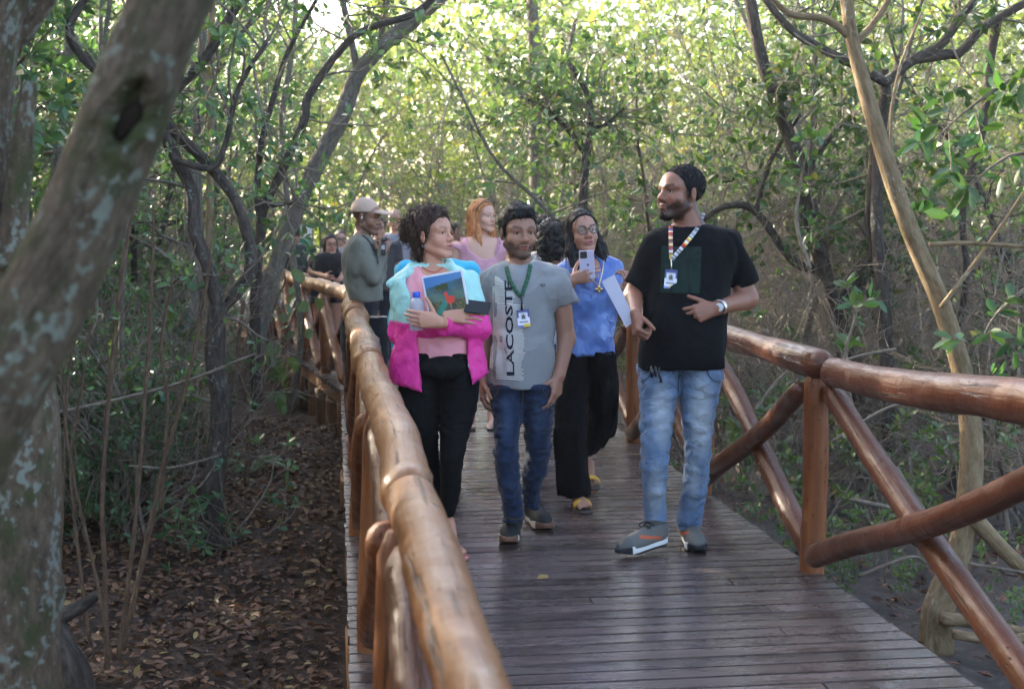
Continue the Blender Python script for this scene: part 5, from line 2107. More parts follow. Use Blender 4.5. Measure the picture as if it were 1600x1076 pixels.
def man_black():
    d = 6.2
    p = Person(gnd(1052, 858), 'bearded man in a black t-shirt and light jeans, walking on the right and talking', d, (0.235, 0.105, 0.066), 0.008)
    p.set_head(1063, 301, -58, 4, 0, 1.07, e=0.0, neck=(1078, 356, 0.03), nr=(0.056, 0.064), wide=1.08, nose=1.22, jaw=1.1, full=0.004)
    p.paint = {'beard': 0.88, 'scalp': 0.97, 'brow': 0.0052, 'gaze': 0.2}
    torso = [(349, 1048, 1106, .065, .03), (356, 1027, 1134, .085, .02), (366, 1012, 1149, .105, .01), (385, 1006, 1152, .125, 0), (415, 1010, 1146, .138, -.01), (450, 1011, 1142, .15, -.02), (490, 1006, 1138, .16, -.035), (530, 1000, 1135, .16, -.035), (574, 995, 1132, .152, -.02)]
    p.add(S_loft(rows(d, torso, -0.018)))
    p.limb([(1138, 380, 0.0), (1168, 467, 0.03), (1121, 481, -0.17)], [18, 16.5, 10])
    p.limb([(1020, 380, 0.0), (990, 462, 0.02), (993, 491, -0.2)], [17, 15.5, 9.5])
    p.hand(p.P(1119, 482, -0.175), -RT * 0.93 - UP * 0.22 - FH * 0.25, FH + UP * -0.1, side=-1, curls=[(25, 35, 20), (34, 45, 25), (42, 52, 30), (48, 55, 32)], s=1.06, thumb=(0.62, 0.75, 0.1), tcurl=0.1, spread=0.05)
    p.hand(p.P(993, 490, -0.205), -UP * 0.75 - FH * 0.45 + RT * 0.02, RT + FH * 0.3, side=1, curl=(62, 82, 48), s=1.04, thumb=(0.5, 0.75, 0.55), tcurl=0.3)
    L = [(572, 996, 1063, .135, 0), (600, 998, 1062, .122, 0), (621, 999, 1059, .108, -.01), (660, 1000, 1052, .095, -.03), (700, 1001, 1047, .083, -.05), (722, 1001, 1045, .080, -.05), (760, 1003, 1042, .070, -.02), (800, 1005, 1041, .064, .02), (838, 1006, 1044, .060, .03)]
    R = [(572, 1062, 1131, .135, 0), (600, 1060, 1128, .122, 0), (621, 1061, 1122, .108, 0), (660, 1065, 1115, .095, .01), (722, 1069, 1110, .080, .04), (770, 1063, 1104, .070, .10), (800, 1058, 1099, .064, .14), (824, 1057, 1093, .060, .16)]
    p.add(S_loft(rows(d, L, -0.012)))
    p.add(S_loft(rows(d, R, -0.012)))
    bb = bbox_px(955, 240, 1200, 880, d, 0.42)
    p.body(*bb)
    # t-shirt
    cuts = []
    def sleeve(a, b, ra, rb):
        A, B = p.P(*a), p.P(*b)
        return Cut_(S_cone(A, B + (B - A) * 0.2, ra * p.k, rb * p.k), (B, B - A))
    sh = U_(0.035, S_loft(rows(d, torso), 2.15), sleeve((1136, 382, 0), (1167, 446, 0.02), 22, 20), sleeve((1024, 382, 0), (990, 447, 0.0), 20, 17))
    sh = Sub_(0.008, sh, S_cone(p.P(1078, 356, 0.03), p.P(1070, 335, 0.0), 0.068, 0.075))
    sh = folds(sh, 0.0045, (8, 8, 5), 8)
    p.mesh('t_shirt', sh, *bb, 0.008, m_cloth('black_cotton', (0.0045, 0.0048, 0.006), 0.95, 0.35, 8.0, 0.15, 0.12, sheen=0.02), surf='shirt')
    # jeans
    jm = m_jeans('light_denim', (0.075, 0.135, 0.245), (0.42, 0.45, 0.46), p, [(1030, 640, 18, 55, .5), (1092, 645, 20, 75, .6), (1022, 762, 14, 50, .38), (1084, 745, 11, 45, .4)])
    legs(p, 'jeans', L, R, jm, bb, 0.008, 0.0048, 5, surf='jeans')
    st = m_plain('stitch_blue', (0.035, 0.06, 0.11), 0.9)
    for q in ([(1061, 578), (1060, 600), (1059, 617)], [(1000, 596), (1012, 590), (1020, 578)], [(1128, 598), (1112, 592), (1104, 578)], [(1005, 833), (1022, 836), (1042, 833)], [(1059, 819), (1075, 822), (1092, 818)]):
        p.ribbon('seam', q, 1.5, st, 'jeans', 12, 0.002)
    # cropped hair
    hr = in_head(p.head, cap_hair(0.0036, 0.0, wide=1.08, rough=0.0012, freq=90, shift=0.0, low=False, zmin=-0.05))
    o = p.head['o']
    stubble(p, p.mesh('hair', hr, o - 0.17, o + 0.17, 0.0045, MAT['hair_crop']), 2600, 0.007, MAT['hair_crop'])
    bd = in_head(p.head, Disp_(U_(0.014, S_cone((-0.050, 0.012, -0.070), (-0.016, 0.069, -0.106), 0.0145, 0.0165), S_cone((0.050, 0.012, -0.070), (0.016, 0.069, -0.106), 0.0145, 0.0165), S_sph((0, 0.073, -0.104), 0.0185)), lambda q: 0.0022 * vnoise(q, 55, 4)))
    stubble(p, p.mesh('beard', bd, o - 0.17, o + 0.17, 0.0045, MAT['hair_crop']), 1200, 0.007, MAT['hair_crop'])
    # print on the chest
    def pc(u, v):
        pal = abs(u - 0.72 + 0.05 * math.sin(v * 4)) < 0.035 and v > 0.25
        fr = False
        for a in np.linspace(0, 6.28, 9):
            dx, dy = (u - 0.70) * 0.9, (v - 0.26) * 1.1
            r_ = math.hypot(dx, dy)
            if r_ < 0.30 and abs(math.atan2(math.sin(math.atan2(dy, dx) - a), math.cos(math.atan2(dy, dx) - a)) - r_ * 0.6) < 0.16:
                fr = True
        pal2 = abs(u - 0.28) < 0.025 and v > 0.5
        if pal or fr or pal2:
            return (0.0045, 0.008, 0.008)
        return (0.005, 0.019, 0.014)
    patch(p, 'shirt_print', 1031, 384, 1097, 459, 44, 50, MAT['print'], 'shirt', pc, skew=lambda u, v: (1033 + u * 63 - v * 2, 384 + v * 73 + u * 1.5))
    # lanyard
    def lc(t):
        k = int(t * 30) % 6
        return [(0.55, 0.02, 0.02), (0.02, 0.16, 0.05), (0.55, 0.02, 0.02), (0.03, 0.08, 0.42), (0.7, 0.5, 0.04), (0.7, 0.7, 0.72)][k] if t < 0.85 else (0.5, 0.42, 0.1)
    def lw(t):
        if t > 0.66 and t < 0.8:
            return [(0.7, 0.55, 0.05), (0.6, 0.03, 0.03), (0.7, 0.7, 0.7)][int(t * 40) % 3]
        return (0.02, 0.02, 0.025) if int(t * 46) % 2 else (0.62, 0.62, 0.66)
    ly = p.ribbon('lanyard', [(1048, 353), (1048, 378), (1049, 405)], 6.5, MAT['strap'], 'shirt', 40, 0.004, cols=lc)
    p.ribbon('lanyard', [(1099, 333), (1092, 352), (1078, 372), (1050, 405)], 6.5, MAT['strap'], 'shirt', 60, 0.006, cols=lw)
    mb = MB()
    tube(mb, np.array([p.hit(1049, 403, 'shirt', 0.008), p.hit(1049, 412, 'shirt', 0.010), p.hit(1049, 422, 'shirt', 0.011)]) - p.base, 0.004, 6)
    obj('clip', mb.mesh('clip', MAT['metal']), p.e)
    badge(p, 1048, 436, 0.056, 0.086, 'shirt', RAD(-4), badge_cols)
    # wrist watch
    W, D = p.P(1124, 480, -0.163), unit(p.P(1119, 482, -0.175) - p.P(1168, 467, 0.03))
    M = np.stack([unit(np.cross(D, UP)), D, np.cross(unit(np.cross(D, UP)), D)], 1)
    def band(q):
        r_ = np.hypot(q[:, 0], q[:, 2])
        return np.maximum(np.abs(r_ - 0.0335) - 0.004, np.abs(q[:, 1]) - 0.010)
    wt = local_mesh(p, 'wrist_watch', band, (-.05, -.02, -.05), (.05, .02, .05), 0.0032, W, M, MAT['metal'])
    tc = unit(CAM - W)
    x_ = unit(np.cross(UP, tc))
    local_mesh(p, 'dial', lambda q: np.maximum(np.hypot(q[:, 0], q[:, 1]) - 0.019, np.abs(q[:, 2]) - 0.005), (-.03, -.03, -.012), (.03, .03, .012), 0.0028, W + tc * 0.033, np.stack([x_, np.cross(tc, x_), tc], 1), m_plain('dial', (0.45, 0.47, 0.48), 0.2), parent=wt)
    # keys at the belt
    mb = MB()
    for i, (x, y0, y1) in enumerate(((1018, 571, 590), (1024, 572, 588), (1030, 574, 597))):
        tube(mb, np.array([p.P(x, y0, -0.165), p.P(x + 0.5, (y0 + y1) / 2, -0.168), p.P(x + (1 if i < 2 else 3), y1, -0.165)]) - p.base, [0.004, 0.011 if i == 0 else 0.006, 0.006], 8, seed=i)
    tag_ = obj('key_ring', mb.mesh('key_ring', MAT['plastic_black']), p.e)
    tag_['kind'] = 'stuff'
    shoe(p, at(1038, 848, 6.23), -RT * 0.74 - FH * 0.60, -0.07, 0.30, (0.115, 0.115, 0.105), (0.72, 0.71, 0.69), (0.02, 0.02, 0.022), (0.5, 0.10, 0.04), tcol=(0.09, 0.09, 0.085))
    hd = 6.44
    shoe(p, deck_at(1074, hd), -FH - RT * -0.06, 0.0, 0.30, (0.115, 0.115, 0.105), (0.72, 0.71, 0.69), (0.02, 0.02, 0.022), (0.5, 0.10, 0.04))
    return p


def man_grey():
    d = 6.45
    p = Person(gnd(818, 842), 'man in a grey t-shirt with a green lanyard and dark jeans, walking in the middle', d, (0.30, 0.150, 0.098), 0.008)
    p.set_head(810, 362, 18, -3, 0, 1.02, neck=(813, 414, 0.03), nr=(0.054, 0.060), wide=1.06, nose=1.12, jaw=1.08)
    p.paint = {'beard': 0.75, 'scalp': 0.95, 'brow': 0.0050, 'gaze': -0.15}
    torso = [(405, 793, 835, .06, .03), (410, 777, 856, .08, .03), (418, 763, 876, .10, .02), (432, 755, 884, .115, .01), (460, 760, 874, .125, 0), (490, 764, 868, .128, 0), (530, 768, 867, .132, -.01), (570, 765, 867, .135, -.01), (604, 762, 867, .132, 0)]
    p.add(S_loft(rows(d, torso, -0.018)))
    p.limb([(874, 436, 0.0), (885, 529, 0.03), (874, 586, -0.06)], [15.5, 14, 9.5])
    p.limb([(764, 436, 0.02), (754, 525, 0.06), (754, 592, 0.0)], [15.5, 14, 9.5])
    p.hand(p.P(873, 585, -0.06), -UP * 0.95 - RT * 0.12 - FH * 0.22, -RT * 0.75 + FH * 0.5, side=-1, curls=[(14, 20, 12), (22, 28, 16), (28, 32, 20), (34, 36, 24)], s=1.02, thumb=(0.7, 0.65, 0.4), spread=0.08)
    p.hand(p.P(754, 592, 0.0), -UP - FH * 0.1, RT * 0.9, side=1, curl=(26, 32, 20), s=1.0)
    L = [(596, 763, 818, .125, 0), (621, 766, 820, .115, 0), (642, 769, 819, .105, -.03), (683, 772, 812, .09, -.06), (718, 772, 811, .08, -.08), (760, 778, 814, .068, -.09), (796, 785, 818, .062, -.07), (812, 785, 820, .060, -.06)]
    R = [(596, 812, 867, .125, 0), (621, 811, 867, .115, 0), (642, 814, 865, .105, .02), (683, 820, 862, .088, .05), (720, 819, 859, .078, .09), (750, 816, 850, .068, .13), (778, 817, 843, .06, .18), (792, 818, 842, .058, .19)]
    p.add(S_loft(rows(d, L, -0.012)))
    p.add(S_loft(rows(d, R, -0.012)))
    bb = bbox_px(735, 300, 915, 862, d, 0.40)
    p.body(*bb)
    def sleeve(a, b, ra, rb):
        A, B = p.P(*a), p.P(*b)
        return Cut_(S_cone(A, B + (B - A) * 0.2, ra * p.k, rb * p.k), (B, B - A))
    sh = U_(0.03, S_loft(rows(d, torso), 2.15), sleeve((872, 436, 0), (886, 476, 0.01), 19, 18.5), sleeve((766, 438, 0.02), (757, 480, 0.04), 18, 17))
    sh = Sub_(0.008, sh, S_cone(p.P(813, 412, 0.02), p.P(812, 392, 0.0), 0.064, 0.07))
    sh = folds(sh, 0.006, (10, 10, 6), 18)
    p.mesh('t_shirt', sh, *bb, 0.008, m_cloth('grey_cotton', (0.225, 0.23, 0.235), 0.9, 0.5, 8.0, 0.06, 0.2, weave=420), surf='shirt')
    jm = m_jeans('dark_denim', (0.007, 0.013, 0.034), (0.050, 0.080, 0.145), p, [(790, 650, 13, 40, .45), (842, 648, 13, 34, .4), (792, 760, 8, 30, .1)])
    legs(p, 'jeans', L, R, jm, bb, 0.008, 0.005, 6, surf='jeans')
    st = m_plain('stitch_tan', (0.10, 0.065, 0.035), 0.9)
    for q in ([(817, 606), (817, 622), (815, 634)], [(768, 622), (776, 616), (780, 605)], [(862, 622), (852, 616), (848, 606)], [(786, 808), (803, 811), (820, 808)]):
        p.ribbon('seam', q, 1.3, st, 'jeans', 12, 0.002)
    o = p.head['o']
    line = (HAIRLINE[0], [-0.075, -0.055, -0.034, 0.004, 0.022, 0.050, 0.085, 0.12, 0.16])
    top = U_(0.02, S_ell((0, 0.035, 0.108), (0.062, 0.062, 0.020)), S_ell((0.026, 0.080, 0.082), (0.034, 0.014, 0.016)), S_ell((-0.02, 0.080, 0.090), (0.036, 0.013, 0.014)))
    hr = in_head(p.head, cap_hair(0.009, 0.014, line=line, wide=1.06, rough=0.0028, freq=90, extra=top, k=0.016, low=False, zmin=-0.035))
    p.hairobj = p.mesh('hair', hr, o - 0.18, o + 0.18, 0.0045, MAT['hair_black'])
    strands(p, 500, 0.024, 0.0011, 4, MAT['hair_black'], 0.001)
    bd = in_head(p.head, Disp_(U_(0.014, S_cone((-0.052, 0.012, -0.072), (-0.016, 0.068, -0.106), 0.012, 0.0145), S_cone((0.052, 0.012, -0.072), (0.016, 0.068, -0.106), 0.012, 0.0145), S_sph((0, 0.072, -0.105), 0.0155)), lambda q: 0.002 * vnoise(q, 55, 4)))
    stubble(p, p.mesh('beard', bd, o - 0.17, o + 0.17, 0.0045, MAT['hair_crop']), 1200, 0.007, MAT['hair_crop'])
    # pale stripes and upright lettering
    stripe = m_plain('print_pale', (0.66, 0.64, 0.58), 0.8, 0.2)
    polys = []
    n = 50
    for k in range(n):
        t = k / (n - 1)
        y = 432 + t * 158
        w0 = 769 + 2 * math.sin(t * 3) + (4 if t < 0.1 else 0) - 1.5 * t
        w1 = [804, 818, 819, 817][min(3, int(t * 4))] + random.uniform(-3, 2) - (22 * max(0, 0.12 - t) / 0.12)
        m = 6
        up_ = [(w0 + (w1 - w0) * i / m, y + 3.2 * (i / m) - 1.0 * (1 - 0.4 * i / m)) for i in range(m + 1)]
        dn = [(w0 + (w1 - w0) * i / m, y + 3.2 * (i / m) + 1.0 * (1 - 0.4 * i / m)) for i in range(m + 1)][::-1]
        for i in range(m):
            polys.append([up_[i], up_[i + 1], dn[m - i - 1], dn[m - i]])
    st = p.decal('shirt_stripes', polys, stripe, 'shirt', 0.0028)
    st['kind'] = 'stuff'
    ink = m_plain('print_ink', (0.016, 0.018, 0.03), 0.8, 0.2)
    # reads upwards: text x runs up the shirt
    p.text('shirt_lettering', 'LACOSTE', ink, 'shirt', lambda x, y: (801.5 - 11.5 * y - x * 2.0 + 2 * (1 - x), 588 - x * 150), 0.0046, bold=0.025)
    p.decal('shirt_lettering_bar', [[(789, 438), (790.5, 438), (794, 500), (792, 500)]], ink, 'shirt', 0.0046)
    p.text('chest_logo', 'aya', ink, 'shirt', lambda x, y: (844 + x * 8, 447 - y * 4), 0.004)
    g = lambda t: (0.018, 0.085, 0.042) if int(t * 40) % 7 else (0.06, 0.14, 0.09)
    p.ribbon('lanyard', [(791, 416), (796, 436), (804, 451), (813, 463)], 6, MAT['strap'], 'shirt', 36, 0.006, cols=g)
    p.ribbon('lanyard', [(829, 413), (824, 436), (819, 450), (815, 463)], 6, MAT['strap'], 'shirt', 36, 0.006, cols=g)
    p.ribbon('neck_tape', [(792, 404), (791, 410), (791, 417)], 4, m_plain('tape_white', (0.6, 0.56, 0.5), 0.8), 'body', 8, 0.006)
    p.ribbon('neck_tape', [(836, 398), (833, 406), (829, 414)], 5, m_plain('tape_white2', (0.6, 0.56, 0.5), 0.8), 'body', 8, 0.006)
    mb = MB()
    tube(mb, np.array([p.hit(814, 460, 'shirt', 0.008), p.hit(815, 470, 'shirt', 0.010), p.hit(815.5, 485, 'shirt', 0.012)]) - p.base, [0.006, 0.0035, 0.006], 6)
    obj('clip', mb.mesh('clip', MAT['plastic_black']), p.e)
    badge(p, 818, 497, 0.058, 0.082, 'shirt', RAD(6), badge_cols)
    hd = 6.57
    shoe(p, deck_at(803, hd), -FH - RT * 0.10, 0.03, 0.30, (0.012, 0.013, 0.014), (0.62, 0.60, 0.55), (0.16, 0.08, 0.05), tcol=(0.012, 0.016, 0.015))
    hd = 6.88
    shoe(p, deck_at(829, hd), -FH + RT * 0.28, 0.0, 0.30, (0.012, 0.013, 0.014), (0.62, 0.60, 0.55), (0.16, 0.08, 0.05), tcol=(0.012, 0.016, 0.015))
    return p


def curls(p, pts, nrm, n, L, r0, rad, mat, seed, name='curls', grav=0.3):
    """loose locks of hair standing off the hair's surface"""
    r = np.random.default_rng(seed)
    mb = MB()
    idx = r.integers(0, len(pts), n)
    for i in idx:
        a = pts[i] - nrm[i] * 0.006
        d = unit(nrm[i] + r.normal(size=3) * 0.8 - UP * grav)
        s1 = unit(np.cross(d, r.normal(size=3)))
        s2 = np.cross(d, s1)
        t = np.linspace(0, 1, 9)
        l = L * r.uniform(0.5, 1.2)
        w = rad * r.uniform(0.5, 1.2)
        ph = r.uniform(0, 6.28)
        P = a + d * (t * l)[:, None] - UP * (0.5 * grav * l * t ** 2)[:, None] + (s1 * np.sin(t * 7 + ph)[:, None] + s2 * np.cos(t * 7 + ph)[:, None]) * (w * t)[:, None]
        tube(mb, P - p.base, np.linspace(r0, r0 * 0.4, 9), 4, seed=int(i), cap=False)
    o = obj(name, mb.mesh(name, mat), p.e)
    o['kind'] = 'stuff'
    return o


def surf_samples(o, base):
    me = o.data
    V = np.zeros(len(me.vertices) * 3, np.float32)
    me.vertices.foreach_get('co', V)
    N = np.zeros(len(me.vertices) * 3, np.float32)
    me.vertices.foreach_get('normal', N)
    return V.reshape(-1, 3) + base, N.reshape(-1, 3)


def woman_pink():
    d = 6.2
    p = Person(gnd(705, 858), 'woman with dark curly hair in a mint and pink jacket, arms crossed over a book', d, (0.50, 0.255, 0.170), 0.008)
    p.set_head(676, 366, 58, 6, 0, 0.96, neck=(676, 424, 0.03), nr=(0.046, 0.052), female=True, nose=1.02, wide=0.97, mouth_open=0.003)
    p.paint = {'brow': 0.0032, 'brow_w': 0.75, 'browc': (0.045, 0.025, 0.018), 'lips': (0.42, 0.13, 0.12), 'iris': (0.06, 0.05, 0.035)}
    tee = [(411, 656, 698, .055, .03), (417, 642, 712, .07, .03), (428, 628, 729, .09, .02), (445, 622, 738, .105, 0), (475, 626, 738, .118, -.02), (510, 632, 738, .118, -.02), (558, 640, 738, .11, 0)]
    p.add(S_loft(rows(d, tee, -0.014)))
    # arms under the sleeves, hands
    p.limb([(630, 448, 0.02), (624, 524, 0.02), (694, 500, -0.19)], [13, 12, 7.5])
    p.limb([(732, 440, 0.02), (752, 514, -0.02), (688, 504, -0.255)], [13, 12, 7.5])
    p.hand(p.P(687, 503, -0.262), -RT * 0.92 + UP * 0.14 - FH * 0.1, FH * 0.9 + UP * 0.0 + RT * -0.1, side=-1, curls=[(14, 30, 24), (16, 32, 26), (18, 34, 26), (20, 36, 28)], s=0.94, thumb=(0.85, 0.55, 0.2), tcurl=0.05, spread=0.02)
    p.hand(p.P(697, 494, -0.215), RT * 0.96 + UP * 0.05 - FH * 0.12, FH * 0.8 - UP * 0.35, side=1, curls=[(8, 18, 12), (12, 20, 14), (16, 22, 16), (20, 24, 18)], s=0.93, thumb=(0.62, 0.80, -0.1), tcurl=0.02, spread=0.03)
    L = [(548, 641, 690, .11, 0), (575, 632, 689, .118, 0), (600, 624, 688, .12, 0), (615, 622, 687, .118, 0), (650, 627, 686, .106, 0), (683, 637, 685, .092, .03), (707, 648, 686, .082, .07), (750, 664, 692, .066, .16), (800, 676, 697, .05, .28)]
    R = [(548, 688, 737, .11, 0), (575, 688, 745, .118, 0), (600, 687, 749, .12, 0), (615, 687, 749, .118, 0), (652, 687, 741, .108, -.02), (683, 687, 732, .096, -.05), (722, 687, 724, .08, -.07), (775, 688, 718, .06, -.05), (806, 688, 710, .044, -.03)]
    p.add(S_loft(rows(d, R + [(828, 692, 709, .03, -.02)], -0.006)))
    p.add(S_loft(rows(d, L, -0.010)))
    A = p.P(701, 836, -0.02)
    A[2] = 0.105
    p.add(foot_sdf(A, -FH * 0.85 + RT * 0.42, 0.95, 0.098))
    bb = bbox_px(590, 300, 780, 880, d, 0.40)
    p.body(*bb)
    # t-shirt, leggings
    sh = Sub_(0.008, S_loft(rows(d, tee), 2.15), S_ell(p.P(684, 416, -0.06), (0.085, 0.13, 0.055)))
    p.mesh('t_shirt', folds(sh, 0.004, (9, 9, 5), 4), *bb, 0.008, m_cloth('pink_cotton', (0.70, 0.29, 0.33), 0.85, 0.3, 8.0, 0.06), surf='tee')
    legs(p, 'leggings', L, R, m_cloth('black_jersey', (0.0035, 0.0035, 0.004), 0.85, 0.25, 10.0, 0.1, 0.15, sheen=0.0), bb, 0.008, 0.0022, 9)
    fp = U_(0.02, S_ell(p.P(692, 573, -0.125), (0.105, 0.048, 0.050)), S_ell(p.P(692, 578, -0.12), (0.09, 0.052, 0.040)))
    wp = p.mesh('waist_bag', folds(fp, 0.003, (12, 12, 12), 2), *bbox_px(640, 545, 745, 600, d - 0.15, 0.15), 0.006, m_cloth('bag_nylon', (0.004, 0.004, 0.0045), 0.8, 0.35, 12.0, 0.1, 0.15, sheen=0.0))
    # jacket: mint above, pink below, open at the front
    jr = [(411, 648, 706, .075, .04), (418, 632, 722, .095, .03), (430, 616, 737, .115, .02), (452, 608, 747, .13, .01), (485, 612, 752, .138, 0), (520, 617, 755, .14, 0), (556, 612, 758, .14, 0), (585, 607, 765, .145, 0), (612, 609, 763, .142, 0)]
    def open_(q):
        v = q - CAM.astype(np.float32)
        dd = v @ _F.astype(np.float32)
        x = 800 + FPX * (v @ _R.astype(np.float32)) / dd
        y = 538 - FPX * (v @ _U.astype(np.float32)) / dd
        xl = np.interp(y, [400, 420, 440, 470, 555, 615], [668, 636, 634, 643, 655, 660])
        xr = np.interp(y, [400, 415, 440, 500, 560, 601], [690, 708, 722, 735, 729, 738])
        hem = np.interp(x, [605, 660, 661, 737, 738, 766], [594, 614, 614, 602, 602, 580])
        o_ = np.maximum(np.maximum(xl - x, x - xr) * p.k, dd - (d - 0.02))
        return o_, (y - hem) * p.k
    body_ = S_loft(rows(d, jr), 2.2)
    def jk(q):
        b = body_(q)
        o_, hm = open_(q)
        b = np.maximum(np.maximum(b, -o_), hm)
        return b
    a1 = U_(0.02, S_cone(p.P(628, 446, .02), p.P(624, 522, .02), 17 * p.k, 16.5 * p.k), S_cone(p.P(624, 522, .02), p.P(690, 512, -.17), 16.5 * p.k, 13.5 * p.k))
    B0, B1 = p.P(751, 514, -.03), p.P(691, 508, -.225)
    a2 = U_(0.02, S_cone(p.P(734, 438, .02), B0, 16 * p.k, 17 * p.k), Cut_(S_cone(B0, B1 + (B1 - B0) * 0.15, 17 * p.k, 15.5 * p.k), (B1, B1 - B0)))
    hood = U_(0.02, S_cone(p.P(608, 444, -.03), p.P(640, 426, -.03), 0.018, 0.024), S_cone(p.P(640, 424, .0), p.P(664, 408, .10), 0.030, 0.034), S_cone(p.P(664, 408, .10), p.P(694, 406, .09), 0.032, 0.030), S_cone(p.P(700, 410, .05), p.P(722, 440, -.09), 0.026, 0.020))
    jf = U_(0.010, jk, a1, a2, hood)
    jf = folds(jf, 0.0028, (16, 16, 12), 14)
    V, Fq = polygonize(jf, *bb, 0.0075)
    me = mesh_np('jacket', V - p.base, Fq, m_jacket())
    v = V - CAM
    dd = v @ _F
    px_, py_ = 800 + FPX * (v @ _R) / dd, 538 - FPX * (v @ _U) / dd
    line = np.interp(px_, [600, 612, 640, 690, 700, 740, 770], [498, 501, 505, 494, 490, 487, 478])
    m = np.clip((line - py_) / 1.5 + 0.5, 0, 1)[:, None]
    vattr(me, 'Col', m * np.array([0.36, 0.66, 0.60]) + (1 - m) * np.array([0.72, 0.035, 0.27]))
    jo = obj('jacket', me, p.e)
    p.surf['jacket'] = BVHTree.FromPolygons([tuple(map(float, q)) for q in V], Fq.tolist())
    hm = m_plain('seam_pink', (0.42, 0.02, 0.16), 0.8)
    p.ribbon('seam', [(608, 589), (632, 600), (656, 609)], 1.2, hm, 'jacket', 16, 0.002)
    p.ribbon('seam', [(740, 597), (752, 588), (763, 578)], 1.2, hm, 'jacket', 16, 0.002)
    p.ribbon('seam', [(699, 495), (698, 508), (700, 522)], 1.2, hm, 'jacket', 12, 0.002)
    zip_m = m_plain('zip_tape', (0.55, 0.72, 0.70), 0.6)
    p.ribbon('zip', [(655, 556), (657, 580), (660, 613)], 2.2, zip_m, 'jacket', 12, 0.004)
    p.ribbon('zip', [(730, 560), (734, 580), (738, 601)], 2.2, zip_m, 'jacket', 12, 0.004)
    # hair: pinned up, curly, loose at the nape
    o = p.head['o']
    ext = U_(0.02, S_ell((0.0, -0.055, 0.088), (0.074, 0.072, 0.048)), S_ell((0, -0.128, 0.050), (0.050, 0.042, 0.052)), S_ell((0.01, -0.150, 0.012), (0.036, 0.030, 0.040)), S_cone((0, -0.070, -0.03), (0, -0.078, -0.095), 0.050, 0.040), S_ell((0, 0.01, 0.115), (0.055, 0.06, 0.022)))
    line = (HAIRLINE[0], [-0.075, -0.05, -0.030, 0.006, 0.030, 0.052, 0.074, 0.095, 0.12])
    hr = in_head(p.head, cap_hair(0.012, 0.008, line=line, rough=0.0075, freq=58, extra=ext, k=0.02))
    ho = p.mesh('hair', hr, o - 0.24, o + 0.24, 0.0048, MAT['hair_brown'])
    S, N = surf_samples(ho, p.base)
    curls(p, S, N, 1000, 0.032, 0.0016, 0.012, MAT['hair_brown'], 3)
    # earring, necklace
    for sx in (-1, 1):
        mb = MB()
        c = head_pt(p.head, sx * 0.079, -0.002, -0.050)
        th = np.linspace(0, 2 * math.pi, 13)
        tube(mb, np.array([c + UP * (0.007 * math.sin(a) - 0.004) + unit(p.head['M'][:, 1]) * 0.007 * math.cos(a) for a in th]) - p.base, 0.0018, 6, cap=False)
        obj('earring', mb.mesh('earring', MAT['metal']), p.e)
    p.ribbon('necklace', [(654, 410), (664, 420), (678, 425), (690, 419), (697, 405)], 1.2, m_plain('bead_red', (0.5, 0.06, 0.04), 0.5), 'body', 20, 0.003)
    # sandal
    sp = unit(-FH * 0.85 + RT * 0.42)
    sl = unit(np.cross(sp, UP))
    def sole(q_):
        y = q_[:, 1]
        w = np.interp(y, [-0.06, -0.03, 0.03, 0.1, 0.15, 0.175], [0.015, 0.030, 0.028, 0.042, 0.036, 0.012])
        return np.maximum(np.maximum(np.abs(q_[:, 0]) - w, np.abs(q_[:, 2]) - 0.006), np.maximum(-0.06 - y, y - 0.175))
    so = local_mesh(p, 'sandal', sole, (-.06, -.075, -.015), (.06, .19, .015), 0.005, np.array([A[0], A[1], 0.007]), np.stack([sl, sp, UP], 1), m_plain('sandal_pink', (0.55, 0.16, 0.16), 0.6))
    mb = MB()
    for sx in (-1, 1):
        tube(mb, catmull([A + sp * 0.125 + sl * 0.012 - UP * 0.075, A + sp * 0.09 + sl * (0.012 + sx * 0.02) - UP * 0.055, A + sp * 0.05 + sl * sx * 0.038 - UP * 0.09], 8) - p.base, 0.004, 6, cap=False)
    obj('strap', mb.mesh('strap', m_plain('sandal_gold', (0.5, 0.3, 0.12), 0.4)), so)

    # things she holds
    held_book(p)
    held_bottle(p)
    held_phone()
    return p


def m_jacket():
    t = NT('jacket_nylon')
    c = t.attr('Col').outputs['Vector']
    o = t.objco()
    n = t.noise(t.mapping(o, (16, 16, 13)), 1.0, 4, 0.55)
    wr = wrinkle(t, o, 15.0)
    col = t.mix(t.maprange(n, 0.3, 0.7, 0.0, 0.25), c, t.mix(1.0, c, (0.8, 0.75, 0.8), 'MULTIPLY'))
    return t.done(t.bsdf(col, 0.55, 0.35, t.bump(wr, 0.28, 0.03)))


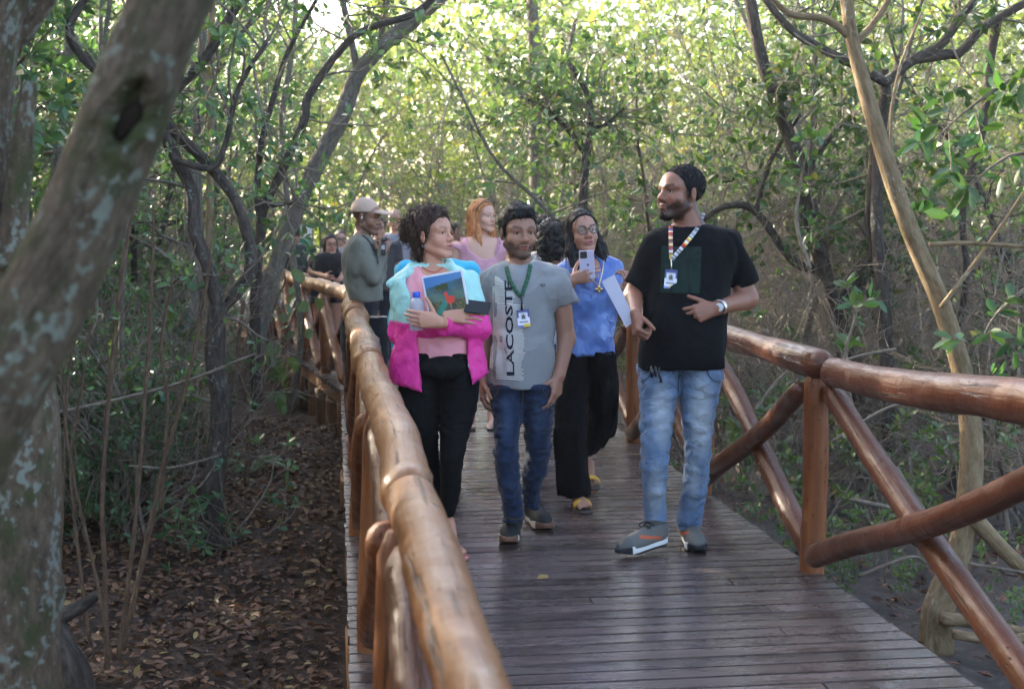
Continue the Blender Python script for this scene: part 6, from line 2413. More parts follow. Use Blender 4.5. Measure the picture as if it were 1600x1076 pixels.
def held_book(p):
    c = at(697, 462, 5.985)
    ctr = c
    x_ = unit(at(727, 426, 5.97) - at(665, 437.5, 5.99))
    toc = unit(CAM - c)
    z_ = unit(np.cross(toc, x_))
    if z_[2] < 0:
        z_ = -z_
    nr = unit(np.cross(x_, z_))
    if nr @ toc < 0:
        nr = -nr
    w, h = 0.186, 0.205
    M = np.stack([x_, z_, nr], 1)
    root = tag(empty('book', ctr), 'book with a red bird on its blue cover, held against the pink shirt', 'book')
    bm = box_mesh('pages', w, h, 0.014, 0.001, m_plain('paper_white', (0.72, 0.72, 0.76), 0.7))
    me = bm
    me.transform(Matrix(((*M[0], 0), (*M[1], 0), (*M[2], 0), (0, 0, 0, 1))))
    obj('pages', me, root)

    def cov(u, v):
        r = np.random.default_rng(int(u * 60) * 71 + int(v * 70))
        n = r.uniform(-1, 1)
        n2 = math.sin(u * 9 + 2 * math.sin(v * 7)) * 0.5 + 0.5
        if v < 0.26 - 0.12 * u:
            c_ = (0.04 + 0.03 * u, 0.17 + 0.05 * u, 0.42 + 0.05 * u)
        elif v < 0.42:
            c_ = (0.03, 0.07 + 0.05 * n2, 0.10 + 0.08 * n2)
            if 0.25 < u < 0.6 and v < 0.36:
                c_ = (0.03, 0.055, 0.02)
        elif v < 0.62:
            c_ = (0.035 + 0.03 * n2, 0.11 + 0.06 * n2, 0.12 + 0.03 * n2)
        else:
            c_ = (0.035 + 0.03 * n2, 0.045 + 0.03 * n2, 0.035)
        if n > 0.35 and v > 0.3 and (u < 0.42 or u > 0.7):
            c_ = (0.16, 0.14, 0.04)
        if abs((v - 0.72) * 0.9 + (u - 0.40) * 1.0) < 0.10 and 0.2 < u < 0.52 and v > 0.56:
            c_ = (0.02, 0.20, 0.16)
        if ((u - 0.60) / 0.12) ** 2 + ((v - 0.60) / 0.10) ** 2 < 1 or ((u - 0.51) / 0.05) ** 2 + ((v - 0.47) / 0.06) ** 2 < 1 or (abs(u - 0.52) < 0.04 and 0.46 < v < 0.58):
            c_ = (0.62, 0.045, 0.03)
        if abs(u - 0.60) < 0.012 and 0.68 < v < 0.82:
            c_ = (0.45, 0.16, 0.12)
        return c_
    nx, ny = 44, 48
    V, C = [], []
    for j in range(ny + 1):
        for i in range(nx + 1):
            u, v = i / nx, j / ny
            V.append(x_ * (u - 0.5) * (w - 0.016) + z_ * (0.5 - v) * (h - 0.016) + nr * 0.0085)
            C.append(cov(u, v))
    Fq = np.array([(j * (nx + 1) + i, (j + 1) * (nx + 1) + i, (j + 1) * (nx + 1) + i + 1, j * (nx + 1) + i + 1) for j in range(ny) for i in range(nx)])
    me = mesh_np('cover_picture', np.array(V), Fq, MAT['badge'], False)
    vattr(me, 'Col', np.array(C, dtype=np.float32))
    obj('cover_picture', me, root)


def revolve(prof, n=24):
    V, Fq = [], []
    for (r_, z) in prof:
        for k in range(n):
            a = 2 * math.pi * k / n
            V.append((r_ * math.cos(a), r_ * math.sin(a), z))
    for i in range(len(prof) - 1):
        for k in range(n):
            Fq.append((i * n + k, i * n + (k + 1) % n, (i + 1) * n + (k + 1) % n, (i + 1) * n + k))
    return np.array(V), np.array(Fq)


def held_bottle(p):
    t = NT('clear_plastic')
    gl = t.n('BsdfGlass')
    gl.inputs['IOR'].default_value = 1.2
    gl.inputs['Roughness'].default_value = 0.06
    gl.inputs['Color'].default_value = (0.9, 0.95, 1.0, 1)
    df = t.bsdf((0.6, 0.66, 0.72), 0.2, 0.5)
    mx = t.n('MixShader')
    mx.inputs[0].default_value = 0.45
    t.t.links.new(gl.outputs[0], mx.inputs[1])
    t.t.links.new(df.outputs[0], mx.inputs[2])
    m = t.done(mx)
    o = at(651, 516, 6.0)
    root = tag(empty('water_bottle', o), 'small clear water bottle with a blue cap in the crossed arms', 'bottle')
    V, Fq = revolve([(0.0, 0.0), (0.028, 0.0), (0.031, 0.006), (0.031, 0.03), (0.029, 0.036), (0.031, 0.042), (0.031, 0.085), (0.033, 0.10), (0.0335, 0.118), (0.028, 0.134), (0.016, 0.146), (0.0125, 0.150), (0.0125, 0.158)])
    obj('bottle_body', mesh_np('bottle_body', V, Fq, m), root)
    V, Fq = revolve([(0.0165, 0.146), (0.0175, 0.149), (0.0175, 0.169), (0.0155, 0.172), (0.0, 0.172)])
    obj('cap', mesh_np('cap', V, Fq, m_plain('cap_blue', (0.02, 0.09, 0.55), 0.35)), root)


def held_phone():
    c = at(746, 480, 5.96)
    x_ = unit(RT * 0.93 - UP * 0.10 - FH * 0.2)
    n_ = unit(UP * 0.62 - FH * 0.75 + RT * 0.1)
    n_ = unit(n_ - x_ * (n_ @ x_))
    y_ = np.cross(n_, x_)
    root = tag(empty('mobile_phone', c), 'black mobile phone lying in the hand beside the pink sleeve', 'phone')
    me = box_mesh('phone_body', 0.112, 0.070, 0.007, 0.0025, MAT['plastic_black'])
    M = np.stack([x_, y_, n_], 1)
    me.transform(Matrix(((*M[0], 0), (*M[1], 0), (*M[2], 0), (0, 0, 0, 1))))
    obj('phone_body', me, root)
    me = box_mesh('screen', 0.106, 0.065, 0.0008, 0.0, m_plain('screen_black', (0.004, 0.004, 0.005), 0.08, 0.5))
    me.transform(Matrix.Translation((0, 0, 0.0042)))
    me.transform(Matrix(((*M[0], 0), (*M[1], 0), (*M[2], 0), (0, 0, 0, 1))))
    obj('screen', me, root)


def woman_blouse():
    d = 7.3
    p = Person(gnd(905, 778), 'woman in a blue satin blouse and glasses, holding up a lilac phone', d, (0.36, 0.185, 0.125), 0.009)
    p.set_head(910, 363, 16, 8, -6, 0.98, neck=(916, 402, 0.03), nr=(0.046, 0.052), female=True, nose=1.1)
    p.paint = {'brow': 0.0034, 'brow_w': 0.8, 'lips': (0.36, 0.10, 0.10), 'brow_up': 0.002}
    tor = [(398, 899, 938, .055, .03), (404, 884, 952, .075, .03), (412, 873, 961, .095, .02), (430, 868, 966, .11, 0), (455, 870, 966, .12, -.01), (490, 874, 962, .122, 0), (525, 870, 960, .128, 0), (554, 866, 961, .13, 0)]
    p.add(S_loft(rows(d, tor, -0.014)))
    p.limb([(880, 425, 0.0), (872, 492, -0.02), (893, 440, -0.20)], [12, 11, 8])
    p.limb([(957, 424, 0.02), (972, 484, 0.03), (981, 458, -0.14)], [12, 11, 8])
    p.hand(p.P(892, 437, -0.205), RT * 0.90 + UP * 0.22 - FH * 0.2, FH, side=1, curls=[(16, 26, 20), (20, 30, 22), (24, 34, 24), (28, 36, 26)], s=0.95, thumb=(0.8, 0.3, 0.5), spread=0.03)
    p.hand(p.P(981, 458, -0.14), UP * 0.9 - FH * 0.2, RT * -0.6 + FH * 0.6, side=1, curl=(40, 50, 30), s=0.9)
    L = [(548, 866, 918, .13, 0), (600, 866, 920, .13, -.02), (650, 866, 918, .12, -.07), (700, 868, 915, .11, -.11), (745, 870, 921, .11, -.12), (773, 873, 925, .115, -.12)]
    R = [(548, 912, 962, .13, 0), (600, 914, 966, .13, .03), (645, 914, 966, .13, .12), (680, 912, 956, .12, .2), (706, 908, 934, .10, .28)]
    p.add(S_loft(rows(d, L, -0.03)))
    p.add(S_loft(rows(d, R, -0.03)))
    A = p.P(903, 760, -0.14)
    A[2] = 0.11
    fw = -FH * 0.95 + RT * 0.22
    p.add(foot_sdf(A, fw, 0.96, 0.09))
    A2 = p.P(920, 708, 0.30)
    A2[2] = 0.13
    p.add(foot_sdf(A2, -FH * 0.8 - UP * 0.4 + RT * 0.1, 0.95, 0.07))
    bb = bbox_px(858, 318, 1000, 800, d, 0.42)
    p.body(*bb)
    def sleeve(a, b, ra, rb):
        a_, b_ = p.P(*a), p.P(*b)
        return Cut_(S_cone(a_, b_ + (b_ - a_) * 0.2, ra * p.k, rb * p.k), (b_, b_ - a_))
    sh = U_(0.03, S_loft(rows(d, tor), 2.15), sleeve((955, 424, .02), (972, 478, .03), 17, 18), sleeve((882, 426, 0), (874, 486, -.01), 16, 17))
    sh = Sub_(0.008, sh, S_ell(p.P(917, 408, -0.08), (0.07, 0.12, 0.075)))
    sh = folds(sh, 0.008, (8, 8, 6), 28)
    t = NT('satin_blue')
    o_ = t.objco()
    n = t.noise(t.mapping(o_, (9, 9, 7)), 1.0, 3, 0.5)
    wr = wrinkle(t, o_, 9.0)
    sat = t.done(t.bsdf(t.mix(t.maprange(n, 0.35, 0.65), (0.05, 0.105, 0.33), (0.12, 0.22, 0.52)), 0.30, 0.5, t.bump(wr, 0.45, 0.05), Sheen_Weight=0.2))
    p.mesh('blouse', sh, *bb, 0.009, sat, surf='shirt')
    legs(p, 'trousers', L, R, m_cloth('black_crepe', (0.004, 0.004, 0.005), 0.9, 0.3, 7.0, 0.1, 0.12, sheen=0.0), bb, 0.010, 0.008, 12, 0.03, (16, 16, 3))
    o = p.head['o']
    def wavy(q):
        return 0.0035 * np.sin(np.arctan2(q[:, 0], q[:, 1] + 0.02) * 26 + 3 * vnoise(q, 8, 2))
    ext0 = U_(0.03, S_cone((-0.066, -0.035, 0.05), (-0.083, 0.010, -0.10), 0.030, 0.032), S_cone((-0.083, 0.010, -0.10), (-0.080, 0.055, -0.225), 0.033, 0.022),
              S_cone((0.066, -0.035, 0.05), (0.080, 0.012, -0.10), 0.028, 0.030), S_cone((0.080, 0.012, -0.10), (0.085, 0.060, -0.27), 0.031, 0.018),
              S_cone((0, -0.08, 0.0), (0, -0.07, -0.20), 0.075, 0.075))
    ext = Disp_(ext0, wavy)
    hr = in_head(p.head, cap_hair(0.011, 0.006, rough=0.003, freq=60, extra=ext, k=0.02, shift=-0.008, wave=0.003))
    p.hairobj = p.mesh('hair', hr, o - 0.34, o + 0.20, 0.006, MAT['hair_black'])
    strands(p, 320, 0.17, 0.0018, 4, MAT['hair_black'])
    glasses(p, m_plain('frame_brown', (0.05, 0.028, 0.02), 0.3), 0.0255, 0.0026, 0.102, 0.001, lens=MAT['lens'])
    for sx in (-1, 1):
        mb = MB()
        c = head_pt(p.head, sx * 0.080, 0.0, -0.066)
        th = np.linspace(0, 2 * math.pi, 21)
        tube(mb, np.array([c + UP * 0.019 * math.sin(a) + RT * 0.017 * math.cos(a) for a in th]) - p.base, 0.0028, 6, cap=False)
        obj('hoop_earring', mb.mesh('hoop_earring', MAT['gold']), p.e)
    p.ribbon('necklace', [(908, 402), (918, 425), (934, 446)], 1.2, MAT['gold'], 'shirt', 16, 0.004)
    p.ribbon('necklace', [(944, 402), (941, 425), (936, 446)], 1.2, MAT['gold'], 'shirt', 16, 0.004)
    c = p.hit(936, 452, 'shirt', 0.008)
    mb = MB()
    for a in range(4):
        v = (RT * math.cos(a * 1.5708) + UP * math.sin(a * 1.5708)) * 0.011
        tube(mb, np.array([c + v * 0.2, c + v, c + v * 1.9]) - p.base, [0.005, 0.0095, 0.004], 8)
    obj('pendant', mb.mesh('pendant', MAT['gold']), p.e)
    # sandals
    for q, dirn, zz in ((A, unit(fw), 0.008), (A2, unit(-FH * 0.8 + RT * 0.1), 0.045)):
        sl = unit(np.cross(dirn, UP))
        def sole(q_):
            y = q_[:, 1]
            w = np.interp(y, [-0.06, -0.03, 0.03, 0.1, 0.15, 0.175], [0.015, 0.032, 0.030, 0.045, 0.040, 0.015])
            return np.maximum(np.maximum(np.abs(q_[:, 0]) - w, np.abs(q_[:, 2]) - 0.008), np.maximum(-0.06 - y, y - 0.175))
        so = local_mesh(p, 'sandal', sole, (-.06, -.075, -.018), (.06, .19, .018), 0.006, np.array([q[0], q[1], zz]), np.stack([sl, dirn, UP], 1), m_plain('sandal_sole', (0.05, 0.035, 0.03), 0.7))
        band_ = Sub_(0.004, S_ell((0, 0.085, 0.022), (0.052, 0.038, 0.040)), S_ell((0, 0.085, 0.010), (0.045, 0.08, 0.036)))
        band_ = Cut_(band_, ((0, 0, 0.004), (0, 0, -1)))
        local_mesh(p, 'strap', band_, (-.07, .03, -.01), (.07, .14, .08), 0.005, np.array([q[0], q[1], zz]), np.stack([sl, dirn, UP], 1), m_plain('sandal_yellow', (0.62, 0.35, 0.03), 0.55), parent=so)
    # phone
    c = at(917, 409, 7.3 - 0.235)
    x_ = unit(RT * 0.99 + UP * 0.06)
    n_ = unit(CAM - c + RT * 0.15 + UP * -0.5)
    n_ = unit(n_ - x_ * (n_ @ x_))
    y_ = np.cross(n_, x_)
    M = np.stack([x_, y_, n_], 1)
    root = tag(empty('mobile_phone', c), 'lilac mobile phone with a square camera, held up by the woman in blue', 'phone')
    MX = Matrix(((*M[0], 0), (*M[1], 0), (*M[2], 0), (0, 0, 0, 1)))
    me = box_mesh('phone_back', 0.079, 0.150, 0.009, 0.004, m_plain('phone_lilac', (0.50, 0.47, 0.62), 0.3))
    me.transform(Matrix.Translation((0, -0.015, 0)))
    me.transform(MX)
    obj('phone_back', me, root)
    me = box_mesh('camera_bump', 0.036, 0.036, 0.004, 0.0015, MAT['plastic_black'])
    me.transform(Matrix.Translation((-0.016, 0.038, 0.0062)))
    me.transform(MX)
    obj('camera_bump', me, root)
    me = box_mesh('emblem', 0.010, 0.012, 0.0006, 0.0, m_plain('emblem', (0.12, 0.11, 0.16), 0.2))
    me.transform(Matrix.Translation((0.004, -0.016, 0.0049)))
    me.transform(MX)
    obj('emblem', me, root)
    return p


def held_paper():
    # sheets in the fist of the man in black
    A, B, C_, D = at(940, 440, 6.02), at(960, 429, 6.02), at(993, 501, 5.98), at(978, 512, 5.98)
    V = []
    n = 10
    for j in range(n + 1):
        for i in range(5):
            u, v = i / 4, j / n
            q = (A * (1 - u) + B * u) * (1 - v) + (D * (1 - u) + C_ * u) * v
            V.append(q - FH * 0.012 * math.sin(v * 3.1) + FH * 0.008 * u)
    V = np.array(V)
    base = (C_ + D) / 2
    Fq = np.array([(j * 5 + i, (j + 1) * 5 + i, (j + 1) * 5 + i + 1, j * 5 + i + 1) for j in range(n) for i in range(4)])
    V2 = np.vstack([V, V + FH * 0.002])
    F2 = np.vstack([Fq, Fq[:, ::-1] + len(V)])
    o = tag(obj('paper_sheets', mesh_np('paper_sheets', V2 - base, F2, m_plain('paper_lilac', (0.36, 0.355, 0.43), 0.6))), 'pale sheets of paper in the fist of the man in black', 'paper')
    o.location = base


man_black()
man_grey()
woman_pink()
woman_blouse()
held_paper()
# ------------------------------------------------------------------ the people further back
def ypx(z, d):
    return 352 + (1.5 - z) * FPX / d


def bystander(label, d, cx, H, head, skin, shirt, bottom, hair, female=False, sleeve=0.5, arms=None, legs_skin=False, stout=1.0, turn=0.0, body_b=1.0, paint=None, cx_leg=None, face=None, shorts=False, shx=0.0, h=0.013, top_rows=None, neckx=0.0, hands=None, cut=None, hem=0.50):
    """head: (x, y, yaw, pitch, scale) in the picture; H height in metres"""
    k = d / FPX
    p = Person(gnd(cx_leg or cx, ypx(0, d)), label, d, skin, h)
    p.set_head(head[0], head[1], head[2], head[3], 0, head[4], neck=(cx + neckx, ypx(0.805 * H, d), 0.02), nr=(0.046, 0.054) if female else (0.052, 0.062), female=female, **(face or {}))
    p.paint = paint or {}
    w = (np.array([.05, .13, .175, .185, .165, .150, .160, .170]) if female else np.array([.06, .15, .20, .205, .185, .165, .165, .165])) * stout
    zs = np.array([.845, .83, .812, .78, .71, .62, .55, .50]) * H
    bs = np.array([.055, .075, .095, .11, .12, .11, .115, .11]) * stout * body_b
    zs[-1] = hem * H
    tor = top_rows or [(ypx(z, d), cx + shx * i / 7 - a / k, cx + shx * i / 7 + a / k, b) for i, (z, a, b) in enumerate(zip(zs, w, bs))]
    p.add(S_loft(rows(d, tor, -0.012)))
    c2 = cx_leg or cx
    lw = .085 * stout
    def leg(sx, g=0.0, zb=0.05):
        Z = [.52 * H, .45 * H, .28 * H, .15 * H, zb]
        A = [.085, .083, .06, .052, .04]
        return [(ypx(z, d), c2 + (sx * lw - a * stout) / k, c2 + (sx * lw + a * stout) / k, a * 1.1 * stout, 0.03 * sx) for z, a in zip(Z, A)]
    L, R = leg(-1), leg(1)
    for q in (L, R):
        p.add(S_loft(rows(d, q, -0.012)))
    for sx in (-1, 1):
        A = p.P(c2 + sx * lw / k, ypx(0.09, d), 0.03 * sx)
        p.add(foot_sdf(A, -FH, 1.0, 0.085))
    ar = arms or [[(cx - .19 * stout / k, ypx(.79 * H, d), 0), (cx - .235 * stout / k, ypx(.60 * H, d), .03), (cx - .23 * stout / k, ypx(.46 * H, d), -.05)], [(cx + .19 * stout / k, ypx(.79 * H, d), 0), (cx + .235 * stout / k, ypx(.60 * H, d), .03), (cx + .23 * stout / k, ypx(.46 * H, d), -.05)]]
    for a in ar:
        p.limb(a, [.045 / k, .040 / k, .027 / k])
        v = p.P(*a[2]) - p.P(*a[1])
        p.hand(p.P(*a[2]), unit(v), FH if abs(unit(v) @ FH) < 0.8 else UP, curl=(30, 40, 25), s=0.97)
    xs = [q[1] for q in tor] + [q[2] for q in tor] + [q[0] for a in ar for q in a]
    bb = bbox_px(min(xs) - 0.16 / k, head[1] - 0.2 * head[4] / k, max(xs) + 0.16 / k, ypx(-0.05, d), d, 0.36)
    p.body(*bb)
    S = [S_loft(rows(d, tor), 2.15)]
    for a in ar:
        A, B, C_ = p.P(*a[0]), p.P(*a[1]), p.P(*a[2])
        if sleeve <= 1:
            E_ = A + (B - A) * sleeve
            S.append(Cut_(S_cone(A, E_ + (B - A) * 0.1, .064, .058), (E_, B - A)))
        else:
            S.append(U_(0.02, S_cone(A, B, .066, .054), S_cone(B, C_, .052, .036)))
    f = U_(0.03, *S)
    if cut:
        f = Sub_(0.01, f, *cut(p))
    else:
        f = Sub_(0.008, f, S_cone(p.P(cx + neckx, ypx(.83 * H, d), 0.0), p.P(cx + neckx, ypx(.90 * H, d), -0.02), .060, .075))
    p.mesh('top' if female else 'shirt', folds(f, 0.005, (9, 9, 6), int(cx) % 50), *bb, 0.011, shirt, surf='shirt')
    if bottom is not None:
        zc = 0.30 * H if shorts else 0.06
        q = U_(0.03, S_loft(rows(d, L, 0.006)), S_loft(rows(d, R, 0.006)))
        if shorts:
            q = Cut_(q, (np.array([0, 0, shorts * H]), (0, 0, -1)))
        p.mesh('shorts' if shorts else 'trousers', folds(q, 0.004, (9, 9, 14), 5), *bb, 0.012, bottom)
    if hair:
        o = p.head['o']
        f = in_head(p.head, hair[0])
        ho = p.mesh('hair', f, o - hair[2] * head[4], o + 0.2 * head[4], 0.0065, hair[1])
        p.hairobj = ho
    return p


def long_hair(length=0.22, side=0.078, th=0.014, fwd=0.03, back=0.075, seed=1, rough=0.004, r=0.03, freq=50, shift=0.0):
    ext = U_(0.03, S_cone((-0.064, -0.035, 0.05), (-side, 0.0, -0.10), r, r), S_cone((-side, 0.0, -0.10), (-side, fwd, -length), r, r * 0.6),
             S_cone((0.064, -0.035, 0.05), (side, 0.0, -0.10), r, r), S_cone((side, 0.0, -0.10), (side, fwd, -length), r, r * 0.6),
             S_cone((0, -back, 0.0), (0, -back, -length), 0.07, 0.06))
    st = Disp_(ext, lambda q: 0.003 * np.sin(np.arctan2(q[:, 0], q[:, 1] + 0.02) * 22 + 3 * vnoise(q, 8, seed)))
    return cap_hair(th, 0.008, extra=st, k=0.02, rough=rough, freq=freq, seed=seed, shift=shift)


def people_back():
    tee = lambda n, c: m_cloth(n, c, 0.9, 0.3, 8.0, 0.08)
    # man with a beige cap filming, side on, behind the railing
    d = 9.4
    k = d / FPX
    torso = [(362, 553, 573, .06, 0), (369, 548, 580, .11, 0), (378, 542, 587, .16, 0), (392, 537, 592, .19, 0), (420, 535, 597, .20, 0), (448, 540, 598, .18, 0), (469, 546, 599, .165, 0)]
    p = bystander('man in an olive long sleeved top and beige cap, filming beside the railing', d, 571, 1.66, (573, 338, 72, -8, 1.02), (0.27, 0.14, 0.09),
                  tee('olive_knit', (0.155, 0.150, 0.118)), m_cloth('black_cargo', (0.010, 0.010, 0.012), 0.85, 0.3), None, sleeve=2,
                  arms=[[(562, 386, -.15), (584, 434, -.20), (596, 398, -.16)], [(575, 388, .16), (592, 432, .12), (598, 400, -.05)]], top_rows=torso, paint={'beard': 0.4, 'scalp': 0.7}, neckx=-6, h=0.010, face={'nose': 1.15})
    cap = U_(0.01, Cut_(S_ell((0, -0.018, 0.034), (0.083, 0.104, 0.094)), ((0, 0, 0.030), (0, 0.12, -1))), Cut_(S_ell((0, 0.115, 0.036), (0.070, 0.075, 0.022)), ((0, 0, 0.030), (0, 0, -1)), ((0, 0.06, 0), (0, -1, 0))))
    o = p.head['o']
    c = p.mesh('baseball_cap', in_head(p.head, cap), o - 0.24, o + 0.24, 0.005, m_cloth('cap_beige', (0.52, 0.36, 0.28), 0.85, 0.15, 20, 0.05))
    V, Fq = revolve([(0.0, 0.0), (0.0055, 0.0), (0.0055, 0.012), (0.0, 0.014)], 10)
    obj('ear_bud', mesh_np('ear_bud', V + head_pt(p.head, 0.084 if p.head['M'][:, 0] @ FH < 0 else -0.084, 0.004, -0.014) - p.base, Fq, MAT['white']), p.e)
    p.ribbon('camera_strap', [(566, 366), (578, 378), (588, 398), (591, 412)], 2.2, MAT['plastic_black'], 'shirt', 20, 0.006)
    r_ = tag(empty('pocket_camera', at(599, 384, d - 0.2)), 'small black pocket camera held up by the man in the cap', 'camera')
    b = box_mesh('camera_body', 0.032, 0.03, 0.085, 0.005, MAT['plastic_black'])
    obj('camera_body', b, r_).location = (0, 0, -0.02)
    b = box_mesh('display', 0.024, 0.003, 0.03, 0.001, m_plain('display_grey', (0.35, 0.38, 0.42), 0.2))
    obj('display', b, r_).location = tuple(-FH * 0.0175 + UP * -0.01)
    V, Fq = polygonize(U_(0.006, S_sph((0, 0, 0.04), 0.017), S_cone((0, 0, 0.04), (0.02, 0, 0.045), 0.014, 0.012)), (-.04, -.04, .01), (.06, .04, .07), 0.004)
    obj('gimbal_lens', mesh_np('gimbal_lens', V, Fq, MAT['plastic_black']), r_)

    # red haired woman
    H = 1.69
    d = 10.0
    k = d / FPX
    p = bystander('tall red haired woman in a pink top with sunglasses on her head', d, 752, H, (755, 338, 48, 2, 0.98), (0.60, 0.35, 0.255), tee('pink_jersey', (0.60, 0.30, 0.36)), m_cloth('grey_shorts', (0.10, 0.10, 0.12)),
                  (long_hair(0.26, 0.076, 0.010, 0.055, 0.075, 3, r=0.028, shift=-0.004), MAT['hair_red'], 0.36), female=True, sleeve=0.02, shorts=0.36, paint={'brow': 0.003, 'browc': (0.16, 0.06, 0.03), 'lips': (0.5, 0.16, 0.15), 'iris': (0.06, 0.08, 0.08)},
                  face={'nose': 0.95, 'wide': 0.95}, stout=0.97, cut=lambda q: [S_ell(q.P(757, 374, -0.09), (0.125, 0.14, 0.14)), S_ell(q.P(714, 366, 0), (0.05, 0.2, 0.07)), S_ell(q.P(790, 366, 0), (0.05, 0.2, 0.07))], h=0.010)
    strands(p, 260, 0.2, 0.0018, 7, MAT['hair_red'], jit=0.4)
    for sx in (-1, 1):
        p.ribbon('shoulder_strap', [(752 + sx * 29, 371), (752 + sx * 28, 384), (752 + sx * 24, 398)], 8, m_plain('strap_pink', (0.60, 0.30, 0.36), 0.8), 'body', 12, 0.006)
    mb = MB()
    for sx in (-1, 1):
        th = np.linspace(0, 2 * math.pi, 21)
        tube(mb, np.array([head_pt(p.head, sx * 0.034 + 0.027 * math.cos(a), 0.075 + 0.018 * math.sin(a), 0.112 + 0.008 * math.sin(a)) for a in th]) - p.base, 0.0035, 6, cap=False)
        tube(mb, catmull([head_pt(p.head, sx * 0.062, 0.07, 0.11), head_pt(p.head, sx * 0.082, 0.03, 0.075), head_pt(p.head, sx * 0.086, -0.01, 0.02)], 8) - p.base, 0.0035, 6, cap=False)
    sg = obj('sunglasses', mb.mesh('sunglasses', MAT['plastic_black']), p.e)
    sg['kind'] = 'stuff'
    A = gnd(757, 668)
    for sx in (-1, 1):
        V, Fq = polygonize(S_ell((0, 0, 0), (0.05, 0.135, 0.012)), (-.06, -.15, -.02), (.06, .15, .02), 0.008)
        q = p.P(752 + sx * .085 / k, ypx(0.0, d), 0.03 * sx) - FH * 0.06
        M = np.stack([RT, -FH, UP], 1)
        s_ = obj('flip_flop', mesh_np('flip_flop', np.array([q[0], q[1], 0.013]) + V @ M.T - p.base, Fq, MAT['plastic_black']), p.e)

    # person in bright blue right behind the woman with the book
    bystander('person in a bright sky blue top, mostly hidden behind the woman with the book', 7.75, 684, 1.56, (678, 362, 5, 0, 0.93), (0.36, 0.2, 0.14), tee('sky_blue', (0.055, 0.42, 0.62)), m_cloth('dark_trousers_a', (0.02, 0.02, 0.025)),
              (cap_hair(0.010), MAT['hair_black'], 0.18), sleeve=2, stout=0.97)
    # grey t-shirt, shaved head
    bystander('shaved headed man in a light grey t-shirt behind the filming man', 15.3, 617, 1.68, (617, 343, -5, 0, 1.0), (0.50, 0.28, 0.20), tee('pale_grey', (0.30, 0.30, 0.36)), m_cloth('dark_shorts_a', (0.03, 0.03, 0.04)), None, shorts=0.30, paint={'scalp': 0.35, 'brow_w': 0.7})
    p = bystander('bespectacled person in dark grey, half hidden behind the filming man', 14.4, 592, 1.60, (592, 356, -5, 0, 1.0), (0.50, 0.29, 0.22), tee('charcoal', (0.06, 0.06, 0.07)), m_cloth('dark_trousers_b', (0.03, 0.03, 0.04)), (cap_hair(0.006, low=False, zmin=-0.04), MAT['hair_brown'], 0.18), paint={'brow_w': 0.6})
    glasses(p, MAT['plastic_black'], 0.023, 0.003)
    # two women by the far railing
    p = bystander('dark haired woman in a black t-shirt and glasses leaning by the far railing', 16.4, 512, 1.40, (516, 383, 25, 6, 1.0), (0.44, 0.23, 0.16), tee('black_tee_b', (0.010, 0.010, 0.013)), m_cloth('navy_shorts', (0.012, 0.013, 0.022)), (long_hair(0.20, 0.078, 0.014, 0.0, 0.06, 6), MAT['hair_black'], 0.3), female=True, stout=1.22, shorts=0.40, sleeve=0.62,
                  arms=[[(491, 404, 0), (486, 424, .03), (506, 431, -.22)], [(533, 404, 0), (538, 426, .03), (530, 437, -.25)]])
    glasses(p, MAT['plastic_black'], 0.024, 0.003)
    p = bystander('woman with pulled back hair and glasses behind the woman in black', 17.4, 534, 1.47, (532, 374, 15, 0, 0.98), (0.52, 0.31, 0.24), tee('cream_top', (0.35, 0.30, 0.29)), m_cloth('dark_trousers_c', (0.02, 0.02, 0.03)), (cap_hair(0.007), MAT['hair_brown'], 0.18), female=True)
    glasses(p, MAT['plastic_black'], 0.024, 0.003)
    # person seen from behind in dark green, past the leaning trunk
    p = bystander('person in a dark green shirt with a bag, seen from behind beyond the leaning trunk', 17.2, 463, 1.50, (461, 366, 175, -10, 1.0), (0.30, 0.16, 0.11), tee('dark_green', (0.035, 0.045, 0.036)), m_cloth('mauve_trousers', (0.16, 0.14, 0.20)), (cap_hair(0.008, low=False), MAT['hair_black'], 0.18), stout=1.05)
    f = U_(0.02, S_box(p.P(470, 428, -0.16), (0.07, 0.04, 0.10), None, 0.02))
    p.mesh('shoulder_bag', f, *bbox_px(455, 405, 486, 450, 17.0, 0.2), 0.01, MAT['plastic_black'])
    p.ribbon('bag_strap', [(455, 385), (462, 405), (468, 420)], 3, MAT['plastic_black'], 'shirt', 12, 0.01)
    # dark haired head beyond, between the blue top and the red haired woman
    bystander('dark haired person far back, just a head beside the red haired woman', 18.2, 712, 1.52, (712, 361, 60, 0, 0.95), (0.40, 0.22, 0.16), tee('rose_top', (0.45, 0.22, 0.25)), m_cloth('dark_trousers_d', (0.02, 0.02, 0.03)), (cap_hair(0.012), MAT['hair_black'], 0.18), female=True)
    # curly haired woman between the grey shirt and the blouse
    p = bystander('woman with big curly black hair hidden behind the man in grey', 8.6, 866, 1.50, (866, 374, 150, 0, 0.98), (0.30, 0.16, 0.11), tee('white_top', (0.45, 0.45, 0.47)), m_cloth('dark_trousers_e', (0.015, 0.015, 0.02)),
                  (Disp_(U_(0.03, S_ell((0, -0.02, 0.03), (0.094, 0.108, 0.095)), S_ell((0, -0.05, -0.06), (0.094, 0.08, 0.085))), lambda q: 0.012 * vnoise(q, 38, 7, 2)), MAT['hair_black'], 0.22), female=True)
    S, N = surf_samples(p.hairobj, p.base)
    curls(p, S, N, 300, 0.035, 0.003, 0.012, MAT['hair_black'], 5)
